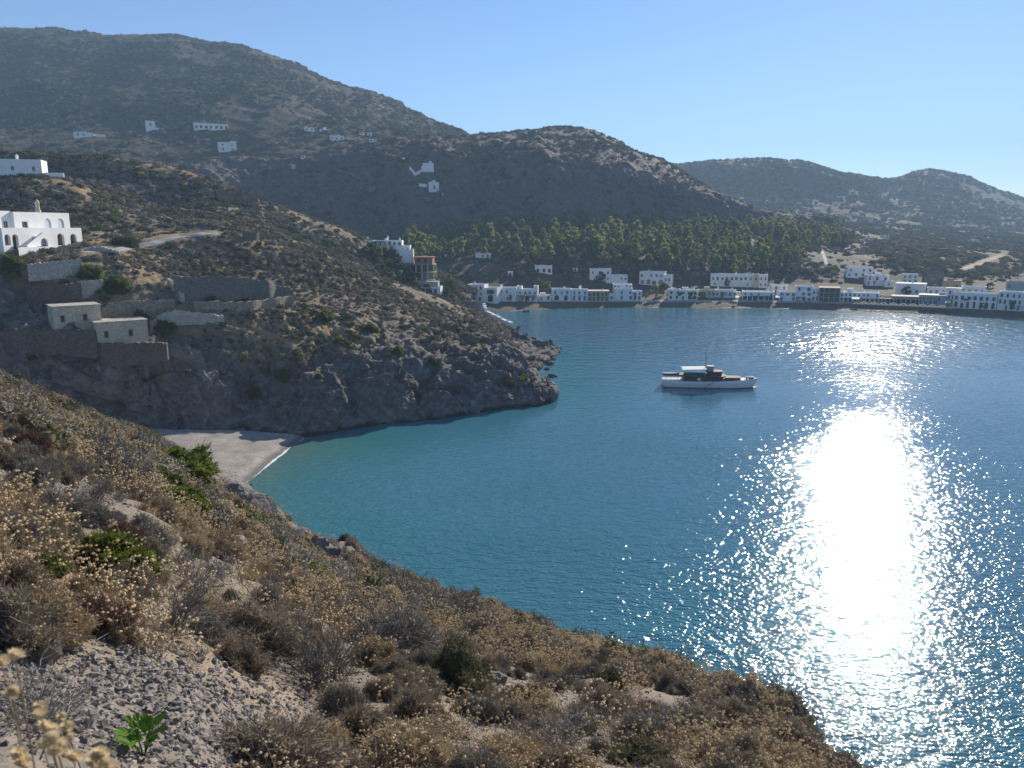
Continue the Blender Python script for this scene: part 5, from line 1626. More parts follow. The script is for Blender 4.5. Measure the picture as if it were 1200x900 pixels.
def crown_mesh(name, mat, seed, H, R, z0, shape, ncl, nleaf, size):
    """clumps of leaf-sized faces spread through an uneven crown"""
    r = np.random.default_rng(seed)
    cs = []
    for i in range(ncl):
        t = r.random()
        if shape == 'round':
            z = t; rad = math.sqrt(max(0.05, 1 - (2 * t - 0.9) ** 2)) if abs(2 * t - .9) < 1 else .2
        elif shape == 'cone':
            z = t; rad = (1 - t) ** 0.8 * 0.95 + 0.05
        else:
            z = t; rad = 0.3 + 0.7 * math.sin(math.pi * min(1, t + 0.08))
        a = r.uniform(0, 6.283)
        q = math.sqrt(r.random()) * rad * R * r.uniform(0.75, 1.15)
        cs.append((q * math.cos(a), q * math.sin(a), z0 + z * (H - z0), R * r.uniform(0.22, 0.40)))
    V = []
    for x, y, z, cr in cs:
        n = nleaf
        d = unit(r.normal(size=(n, 3)))
        c = np.array((x, y, z)) + d * (cr * r.uniform(0.5, 1.05, (n, 1))) * np.array((1, 1, 0.75))
        V.append((c, d))
    c = np.concatenate([a for a, _ in V]); d = np.concatenate([b for _, b in V])
    v, f = leaves(c, size, r, d, 0.72, 1.3)
    # inner mass so that the crown is not see-through everywhere
    parts = [(v, f)]
    for x, y, z, cr in cs[::2]:
        iv, fi = ICO1
        iv = iv * (1 + 0.25 * r.normal(size=(len(iv), 1))) * cr * 0.62 + np.array((x, y, z))
        parts.append((iv, fi))
    vv, ff, m = join(*parts)
    return tri_mesh(name, vv, ff, m * 0, [mat])

def trunk_mesh(name, H, r0, seed, limbs=4):
    r = random.Random(seed)
    bm = bmesh.new()
    lean = r.uniform(-0.06, 0.06) * H
    add_tube(bm, [(0, 0, -0.8), (lean * 0.2, 0, H * 0.25), (lean * 0.7, lean * 0.3, H * 0.55), (lean, lean * 0.5, H * 0.85)], r0, r0 * 0.35, 7)
    for i in range(limbs):
        z = H * r.uniform(0.3, 0.7); a = r.uniform(0, 6.28); L = H * r.uniform(0.18, 0.3)
        add_tube(bm, [(lean * 0.5, 0, z), (lean * 0.5 + math.cos(a) * L * 0.6, math.sin(a) * L * 0.6, z + L * 0.35), (lean * 0.5 + math.cos(a) * L, math.sin(a) * L, z + L * 0.7)], r0 * 0.4, r0 * 0.15, 5)
    me = bpy.data.meshes.new(name); bm.to_mesh(me); bm.free(); me.materials.append(M_bark)
    return me

TREE_ME = {
    "pine_tree": [(crown_mesh("crown", MF_pine if i % 3 else MF_pined, 200 + i, 8.5, 2.9, 2.0, ('round', 'egg', 'round', 'cone', 'egg', 'round')[i], 26, 60, 0.55), trunk_mesh("trunk", 8.5, 0.22, i)) for i in range(6)],
    "garden_tree": [(crown_mesh("crown", (MF_leaf, MF_pine, MF_leaf)[i], 220 + i, 4.6, 2.0, 0.9, ('round', 'egg', 'round')[i], 20, 50, 0.42), trunk_mesh("trunk", 4.2, 0.14, 30 + i)) for i in range(3)],
    "cypress_tree": [(crown_mesh("crown", MF_cyp, 240, 8.0, 0.85, 0.5, 'egg', 34, 40, 0.4), trunk_mesh("trunk", 7.5, 0.14, 40, 0))],
}
def tree(kind, p, s, label, group, variant=0, rz=0.0, cat="tree"):
    cm, tm = TREE_ME[kind][variant % len(TREE_ME[kind])]
    e = empty(kind, p, rz, label, cat, group)
    e.scale = (s, s, s * (0.9 + 0.25 * ((variant * 37) % 10) / 10))
    link("crown", cm, e); link("trunk", tm, e)
    return e

def inside(poly, u, v):
    c = False
    for (x1, y1), (x2, y2) in zip(poly, poly[1:] + poly[:1]):
        if (y1 > v) != (y2 > v) and u < (x2 - x1) * (v - y1) / (y2 - y1) + x1:
            c = not c
    return c

WOOD = [(470, 290), (482, 276), (520, 268), (600, 263), (700, 266), (800, 272), (850, 278), (925, 287), (945, 300), (900, 318), (868, 322), (800, 318), (756, 318), (722, 314), (690, 310), (648, 309), (580, 300), (540, 302), (505, 312), (490, 306)]
def wood():
    r = random.Random(17)
    spots = []
    tries = 0
    while len(spots) < 250 and tries < 20000:
        tries += 1
        u, v = r.uniform(465, 950), r.uniform(262, 326)
        if not inside(WOOD, u, v): continue
        p = at(u, v + 4, ["coast", "hillside"])
        if p is None or p.y > 600: continue
        dmin = 4.2 + 1.6 * r.random()
        if all((p.x - q.x) ** 2 + (p.y - q.y) ** 2 > dmin * dmin for q, _ in spots):
            spots.append((p, u))
    for i, (p, u) in enumerate(spots):
        s = r.uniform(0.72, 1.22)
        if u > 780: s *= 0.85
        tree("pine_tree", p, s, "round pale green pine in the wood on the slope behind the town", "pines on the slope behind the town", r.randrange(6), r.uniform(0, 6.28))
    # the wood beyond, up to the foot of the cliff: one mass
    pts, nz = pick("coast", 26000, lambda p, rk, dr, n: smooth(430, 470, p[:, 1]) * smooth(900, 560, p[:, 1]), 301)
    u, v, fw = img(pts)
    k = (u > 440) & (u < 990) & (r_noise(pts) > -0.25) & (v > 248)
    pts = pts[k][:900]
    pts2, nz2 = pick("cliff_ridge", 20000, lambda p, rk, dr, n: 1.0 * ((rk < 0.75) & (p[:, 1] < 520)), 302)
    u, v, fw = img(pts2)
    k = (u > 400) & (u < 960) & (v > 236) & (r_noise(pts2) > -0.1)
    pts2 = pts2[k][:700]
    # and the floor of the wood between the single trees
    pts3, nz3 = pick("coast", 60000, lambda p, rk, dr, n: 1.0 * (p[:, 1] < 470) * (p[:, 1] > 330), 303)
    u, v, fw = img(pts3)
    k = np.array([inside(WOOD, a, b) for a, b in zip(u, v)])
    pts3 = pts3[k][:700]
    allp = np.concatenate([pts, pts2, pts3])
    s = np.concatenate([np.random.default_rng(4).uniform(0.6, 1.1, len(pts)), np.random.default_rng(5).uniform(0.45, 0.85, len(pts2)), np.random.default_rng(6).uniform(0.25, 0.5, len(pts3))])
    forms = [bpy.data.objects.new("wood_form", TREE_ME["pine_tree"][i][0]) for i in range(6)]
    scatter("far_wood", "dark green wood filling the slope up to the foot of the cliff", "wood", allp - np.array((0, 0, 1.0)), s, np.random.default_rng(7).integers(0, 6, len(allp)), forms, (np.zeros(len(allp)), np.zeros(len(allp))))
def r_noise(p):
    return fbm(p * 0.02, 3, 77)
wood()

GT = [  # garden trees by the houses: u, v foot, size, label
    (777, 347, 1.25, "dark round garden tree below the four-arched white villa"), (768, 349, 1.0, "dark garden tree left of the biggest one under the arched villa"), (786, 350, 0.8, "small dark tree at the right of the garden under the arched villa"),
    (742, 352, 0.7, "small round tree in front of the flat-roofed white house"), (757, 351, 0.6, "little round bush tree beside a low white wall on the beach"), (795, 351, 0.9, "feathery dark tree before the white stepped-roof house"),
    (812, 352, 0.8, "low dark tree hiding the doors of the stepped-roof house"), (846, 351, 0.6, "low green tree in front of the five-windowed white house"), (823, 351, 0.7, "dark bushy tree under the cream yellow house"),
    (632, 345, 1.3, "big dark garden tree behind the low white house on the beach row"), (642, 343, 1.1, "olive green tree behind the beach row, right of the big dark one"), (704, 330, 0.9, "round pale bush tree below the white cube house"),
    (598, 353, 0.55, "small green vine tree on the front of a flat white house"), (879, 335, 0.8, "dark tree at the terrace of the long white house"), (852, 336, 0.7, "low dark tree before the middle of the long white terrace house"),
    (989, 351, 0.5, "small dark tree beside the long low beach row"), (1015, 352, 0.6, "green tree in front of the long low beach row"), (1062, 347, 0.8, "dark bush tree between two white houses behind the pavilion"),
    (1134, 361, 0.9, "dark round tree against the big arched white house"), (1136, 341, 1.0, "green round tree above the big arched white house"), (1152, 362, 0.6, "small dark tree at the corner of the big arched house"),
    (1186, 364, 0.7, "dark shrub tree before the three-storey house at the right end"), (1096, 343, 0.7, "small tree squeezed beside the grey gabled house"), (1030, 334, 0.7, "low green tree below the stepped houses on the ridge"),
    (905, 319, 0.9, "single pale round tree on the bare slope above the beach"), (440, 281, 1.3, "pale green round tree just behind the white terraced villa"),
    (434, 300, 1.1, "dark tree in front of the left wing of the terraced villa"), (470, 306, 1.0, "dark tree beside the garden steps of the terraced villa"), (462, 306, 0.8, "low dark tree under the terrace of the villa"),
    (1120, 327, 0.9, "dark tree behind the brown stone house with red roof"), (1160, 341, 0.8, "dark green tree behind the narrow orange house"),
]
for i, (u, v, s, lab) in enumerate(GT):
    p = at(u, v, ["coast", "hillside"])
    tree("garden_tree", p, s, lab, "garden trees among the houses", i, i * 1.3)
p = at(441, 299, ["hillside"])
tree("cypress_tree", p, 0.62, "slim dark cypress standing before the white terraced villa", None)

# orchard trees on the hillside above the villa road and by the unfinished house
r = random.Random(23)
n = 0
while n < 46:
    u, v = r.uniform(392, 535), r.uniform(300, 352)
    if not inside([(392, 312), (420, 305), (436, 312), (446, 327), (470, 332), (500, 346), (528, 352), (534, 338), (520, 330), (452, 300), (425, 304)], u, v): continue
    p = at(u, v, ["hillside"])
    if p is None or p.y < 190: continue
    tree("garden_tree", p, r.uniform(0.45, 0.85), "bright green orchard tree on the hillside below the terraced villa", "orchard trees below the terraced villa", r.randrange(3), r.uniform(0, 6))
    n += 1

# a palm by the first house of the beach row
def palm(u, v, label):
    p = at(u, v, ["coast"])
    e = empty("palm_tree", p, 0, label, "palm tree")
    bm = bmesh.new(); add_tube(bm, [(0, 0, -0.5), (0.1, 0, 1.5), (0.15, 0.05, 3.2)], 0.2, 0.15, 8)
    obj("trunk", bm, M_bark, e)
    rr = np.random.default_rng(3)
    d = dirs(26, rr, -0.25); d[:, 2] += 0.35; d = unit(d)
    pts = strand_pts(np.tile((0.15, 0.05, 3.2), (26, 1)), d, rr.uniform(1.6, 2.2, 26), np.tile((0, 0, -0.55), (26, 1)), 6)
    v1, f1 = ribbons(pts, np.full(26, 0.42), rr, 0.3)
    link("crown", tri_mesh("crown", v1, f1, np.zeros(len(f1)), [MF_leaf]), e)
palm(579.5, 354, "palm tree standing before the arched first house of the beach row")

# ---------------------------------------------------------------- beach and shore things
M_umb = plain("straw_canopy", (0.50, 0.42, 0.30), 0.95, 0.3, 5)
def umbrella_me():
    bm = bmesh.new()
    add_lathe(bm, [(1.35, 1.85), (1.3, 1.9), (0.75, 2.2), (0.05, 2.5)], 10)
    a = bpy.data.meshes.new("canopy"); bm.to_mesh(a); bm.free(); a.materials.append(M_umb)
    bm = bmesh.new(); add_tube(bm, [(0, 0, -0.4), (0, 0, 1.2), (0, 0, 2.1)], 0.05, 0.04, 6)
    b = bpy.data.meshes.new("pole"); bm.to_mesh(b); bm.free(); b.materials.append(M_bark)
    return a, b
UA, UB = umbrella_me()
for i, u in enumerate(np.linspace(1003, 1112, 20)):
    for row in range(2 if i % 2 else 1):
        p = at(u + row * 3, 362.2 + (u - 1003) * 0.048 - row * 1.6, ["coast"])
        if p is None: continue
        e = empty("beach_umbrella", p, 0, "straw beach umbrella in the rows by the water at the right of the beach", "umbrella", "straw umbrellas on the beach")
        link("canopy", UA, e); link("pole", UB, e)

def tent(u, v, w, label):
    p = at(u, v, ["coast"]); s = p.y / 900
    e = empty("awning", p, -math.atan2(p.x, p.y), label, "awning", "white awnings on the beach")
    W = w * s
    bm = bmesh.new()
    v_ = [bm.verts.new(c) for c in ((-W / 2, -1.4, 2.0), (W / 2, -1.4, 2.0), (W / 2, 1.4, 2.5), (-W / 2, 1.4, 2.5), (-W / 2, -1.4, 2.08), (W / 2, -1.4, 2.08), (W / 2, 1.4, 2.58), (-W / 2, 1.4, 2.58))]
    for q in ((3, 2, 1, 0), (4, 5, 6, 7), (0, 1, 5, 4), (1, 2, 6, 5), (2, 3, 7, 6), (3, 0, 4, 7)):
        bm.faces.new([v_[i] for i in q])
    obj("canvas", bm, M_canvas, e)
    for x in (-W / 2 + 0.1, W / 2 - 0.1):
        for y, h in ((-1.3, 1.998), (1.3, 2.47)):
            bm = bmesh.new(); add_tube(bm, [(x, y, -0.4), (x, y, h - 0.02)], 0.05)
            obj("post", bm, M_frame, e)
tent(863.5, 354.5, 4, "small white awning left on the beach below the five-windowed house")
tent(911, 354.5, 5, "white awning on the beach under the square terrace house")
tent(947, 355, 8, "wide white awning before the tall white house beside the apartments")
tent(1002, 356.5, 8, "white awning at the left end of the long pillared row")
tent(1110, 361, 6, "bright white awning at the corner of the big arched house")

M_hullw = plain("boat_white", (0.78, 0.78, 0.76), 0.4, spec=0.4)
M_hulld = plain("boat_dark", (0.05, 0.055, 0.06), 0.5, spec=0.3)
def hull_bm(L, B, D, sheer, n=18, m=7, flare=0.25, sternw=0.8, z0=-0.35, bow=0.06):
    """open hull: bow at +x, rounded sections; returns bmesh with deck"""
    bm = bmesh.new()
    rows = []
    for i in range(n):
        t = i / (n - 1)
        x = -L / 2 + L * t
        wb = B / 2 * (sternw + (1 - sternw) * min(1, t / 0.3)) * (1 - max(0, (t - 0.5) / 0.5) ** 2.4)
        top = D + sheer * max(0, (t - 0.35) / 0.65) ** 2
        row = []
        for j in range(m):
            q = j / (m - 1)
            z = z0 + (top - z0) * q
            w = wb * (1 - flare * (1 - q) ** 1.5)
            xx = x - (1 - q) * bow * L * max(0, (t - 0.75) / 0.25)
            row.append((xx, w + 0.01, z))
        rows.append(row)
    R = [[bm.verts.new((x, -w, z)) for x, w, z in row] for row in rows]
    S = [[bm.verts.new((x, w, z)) for x, w, z in row] for row in rows]
    for i in range(n - 1):
        for j in range(m - 1):
            bm.faces.new((R[i][j], R[i + 1][j], R[i + 1][j + 1], R[i][j + 1])).smooth = True
            bm.faces.new((S[i + 1][j], S[i][j], S[i][j + 1], S[i + 1][j + 1])).smooth = True
        bm.faces.new((R[i][m - 1], R[i + 1][m - 1], S[i + 1][m - 1], S[i][m - 1]))
        bm.faces.new((R[i][0], S[i][0], S[i + 1][0], R[i + 1][0]))
    for a, b in ((R[0], S[0]), (S[-1], R[-1])):
        for j in range(m - 1):
            bm.faces.new((a[j], a[j + 1], b[j + 1], b[j]))
    return bm

def yacht():
    a, b = W(776, 452), W(888, 454)
    c = (a + b) / 2
    L = float(np.linalg.norm(b - a)) * 1.0
    rz = math.atan2(b[1] - a[1], b[0] - a[0])
    e = empty("motor_yacht", (c[0], c[1], 0), rz, "long white classic motor yacht with dark cabin band and mast, anchored in the bay", "yacht")
    e.scale = (1, 1, 0.74)
    hb = hull_bm(L, 4.2, 1.75, 0.75)
    obj("hull", hb, M_hullw, e)
    # dark rubbing strake and boot line just proud of the hull
    bb = hull_bm(L * 1.001, 4.215, 0.12, 0.0, z0=-0.3)
    obj("boot_line", bb, M_hulld, e)
    teak = plain("teak_deck", (0.17, 0.115, 0.075), 0.7, 0.2, 3)
    # bulwark step aft: rail
    def rail(x0, x1, z, n):
        bm = bmesh.new()
        for s in (-1, 1):
            add_tube(bm, [(x0, s * 1.85, z + 0.75), (x1, s * 1.85, z + 0.75)], 0.03)
            for i in range(n):
                x = x0 + (x1 - x0) * i / (n - 1)
                add_tube(bm, [(x, s * 1.85, z - 0.05), (x, s * 1.85, z + 0.75)], 0.02)
        return obj("railing", bm, M_hullw, e)
    # main cabin, dark glazed band with a lip of roof
    bm = bmesh.new(); add_prism(bm, [(-5.2, -1.6), (1.6, -1.6), (2.4, -0.9), (2.4, 0.9), (1.6, 1.6), (-5.2, 1.6)], 1.6, 3.05)
    cab = obj("main_cabin", bm, M_hulld, e, bev=0.05)
    for i in range(8):
        for s in (-1, 1):
            bm = bmesh.new(); add_box(bm, -4.9 + i * 0.82, -4.9 + i * 0.82 + 0.6, -0.03 + s * 1.62, 0.03 + s * 1.62, 2.05, 2.8)
            obj("window", bm, M_glass, cab)
    bm = bmesh.new(); add_prism(bm, [(-6.3, -1.95), (1.9, -1.95), (2.9, -1.0), (2.9, 1.0), (1.9, 1.95), (-6.3, 1.95)], 3.053, 3.17)
    obj("boat_deck", bm, teak, e)
    # fore cabin
    bm = bmesh.new(); add_prism(bm, [(2.9, -1.25), (5.0, -1.1), (5.6, -0.6), (5.6, 0.6), (5.0, 1.1), (2.9, 1.25)], 1.7, 2.62)
    fc = obj("fore_cabin", bm, M_hulld, e, bev=0.05)
    bm = bmesh.new(); add_prism(bm, [(2.7, -1.4), (5.2, -1.2), (5.9, -0.6), (5.9, 0.6), (5.2, 1.2), (2.7, 1.4)], 2.623, 2.73)
    obj("roof", bm, teak, fc)
    # wheelhouse and funnel block
    bm = bmesh.new(); add_prism(bm, [(-0.6, -1.1), (1.5, -1.1), (2.1, -0.6), (2.1, 0.6), (1.5, 1.1), (-0.6, 1.1)], 3.173, 4.15)
    wh = obj("wheelhouse", bm, M_hulld, e, bev=0.04)
    bm = bmesh.new(); add_prism(bm, [(-0.9, -1.25), (1.6, -1.25), (2.3, -0.7), (2.3, 0.7), (1.6, 1.25), (-0.9, 1.25)], 4.153, 4.26)
    obj("roof", bm, teak, wh)
    bm = bmesh.new(); add_prism(bm, [(-0.7, -0.55), (0.55, -0.5), (0.55, 0.5), (-0.7, 0.55)], 4.263, 5.35)
    fn = obj("funnel", bm, M_blueg, e, bev=0.08)
    bm = bmesh.new(); add_box(bm, -0.78, 0.63, -0.6, 0.6, 5.353, 5.5)
    obj("funnel_cap", bm, M_hulld, fn)
    bm = bmesh.new()
    add_tube(bm, [(-0.85, 0, 4.27), (-0.95, 0, 7.0), (-1.05, 0, 9.4)], 0.08, 0.04)
    ms = obj("mast", bm, M_hulld, e)
    bm = bmesh.new(); add_tube(bm, [(-1.0, -0.7, 6.6), (-1.0, 0.7, 6.6)], 0.03); add_box(bm, -1.35, -0.8, -0.1, 0.1, 6.2, 6.34)
    obj("crosstree", bm, M_hulld, ms)
    # white awning over the after boat deck
    bm = bmesh.new()
    v = [bm.verts.new(q) for q in ((-5.6, -1.7, 4.75), (-1.0, -1.7, 4.95), (-1.0, 1.7, 4.95), (-5.6, 1.7, 4.75), (-5.4, 0, 5.05), (-1.0, 0, 5.25))]
    for q in ((0, 1, 5, 4), (4, 5, 2, 3)):
        bm.faces.new([v[i] for i in q])
    o = obj("awning", bm, M_canvas, e)
    so = o.modifiers.new("thick", 'SOLIDIFY'); so.thickness = 0.05
    for x in (-5.4, -3.2, -1.3):
        for s in (-1, 1):
            bm = bmesh.new(); add_tube(bm, [(x, s * 1.6, 3.17), (x, s * 1.6, 4.74 + (x + 5.4) * 0.043)], 0.03)
            obj("awning_post", bm, M_hullw, e)
    # settees under the awning, dark green
    bm = bmesh.new(); add_box(bm, -5.2, -1.2, -1.5, -0.8, 3.173, 3.75); add_box(bm, -5.2, -1.2, -1.75, -1.503, 3.173, 4.05)
    obj("bench", bm, plain("green_canvas", (0.05, 0.10, 0.08), 0.8), e)
    # after deck shelter: posts, canopy carrying a dark tender
    bm = bmesh.new(); add_box(bm, -8.9, -6.0, -1.7, 1.7, 2.95, 3.05)
    obj("canopy", bm, M_hullw, e)
    for x in (-8.7, -7.6, -6.4):
        for s in (-1, 1):
            bm = bmesh.new(); add_tube(bm, [(x, s * 1.6, 1.7), (x, s * 1.6, 2.948)], 0.04)
            obj("canopy_post", bm, M_hullw, e)
    tb = hull_bm(3.2, 1.3, 0.55, 0.15, 10, 5, z0=0)
    t = obj("tender", tb, M_hulld, e, (-7.5, -0.6, 3.06))
    rail(-9.0, -5.3, 1.75, 8)
    bm = bmesh.new()
    for s in (-1, 1):
        add_tube(bm, [(3.0, s * 1.7, 2.9), (6.0, s * 1.25, 3.1), (8.7, s * 0.25, 3.35)], 0.03)
        for i in range(8):
            x = 3.0 + 5.6 * i / 7
            y = 1.72 - max(0, (x - 3) / 5.7) ** 1.4 * 1.45
            add_tube(bm, [(x, s * y, 2.0), (x, s * y, 2.9 + (x - 3) * 0.08)], 0.02)
    obj("bow_railing", bm, M_hulld, e)
    bm = bmesh.new(); add_lathe(bm, [(0.3, 0), (0.22, 0.1), (0.22, 0.35), (0.32, 0.45), (0.3, 0.55)], 10, (6.9, 0, 2.2)); add_box(bm, 7.3, 8.2, -0.3, 0.3, 2.3, 2.75)
    obj("windlass", bm, M_hulld, e, bev=0.03)
    bm = bmesh.new()
    for i in range(8):
        add_box(bm, -1.4 + i * 0.22, -1.18 + i * 0.22, -2.45, -2.12, 0.25 + i * 0.21, 0.3 + i * 0.21)
    obj("boarding_ladder", bm, M_hulld, e)
    bm = bmesh.new(); add_lathe(bm, [(0.02, 1.55), (0.28, 1.7), (0.34, 1.95), (0.28, 2.2), (0.02, 2.35)], 10, (-2.4, -2.0, 0.4))
    obj("fender", bm, M_hullw, e)
yacht()

def rowboat(u, v, L, mat, label, z=0.0, rz=0.2):
    p = W(u, v)
    e = empty("rowing_boat", (p[0], p[1], z), rz, label, "boat")
    obj("hull", hull_bm(L, L * 0.38, 0.5, 0.2, 12, 5, z0=-0.15), mat, e)
    bm = bmesh.new()
    for x in (-0.2, 0.2): add_box(bm, x * L - 0.1, x * L + 0.1, -L * 0.15, L * 0.15, 0.52, 0.57)
    obj("thwart", bm, M_wood, e)
rowboat(616.5, 365.2, 2.6, M_hulld, "small dark boat floating just off the left end of the beach")
rowboat(664, 358, 5.5, M_hulld, "dark boat pulled up at the water edge before the beach row", 0.35)
rowboat(663.5, 354.5, 2.8, M_hullw, "small white boat drawn up on the beach by the dark boat", 1.2)
rowboat(864, 354, 3.0, M_hullw, "white boat lying on the beach beside the small left awning", 1.9)

# thin white line of foam where the ripples reach the shore
def foam():
    k = NT("foam"); k.color((0.75, 0.77, 0.78)).rough(0.6)
    lines = [[(597, 364.6), (640, 362.4), (661, 361.4)], [(672, 361.2), (720, 360.8)], [(762, 360.2), (772, 360.2)], [(840, 360.6), (880, 360.9), (955, 362.2)], [(985, 362.8), (1040, 364.8)], [(356, 513.6), (345, 521.5), (322, 537.5), (300, 556.5), (288, 569)]]
    V, F = [], []
    r = np.random.default_rng(8)
    for ln in lines:
        P_ = [W(u, v) for u, v in ln]
        pts = []
        for a, b in zip(P_[:-1], P_[1:]):
            n = max(2, int(np.linalg.norm(b - a) / 0.7))
            pts += [a + (b - a) * t for t in np.linspace(0, 1, n, endpoint=False)]
        pts = np.array(pts + [P_[-1]])
        d = unit(np.gradient(pts, axis=0)); nn = np.stack([-d[:, 1], d[:, 0], 0 * d[:, 0]], -1)
        w = 0.10 + 0.45 * np.clip(fbm(pts * 0.4, 3, 5) + 0.4, 0, 1)
        o = 0.35 * fbm(pts * 0.25, 3, 6)
        k0 = len(V)
        for p_, q, ww, oo in zip(pts, nn, w, o):
            for s in (-1, 1):
                x = p_ + q * (oo + s * ww / 2)
                V.append((x[0], x[1], 0.035))
        F += [(k0 + 2 * i, k0 + 2 * i + 1, k0 + 2 * i + 3, k0 + 2 * i + 2) for i in range(len(pts) - 1)]
    tag(link("wave_foam", mesh_from("wave_foam", np.array(V), F, [k.m])), "thin white line of foam along the beaches", "foam", None, "stuff")
foam()

# boulders at the foot of the headland and along the near rocks
M_rock = ground_material("boulder_rock", SOIL, ((0.13, 0.12, 0.115), (0.21, 0.195, 0.185), (0.30, 0.285, 0.27)), SCRUB, 1.0, bumpd=0.15)
def rock_mesh(seed, rough=0.45):
    v, f = ico(3) if seed % 2 else ICO3
    v = v.copy()
    d = 1 + rough * ridged(v * 1.1 + seed * 7.7, 4, seed) * 0.6 + 0.15 * fbm(v * 3 + seed, 2, seed)
    v = v * d[:, None] * np.array((1, 0.8, 0.62))
    # a few flat cuts
    r = np.random.default_rng(seed)
    for _ in range(6):
        n = unit(r.normal(size=3)); h = r.uniform(0.55, 0.8)
        q = v @ n
        v = v - np.maximum(q - h, 0)[:, None] * n
    return mesh_from("boulder", v, [tuple(t[:3]) for t in f.tolist()], [M_rock], smooth_shade=False, attrs={"rock": np.ones(len(v)), "dry": np.zeros(len(v)), "wet": np.zeros(len(v))})
ROCK_ME = [rock_mesh(i) for i in range(6)]
def boulder(u, v, px, label, land=None, group=None, variant=0, sea=False, name="boulder"):
    p = Vector(W(u, v)) if sea else at(u, v, land)
    if p is None: return
    s = px * p.y / 900 / 2
    o = link(name, ROCK_ME[variant % 6])
    o.location = p; o.scale = (s, s, s); o.rotation_euler = (random.uniform(-.3, .3), random.uniform(-.3, .3), random.uniform(0, 6))
    tag(o, label, "rock", group)
r = random.Random(3)
for i, (u, v, w) in enumerate([(648, 441, 8), (640, 446, 7), (634, 450, 6), (649, 452, 6), (641, 457, 8), (632, 462, 6), (645, 465, 5), (636, 471, 9), (643, 470, 6), (630, 474, 6), (653, 413, 6), (656, 409, 5), (649, 421, 6), (645, 427, 7), (641, 433, 6), (560, 484, 5), (547, 486, 4), (620, 476, 4)]):
    boulder(u, v, w * 1.6, "dark wet boulder in the water at the foot of the rocky point", None, "boulders around the rocky point", i, True)
p = W(511, 486)
boulder(511, 487, 6, "pale white stained rock at the waterline of the headland cliff", None, None, 2, True)
bpy.data.objects[[o.name for o in COL.objects if o.get("label", "").startswith("pale white stained")][0]].data = ROCK_ME[2].copy()
o = [o for o in COL.objects if o.get("label", "").startswith("pale white stained")][0]
o.data.materials[0] = plain("white_stain", (0.62, 0.60, 0.57), 0.9, 0.4, 3); o.scale = o.scale * 1.0; o.scale.z *= 1.9
# ---------------------------------------------------------------- the near slope: shrubs, dried flowers, gravel
def twig_mesh(name, mat, seed, n0=16, n1=7, n2=5, h=1.0, wide=1.0, w=0.016, up=0.25, core=None, leafmat=None, leafsize=0.03, nleaf=0):
    """a branching shrub about one metre across"""
    r = np.random.default_rng(seed)
    d0 = dirs(n0, r, up) * np.array((wide, wide, h)); L0 = r.uniform(0.35, 0.6, n0)
    b0 = r.normal(0, 0.05, (n0, 3)) * np.array((1, 1, 0.2))
    bend = r.normal(0, 0.25, (n0, 3)) + np.array((0, 0, 0.15))
    p0 = strand_pts(b0, d0, L0, bend, 5)
    def sub(p, d, n, lmin, lmax, spreadf):
        N = len(p)
        t = r.uniform(0.25, 1.0, (N, n))
        K = p.shape[1] - 1
        i = np.minimum((t * K).astype(int), K - 1); f = (t * K - i)[..., None]
        ar = np.arange(N)[:, None]
        b = p[ar, i] * (1 - f) + p[ar, i + 1] * f
        dd = unit(unit(p[ar, i + 1] - p[ar, i]) + spreadf * r.normal(size=(N, n, 3)) + np.array((0, 0, 0.15)))
        b, dd = b.reshape(-1, 3), dd.reshape(-1, 3)
        L = r.uniform(lmin, lmax, len(b))
        return strand_pts(b, dd, L, r.normal(0, 0.3, (len(b), 3)), 4), dd
    p1, d1 = sub(p0, d0, n1, 0.18, 0.42, 0.6)
    p2, d2 = sub(p1, d1, n2, 0.07, 0.2, 0.7)
    parts = [ribbons(p0, np.full(n0, w * 1.6), r, 0.5), ribbons(p1, np.full(len(p1), w), r, 0.4), ribbons(p2, np.full(len(p2), w * 0.7), r, 0.35)]
    mi = [0, 0, 0]
    mats = [mat]
    if nleaf:
        tips = p2[r.integers(0, len(p2), nleaf), r.integers(1, 4, nleaf)] + r.normal(0, 0.012, (nleaf, 3))
        parts.append(leaves(tips, leafsize, r, unit(tips + 1e-3), 0.4, 1.7)); mi.append(1); mats.append(leafmat)
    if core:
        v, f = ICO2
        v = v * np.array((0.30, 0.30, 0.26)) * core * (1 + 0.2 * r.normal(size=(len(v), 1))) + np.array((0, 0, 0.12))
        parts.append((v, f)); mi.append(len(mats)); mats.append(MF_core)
    V, F, M = join(*parts)
    return tri_mesh(name, V, F, np.array(mi)[M], mats)

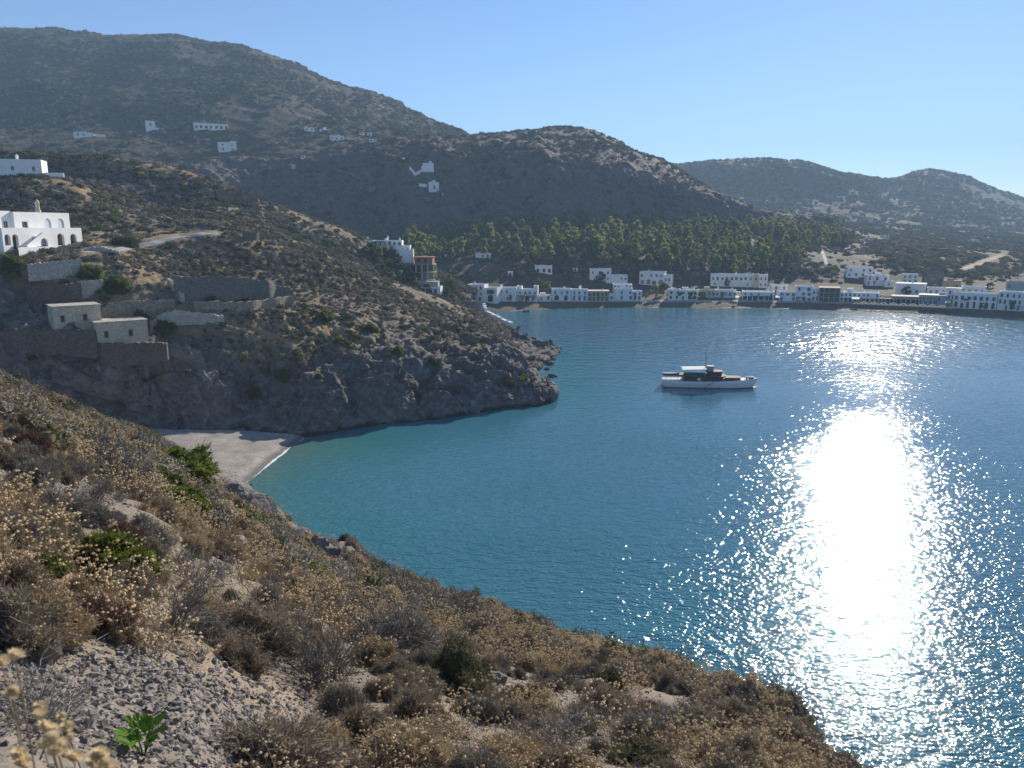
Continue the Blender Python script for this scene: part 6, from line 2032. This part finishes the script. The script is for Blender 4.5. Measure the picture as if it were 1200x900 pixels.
def tuft_mesh(name, mat, seed, n=900, w=0.009, hgt=0.7, leafmat=None, nleaf=0, heads=0, core=0.85, lo=0.5, coremat=None, lsize=0.035):
    """a dense rounded dome of fine stems"""
    r = np.random.default_rng(seed)
    d = dirs(n, r, 0.15)
    lump = 1 + 0.22 * vnoise(d * 2.5 + seed, seed)
    L = 0.5 * lump * r.uniform(lo, 1.0, n)
    base = d * (0.12 * r.random((n, 1))) * np.array((1, 1, 0.1)) + d * (L * r.uniform(0.3, 0.6, n))[:, None] * np.array((1, 1, hgt / 0.7))
    p = strand_pts(base, unit(d + 0.35 * r.normal(size=(n, 3))), L * r.uniform(0.35, 0.6, n), r.normal(0, 0.25, (n, 3)) + np.array((0, 0, 0.2)), 4)
    parts, mi, mats = [ribbons(p, np.full(n, w), r, 0.4)], [0], [mat]
    v, f = ICO2
    lum = 1 + 0.22 * vnoise(unit(v) * 2.5 + seed, seed)
    v = v * (0.43 * core * lum * (1 + 0.10 * r.normal(size=len(v))))[:, None] * np.array((1, 1, hgt / 0.7))
    parts.append((v, f)); mi.append(1); mats.append(coremat or mat)
    if nleaf:
        k = r.integers(0, n, nleaf)
        c = p[k, r.integers(1, 4, nleaf)] + r.normal(0, 0.015, (nleaf, 3))
        parts.append(leaves(c, lsize, r, unit(c), 0.45, 1.6)); mi.append(len(mats)); mats.append(leafmat or mat)
    if heads:
        k = r.integers(0, n, heads)
        c = p[k, -1] + np.array((0, 0, 0.03)) * r.random((heads, 1))
        parts.append(blobs(c, np.full(heads, 0.030), r, 0.75)); mi.append(len(mats)); mats.append(MF_head)
    V, F, M = join(*parts)
    return tri_mesh(name, V, F, np.array(mi)[M], mats)

def flower_mesh(name, seed, n=34, hgt=0.34, spreadr=0.32, head=0.036, leafy=60):
    """a clump of dried everlasting: bent stems that carry pale heads in bunches"""
    r = np.random.default_rng(seed)
    d = dirs(n, r, 0.9)
    L = hgt * r.uniform(0.55, 1.1, n)
    base = r.normal(0, spreadr * 0.35, (n, 3)) * np.array((1, 1, 0))
    p = strand_pts(base, d, L, r.normal(0, 0.25, (n, 3)), 4)
    tip = p[:, -1]
    m = 3
    hd = np.repeat(tip, m, 0) + r.normal(0, head * 0.75, (n * m, 3)) * np.array((1, 1, 0.5))
    hd = hd[r.random(len(hd)) < 0.7]
    db = dirs(leafy, r, 0.2)
    pb = strand_pts(r.normal(0, spreadr * 0.3, (leafy, 3)) * np.array((1, 1, 0)), db, hgt * r.uniform(0.3, 0.6, leafy), r.normal(0, 0.2, (leafy, 3)), 3)
    V, F, M = join(ribbons(p, np.full(n, 0.006), r, 0.7), blobs(hd, np.full(len(hd), head), r, 0.75), ribbons(pb, np.full(leafy, 0.008), r, 0.4))
    return tri_mesh(name, V, F, np.array([0, 1, 2])[M], [MF_stem, MF_head, MF_brown])

MF_straw = foliage("straw_scrub", (0.35, 0.27, 0.17), (0.48, 0.38, 0.25), 0.25)
def full_mesh(name, mat, seed, squash=0.62, n=4200, size=0.032, stems=1500, heads=0, twig=MF_twig):
    """a near cushion: lumpy body, thick coat of fine sprigs, stems standing out of it"""
    r = np.random.default_rng(seed)
    v, f = ICO3
    sq = np.array((1, 1, squash / 0.5))
    lum = lambda d: 0.38 * (1 + 0.40 * vnoise(d * 2.0 + seed, seed) + 0.22 * vnoise(d * 5 + seed, seed + 1) + 0.10 * vnoise(d * 12 + seed, seed + 2))
    b = unit(v); b = b * lum(b)[:, None] * sq * 0.86
    d = dirs(n, r, -0.02)
    c = d * (lum(d) * r.uniform(0.84, 1.10, n))[:, None] * sq
    nn = unit(d + 0.5 * r.normal(size=d.shape) + np.array((0, 0, 0.25)))
    p = strand_pts(c, nn, r.uniform(0.03, 0.09, n), r.normal(0, 0.3, d.shape), 3)
    d2 = dirs(stems, r, 0.1)
    p2 = strand_pts(d2 * (lum(d2) * r.uniform(0.6, 1.0, stems))[:, None] * sq, unit(d2 + 0.45 * r.normal(size=d2.shape) + np.array((0, 0, .25))), r.uniform(0.06, 0.2, stems), r.normal(0, 0.3, d2.shape), 4)
    d4 = dirs(n // 2, r, -0.02)
    parts = [(b, f), ribbons(p, np.full(n, 0.011), r, 0.5), leaves(d4 * (lum(d4) * r.uniform(0.9, 1.1, len(d4)))[:, None] * sq, size, r, d4, 0.4, 1.8), ribbons(p2, np.full(stems, 0.007), r, 0.4)]
    mi, mats = [0, 0, 0, 1], [mat, twig]
    if heads:
        d3 = dirs(heads, r, 0.15)
        parts.append(blobs(d3 * (lum(d3) * r.uniform(1.1, 1.35, heads))[:, None] * sq, np.full(heads, 0.032), r, 0.75)); mi.append(2); mats.append(MF_head)
    V, F, M = join(*parts)
    return tri_mesh(name, V, F, np.array(mi)[M], mats)
NEAR_ME = {
    "grey_twig": [twig_mesh("branches", MF_twig, 300 + i, n0=22, n1=9, n2=6, w=0.013) for i in range(2)],
    "red_twig": [full_mesh("branches", MF_red, 310, 0.6, 3000, 0.02, 2600, 0, MF_red)],
    "brown_dome": [full_mesh("foliage", MF_brown, 320 + i, 0.58, twig=MF_brown) for i in range(3)],
    "flower_dome": [full_mesh("foliage", (MF_straw, MF_brown)[i], 326 + i, 0.56, heads=130, twig=MF_stem) for i in range(2)],
    "olive": [full_mesh("foliage", MF_olive, 330 + i, 0.66, 4200, 0.035, 900, twig=MF_olive) for i in range(2)],
    "grey_dome": [full_mesh("foliage", MF_grey, 340 + i, 0.58, 3600, 0.028, 2400) for i in range(2)],
    "green": [full_mesh("foliage", MF_green, 350, 0.66, 5000, 0.05, 500, twig=MF_green)],
}
def cushion_mesh(name, mat, seed, n=760, squash=0.62, size=0.050, heads=0, stems=0):
    """a rounded cushion about one metre across: lumpy body under a coat of small sprigs"""
    r = np.random.default_rng(seed)
    v, f = ICO2
    lum = lambda d: 0.40 * (1 + 0.35 * vnoise(d * 2.2 + seed, seed) + 0.12 * vnoise(d * 6 + seed, seed + 1))
    sq = np.array((1, 1, squash / 0.5))
    b = unit(v); b = b * lum(b)[:, None] * sq * 0.93
    d = dirs(n, r, -0.02)
    c = d * (lum(d) * r.uniform(0.9, 1.12, n))[:, None] * sq
    parts, mi, mats = [(b, f), leaves(c, size, r, d, 0.5, 1.6)], [0, 0], [mat]
    if stems:
        d2 = dirs(stems, r, 0.1)
        p = strand_pts(d2 * (lum(d2) * 0.8)[:, None] * sq, unit(d2 + 0.4 * r.normal(size=d2.shape) + np.array((0, 0, .2))), r.uniform(0.08, 0.2, stems), r.normal(0, 0.3, d2.shape), 3)
        parts.append(ribbons(p, np.full(stems, 0.014), r, 0.4)); mi.append(0)
    if heads:
        d3 = dirs(heads, r, 0.2)
        parts.append(blobs(d3 * (lum(d3) * r.uniform(1.05, 1.25, heads))[:, None] * sq, np.full(heads, 0.05), r, 0.75)); mi.append(1); mats.append(MF_head)
    V, F, M = join(*parts)
    return tri_mesh(name, V, F, np.array(mi)[M], mats)
MID_ME = {
    "brown": cushion_mesh("m1", MF_brown, 360, stems=120), "straw": cushion_mesh("m2", MF_straw, 361, heads=26, stems=100),
    "grey": cushion_mesh("m3", MF_grey, 362, stems=160), "grey2": cushion_mesh("m8", MF_grey, 368, squash=0.75, stems=60), "olive": cushion_mesh("m4", MF_olive, 363, squash=0.7),
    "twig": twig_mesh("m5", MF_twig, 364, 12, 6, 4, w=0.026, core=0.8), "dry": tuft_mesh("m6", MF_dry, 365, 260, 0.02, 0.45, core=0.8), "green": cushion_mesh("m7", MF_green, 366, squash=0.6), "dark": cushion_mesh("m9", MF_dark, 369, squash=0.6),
}

# ---- shrubs one can point to: (kind, u, v of the foot, width in px, label)
def near_at(u, v):
    return at(u, v, ["near"])
SHRUBS = [
    ("green", 118, 672, 120, "dense bright green bush among dry shrubs at the left of the near slope", 0.75),
    ("green", 52, 668, 58, "low yellow green plant beside the dense green bush", 0.5),
    ("green", 206, 556, 100, "big green cushion bush on the brow above the pebble beach", 0.62),
    ("green", 172, 570, 80, "flat green bush just left of the big green cushion bush", 0.45),
    ("green", 206, 596, 84, "long low green strip of bush below the big green cushion", 0.4),
    ("red_twig", 108, 742, 100, "reddish brown twiggy shrub in front of the green bush", 0.8),
    ("grey_twig", 205, 738, 95, "dark grey bare twig shrub right of the reddish brown one", 0.75),
    ("brown_dome", 292, 752, 118, "large dark brown shrub in shade behind the gravel", 0.8),
    ("grey_twig", 368, 796, 112, "spiky grey twig shrub at the gravel edge, silvery branches", 0.95),
    ("grey_dome", 455, 768, 130, "wide dark grey shrub in the middle of the near slope", 0.75),
    ("grey_twig", 432, 742, 90, "bare grey branches rising behind the wide dark grey shrub", 0.7),
    ("olive", 532, 812, 96, "pale olive shrub with sunlit right side, tallest of the middle slope", 1.0),
    ("olive", 560, 722, 34, "small olive shrub on the brow against the sea", 0.8),
    ("brown_dome", 308, 900, 190, "broad brown heath cushion at the lower edge, dotted with dried heads", 0.55),
    ("flower_dome", 470, 900, 150, "brown cushion shrub with many pale heads at the lower edge", 0.5),
    ("brown_dome", 708, 838, 72, "dark round brown shrub on the right part of the slope", 0.85),
    ("olive", 748, 895, 80, "fuzzy pale green shrub near the lower edge", 0.55),
    ("grey_twig", 770, 870, 84, "tangle of silvery dead branches right of the dark round shrub", 0.6),
    ("grey_dome", 798, 802, 50, "dark grey bush on the brow with rough rock beside it", 0.9),
    ("brown_dome", 858, 842, 62, "rust brown shrub on the falling brow toward the glitter", 0.8),
    ("brown_dome", 925, 880, 70, "dark brown shrub near the end of the brow", 0.9),
    ("grey_dome", 985, 912, 62, "last dark shrub at the lower right end of the slope", 0.9),
    ("flower_dome", 40, 745, 130, "tall pale headed everlasting bush at the left edge", 0.85),
    ("flower_dome", 20, 690, 80, "flowering dry bush behind the tall everlasting at the left edge", 0.8),
    ("grey_dome", 110, 612, 58, "silver grey shrub with feathery tips above the green bush", 0.7),
    ("grey_dome", 172, 640, 62, "dark grey shrub right above the bare twig shrub", 0.7),
    ("grey_twig", 228, 690, 80, "thin pale branched shrub leaning over the slope", 0.7),
    ("brown_dome", 640, 762, 56, "low brown shrub on the brow above the blue water", 0.7),
    ("brown_dome", 600, 848, 86, "brown shrub with shadow below the olive one", 0.6),
    ("grey_twig", 655, 880, 90, "sprawling grey shrub between the brown cushions at the lower edge", 0.6),
    ("flower_dome", 590, 900, 100, "pale flowered cushion right of the lower brown cushion", 0.5),
    ("brown_dome", 845, 900, 90, "dark shrub at the lower edge left of the brow end", 0.7),
    ("grey_twig", 40, 842, 130, "flat grey dead twigs lying on the gravel at the left edge", 0.3),
]
KEEP = []
for i, (kind, u, v, w, lab, tall) in enumerate(SHRUBS):
    p = near_at(u, min(v, 1050))
    if p is None: continue
    fw = p.y * CP - (p.z - EYE) * SP
    s = w * fw / 900
    e = empty("shrub", p - Vector((0, 0, 0.06 * s)), i * 2.1, lab, "shrub")
    me = NEAR_ME[kind][i % len(NEAR_ME[kind])]
    o = link(me.name.split(".")[0], me, e)
    e.scale = (s, s, s * max(0.55, tall))
    KEEP.append((p.x, p.y, s * 0.4))

FARSHRUB = [("green", 433, 388, 22, "bright green shrub halfway along the headland slope, biggest there"), ("green", 381, 372, 22, "green shrub beside the tan track on the headland slope"), ("green", 398, 402, 18, "green shrub below the tan track on the headland"), ("green", 466, 411, 16, "small green shrub lower on the headland, near the grey rocks"),
    ("green", 331, 440, 22, "green shrub strip in the rocky gully of the headland"), ("green", 374, 442, 12, "little green shrub on the headland rocks right of the gully"), ("green", 300, 462, 22, "dark green shrub on the rock face above the beach"), ("green", 506, 424, 14, "yellow green shrub on the rocks toward the point"),
    ("olive", 146, 287, 32, "big dark rounded shrub beside the road past the white house"), ("green", 182, 412, 26, "dark green bush hanging below the lower stone hut"), ("green", 14, 312, 34, "green shrub mass at the left end of the white house terrace"), ("green", 135, 336, 34, "green shrub above the shaded brow wall"), ("green", 192, 382, 28, "olive green shrub right of the lower stone hut"),
    ("green", 105, 322, 30, "green shrub at the end of the pale rubble wall"), ("olive", 245, 351, 16, "dark shrub growing before the doorways of the big wall"), ("olive", 165, 374, 22, "dark shrub on the terrace right of the upper hut")]
for i, (kind, u, v, w, lab) in enumerate(FARSHRUB):
    p = at(u, v, ["headland", "hillside"])
    if p is None: continue
    s = w * p.y / 900
    e = empty("shrub", p - Vector((0, 0, 0.1 * s)), i * 1.7, lab, "shrub")
    o = link("foliage", NEAR_ME[kind][i % len(NEAR_ME[kind])], e)
    e.scale = (s, s, s * 0.8)

# small bright sprig in the gravel
def sprig():
    p = near_at(168, 884)
    e = empty("leafy_sprig", p, 0, "small bright green sprig of broad leaves in the gravel", "plant")
    r = np.random.default_rng(9)
    bm = bmesh.new()
    for i in range(5):
        a = i * 1.25
        add_tube(bm, [(0, 0, -0.02), (0.03 * math.cos(a), 0.03 * math.sin(a), 0.06), (0.06 * math.cos(a), 0.06 * math.sin(a), 0.11)], 0.004, 0.002, 5)
    obj("stem", bm, MF_green, e)
    V, F = [], []
    for i in range(60):
        a = i * 2.4; t = r.uniform(0.25, 1.0); z = 0.02 + 0.10 * t
        c = np.array((0.07 * t * math.cos(a), 0.07 * t * math.sin(a), z))
        d = unit(np.array((math.cos(a), math.sin(a), 0.55))); sd = unit(np.cross(d, (0, 0, 1))); L = 0.05; Wd = 0.016
        k = len(V)
        V += [c, c + d * L * 0.4 + sd * Wd, c + d * L * 0.75 + sd * Wd * 0.8 + np.array((0, 0, .004)), c + d * L, c + d * L * 0.75 - sd * Wd * 0.8 + np.array((0, 0, .004)), c + d * L * 0.4 - sd * Wd]
        F += [(k, k + 1, k + 2, k + 3), (k, k + 3, k + 4, k + 5)]
    M_sprig = foliage("sprig_leaf", (0.10, 0.22, 0.03), (0.14, 0.28, 0.04), 0.4, 3)
    link("foliage", mesh_from("foliage", np.array(V), F, [M_sprig]), e)
sprig()

# everlasting stems right in front of the lens
def head_mesh(seed):
    """one dried flower head: layered papery scales round a cup"""
    r = np.random.default_rng(seed)
    V, F = [], []
    for ring, (n, el, L) in enumerate(((14, 0.1, 1.0), (13, 0.5, 1.0), (11, 0.95, 0.85), (7, 1.3, 0.6))):
        for i in range(n):
            a = 6.283 * (i + 0.5 * ring) / n + r.normal(0, 0.08)
            d = np.array((math.cos(a) * math.cos(el), math.sin(a) * math.cos(el), math.sin(el)))
            sd = np.array((-math.sin(a), math.cos(a), 0)); b = d * 0.35 + np.array((0, 0, -0.15))
            k = len(V)
            V += [b - sd * 0.12, b + sd * 0.12, d * L * 0.75 + sd * 0.17, d * L * 1.02 + np.array((0, 0, 0.05)), d * L * 0.75 - sd * 0.17]
            F += [(k, k + 1, k + 2, k + 3), (k, k + 3, k + 4)]
    v, f = ICO1
    o = len(V)
    V = np.concatenate([np.array(V), v * np.array((0.5, 0.5, 0.45))])
    F = F + [tuple(int(x) + o for x in t[:3]) for t in f]
    return mesh_from("flower_head", V, F, [MF_head])
HEADS = [head_mesh(i) for i in range(3)]
def everlasting(heads, foot, label):
    """heads: (u, v, diameter px); foot: (u, v) of the stem foot on the ground; distance from the size of a 2.6 cm head"""
    e = None
    ps = []
    for u, v, w in heads:
        dist = 900 * 0.026 / w
        ps.append((Vector(np.array((0, 0, EYE)) + ray(u, v) * dist), w))
    c = sum((p for p, _ in ps), Vector()) / len(ps)
    f = drop(c.x + foot[0], c.y + foot[1], ["near"])
    e = empty("everlasting_flower", f, 0, label, "flower")
    bm = bmesh.new()
    fork = (c - f) * 0.55
    add_tube(bm, [(0, 0, -0.03), fork * 0.5 + Vector((0.02, 0.01, 0)), fork], 0.0022, 0.0016, 6)
    for p, _ in ps:
        q = p - f
        add_tube(bm, [fork, fork.lerp(q, 0.5) + Vector((0, 0, -0.015)), q - Vector((0, 0, 0.006))], 0.0014, 0.001, 5)
    obj("stem", bm, MF_stem, e)
    for i, (p, w) in enumerate(ps):
        o = link("flower_head", HEADS[i % 3], e, p - f)
        o.scale = (0.0135,) * 3
        o.rotation_euler = (random.uniform(-.5, .5), random.uniform(-.5, .5), random.uniform(0, 6))
everlasting([(48, 838, 24), (52, 852, 22), (46, 828, 16)], (0.1, 0.12), "out of focus dried flower cluster, topmost at the lower left")
everlasting([(78, 852, 17), (82, 866, 17), (72, 840, 13)], (0.1, 0.15), "small dried flower pair right of the topmost cluster")
everlasting([(60, 868, 26), (68, 878, 26), (50, 872, 18), (86, 888, 22), (62, 858, 20)], (0.06, 0.1), "largest blurred dried flower cluster near the lower left corner")
everlasting([(22, 884, 20), (26, 895, 20)], (0.1, 0.1), "two blurred dried heads nearest the lower left corner")
everlasting([(112, 888, 22), (118, 884, 22), (124, 898, 22), (108, 894, 18), (134, 899, 20)], (0.05, 0.12), "dried flower cluster cut by the lower edge")
everlasting([(14, 812, 20)], (-0.05, 0.15), "single blurred dried head on a thin stem at the left edge")
everlasting([(18, 769, 24), (2, 776, 20)], (-0.05, 0.15), "pair of dried heads highest at the left edge")

# rocks on the near slope
for i, (u, v, w, lab) in enumerate([
        (240, 553, 20, "grey angular rock right of the green cushion bush"), (272, 585, 34, "big dark grey rock on the shore crest above the beach"), (300, 600, 38, "largest dark rock of the shore crest, cracked top"),
        (322, 612, 26, "grey rock stepping down toward the water"), (345, 632, 30, "jagged rock at the shore below the largest one"), (372, 640, 24, "black rock at the end of the shore crest"),
        (388, 648, 16, "last small black rock by the water on the shore crest"), (250, 572, 18, "pale lichen covered rock beside the beach"), (300, 578, 18, "mossy rock top against the turquoise water"), (180, 555, 20, "white grey rock showing between the green bushes"), (168, 526, 18, "pale rock crest left of the green cushion bush"), (200, 570, 14, "small pale stone under the green cushion bush"),
        (275, 640, 22, "grey rock slab in the dry grass above the crest"), (288, 632, 18, "small grey slab next to the rock in dry grass"), (578, 800, 34, "weathered grey boulder right of the olive shrub"), (796, 792, 40, "dark rough outcrop on the brow, highest point there"), (832, 815, 30, "dark rock on the brow right of the rough outcrop"), (680, 762, 18, "small rock on the brow over the sea")]):
    boulder(u, v, w * (1.7 if u < 400 else 1.2), lab, ["near"], "rocks on the near slope", i)

# bare places that stay free of scrub: round the sprig and the gravel in front of it
for u, v, rad in ((168, 890, 0.5), (130, 850, 0.45), (90, 880, 0.4), (60, 810, 0.4), (220, 850, 0.4), (250, 810, 0.35)):
    q = near_at(u, v)
    KEEP.append((q.x, q.y, rad))
# ---- ground cover of the slope
def near_pts(n, rmin, rmax, seed, area=True, wide=True):
    r = np.random.default_rng(seed)
    az = r.uniform(-1.75, 1.15, n) if wide else r.uniform(-0.82, 0.66, n)
    rr = np.sqrt(r.uniform(rmin ** 2, rmax ** 2, n)) if area else rmin * (rmax / rmin) ** r.random(n)
    rs = np.interp(az, S_AZ, S_R)
    k = rr < rs + 5
    az, rr = az[k], rr[k]
    x, y = rr * np.sin(az), rr * np.cos(az)
    z = near_h(x, y)
    return np.stack([x, y, z], -1), rr, rs[k], r
def gravel_mask(p):
    u, v, fw = img(p)
    g = smooth(0, 1, 1 - (np.abs((u - 170) / 290) ** 2 + np.abs((v - 825 - 0.12 * (u - 170)) / 85) ** 2) + 0.35 * fbm(p * 1.2, 3, 91))
    return np.where(fw > 0, g, 0)
def clear_of(p, f=1.0):
    k = np.ones(len(p), bool)
    for x, y, s in KEEP:
        k &= (p[:, 0] - x) ** 2 + (p[:, 1] - y) ** 2 > (s * f) ** 2
    return k
def settle(p):
    """put points on the slope sheet itself"""
    bvh = TERR["near"]["bvh"]
    out, ok = p.copy(), np.ones(len(p), bool)
    for i, q in enumerate(p):
        h = bvh.ray_cast(Vector((q[0], q[1], q[2] + 8)), Vector((0, 0, -1)), 20)
        if h[0] is None: ok[i] = False
        else: out[i] = h[0]
    return out, ok

def dry_scrub():
    # near ring in full detail
    p, rr, rs, r = near_pts(2250, 3.0, 17, 401)
    k = (r.random(len(p)) > gravel_mask(p) * 1.4) & clear_of(p, 0.9)
    p = p[k]; p, ok = settle(p); p = p[ok]
    flat = [m for kk in ("brown_dome", "flower_dome", "grey_dome", "olive", "grey_twig", "red_twig") for m in NEAR_ME[kk]] + [full_mesh("foliage", MF_straw, 372, 0.5, 3600, 0.028, 1800, 20, MF_stem), full_mesh("foliage", MF_grey, 373, 0.5, 3600, 0.024, 2000), tuft_mesh("foliage", MF_dry, 374, 700, 0.008, 0.5, core=0.5)]
    forms = [bpy.data.objects.new("near_form", m) for m in flat]
    w = np.array([1.6] * 3 + [0.7] * 2 + [1.2] * 2 + [0.35] * 2 + [1.0] * 2 + [0.6, 1.2, 1.0, 1.0])
    kd = kinds(len(p), w, 402)
    s = np.random.default_rng(403).uniform(0.16, 0.62, len(p)) ** 1.15
    scatter("dry_scrub", "low dry brown and grey scrub on the near slope", "scrub", p - np.array((0, 0, 0.03)), s, kd, forms)
    # beyond, simpler forms
    p, rr, rs, r = near_pts(24500, 15, 76, 404)
    u, v, fw = img(p)
    rocky = smooth(205, 235, u) * smooth(450, 400, u) * smooth(-30, -14, rr - rs)
    k = (r.random(len(p)) > rocky * 0.9 * (fw > 0)) & (rr < rs + 1.5) & clear_of(p, 0.9)
    p = p[k]; p, ok = settle(p); p = p[ok]
    forms = [bpy.data.objects.new("mid_form", m) for m in MID_ME.values()]
    g = fbm(p * 0.12, 3, 9)
    kd = kinds(len(p), (2.0, 1.5, 2.2, 1.4, 1.4, 0.9, 1.2, 0.15, 0.6), 405)
    kd = np.where((g > 0.35) & (np.random.default_rng(1).random(len(p)) < 0.5), 1, kd)
    s = np.random.default_rng(406).uniform(0.3, 1.15, len(p))
    scatter("scrub_cover", "patchy grey brown scrub covering the farther near slope", "scrub", p - np.array((0, 0, 0.05)), s, kd, forms)
dry_scrub()

def flowers():
    p, rr, rs, r = near_pts(2900, 3.0, 22, 411)
    g = fbm(p * 0.35, 3, 19) + 0.15
    k = (r.random(len(p)) < np.clip(0.15 + 1.4 * g, 0.03, 1)) & (r.random(len(p)) > gravel_mask(p) * 1.5) & (rr < rs)
    p = p[k]
    p2, rr2, rs2, r2 = near_pts(6200, 18, 60, 412)
    g = fbm(p2 * 0.12, 3, 20)
    u, v, fw = img(p2)
    k = (r2.random(len(p2)) < np.clip(0.1 + 1.3 * g, 0.0, 1)) & (rr2 < rs2 - 2) & ((v > 545) | (u < 0))
    p = np.concatenate([p, p2[k]])
    p, ok = settle(p); p = p[ok]
    forms = [bpy.data.objects.new("flower_form", flower_mesh("flower_form", 420 + i, n=(26, 34, 20)[i])) for i in range(3)]
    rr = np.hypot(p[:, 0], p[:, 1])
    s = np.random.default_rng(413).uniform(0.7, 1.25, len(p)) * (0.66 + 0.34 * smooth(4, 10, rr) + 0.9 * smooth(12, 45, rr))
    scatter("dried_flowers", "pale dried everlasting heads on thin stems all over the near slope", "flowers", p, s, np.random.default_rng(414).integers(0, 3, len(p)), forms)
flowers()

def gravel():
    k = NT("gravel_stone")
    c = k.mix(k.rand(), (0.13, 0.118, 0.108), (0.33, 0.30, 0.275))
    k.color(k.mix(0.5, c, k.ramp(k.noise(k.obj(), 2.5, 4), [(0.3, 0.6), (0.7, 1.1)]), 'MULTIPLY'))
    forms = []
    for i in range(4):
        r = np.random.default_rng(i)
        v, f = ico(1) if i < 2 else ICO2
        v = v * (1 + 0.22 * r.normal(size=(len(v), 1))) * np.array((1, 0.75, 0.5))
        forms.append(bpy.data.objects.new("stone_form", mesh_from("stone_form", v, [tuple(t[:3]) for t in f.tolist()], [k.m])))
    p, rr, rs, r = near_pts(130000, 1.6, 14, 431, area=False, wide=False)
    keep = r.random(len(p)) < np.clip(gravel_mask(p) * 1.2 + 0.10, 0, 1)
    p, rr = p[keep], rr[keep]
    p, ok = settle(p); p, rr = p[ok], rr[ok]
    s = 0.005 * (0.038 / 0.005) ** (r.random(len(p)) ** 1.9) * (0.75 + 0.06 * rr)
    scatter("gravel", "loose grey gravel on the bare patch of the near slope", "gravel", p, s, r.integers(0, 4, len(p)), forms, (r.normal(0, 0.5, len(p)), r.normal(0, 0.5, len(p))))
    # dead twigs lying about
    n = 1400
    p, rr, rs, r = near_pts(n, 1.8, 9, 432, area=False, wide=False)
    p, ok = settle(p); p = p[ok]
    d = unit(r.normal(size=(len(p), 3)) * np.array((1, 1, 0.25)))
    q = strand_pts(p + np.array((0, 0, 0.015)), d, r.uniform(0.06, 0.3, len(p)), r.normal(0, 0.3, (len(p), 3)) * np.array((1, 1, 0.2)), 5)
    v, f = ribbons(q, r.uniform(0.003, 0.008, len(p)), r, 0.4)
    tag(link("fallen_twigs", tri_mesh("fallen_twigs", v, f, np.zeros(len(f)), [MF_twig])), "dry grey twigs lying on the gravel", "twigs", None, "stuff")
gravel()
# ---------------------------------------------------------------- the air
def haze():
    bm = bmesh.new()
    bmesh.ops.create_cube(bm, size=1)
    x0, x1, y0, y1, z0, z1 = -2700, 2700, -1000, 2200, -5, 262
    for v in bm.verts:
        v.co = ((x0 + x1) / 2 + v.co.x * (x1 - x0), (y0 + y1) / 2 + v.co.y * (y1 - y0), (z0 + z1) / 2 + v.co.z * (z1 - z0))
    me = bpy.data.meshes.new("haze"); bm.to_mesh(me); bm.free()
    m = bpy.data.materials.new("haze_air"); m.use_nodes = True
    nt = m.node_tree
    nt.nodes.remove(nt.nodes["Principled BSDF"])
    vol = nt.nodes.new("ShaderNodeVolumePrincipled")
    vol.inputs["Color"].default_value = (0.5, 0.73, 1.0, 1)
    vol.inputs["Density"].default_value = 0.00036
    vol.inputs["Anisotropy"].default_value = 0.0
    nt.links.new(vol.outputs[0], nt.nodes["Material Output"].inputs["Volume"])
    me.materials.append(m)
    tag(link("haze", me), None, None, None, "stuff")
haze()
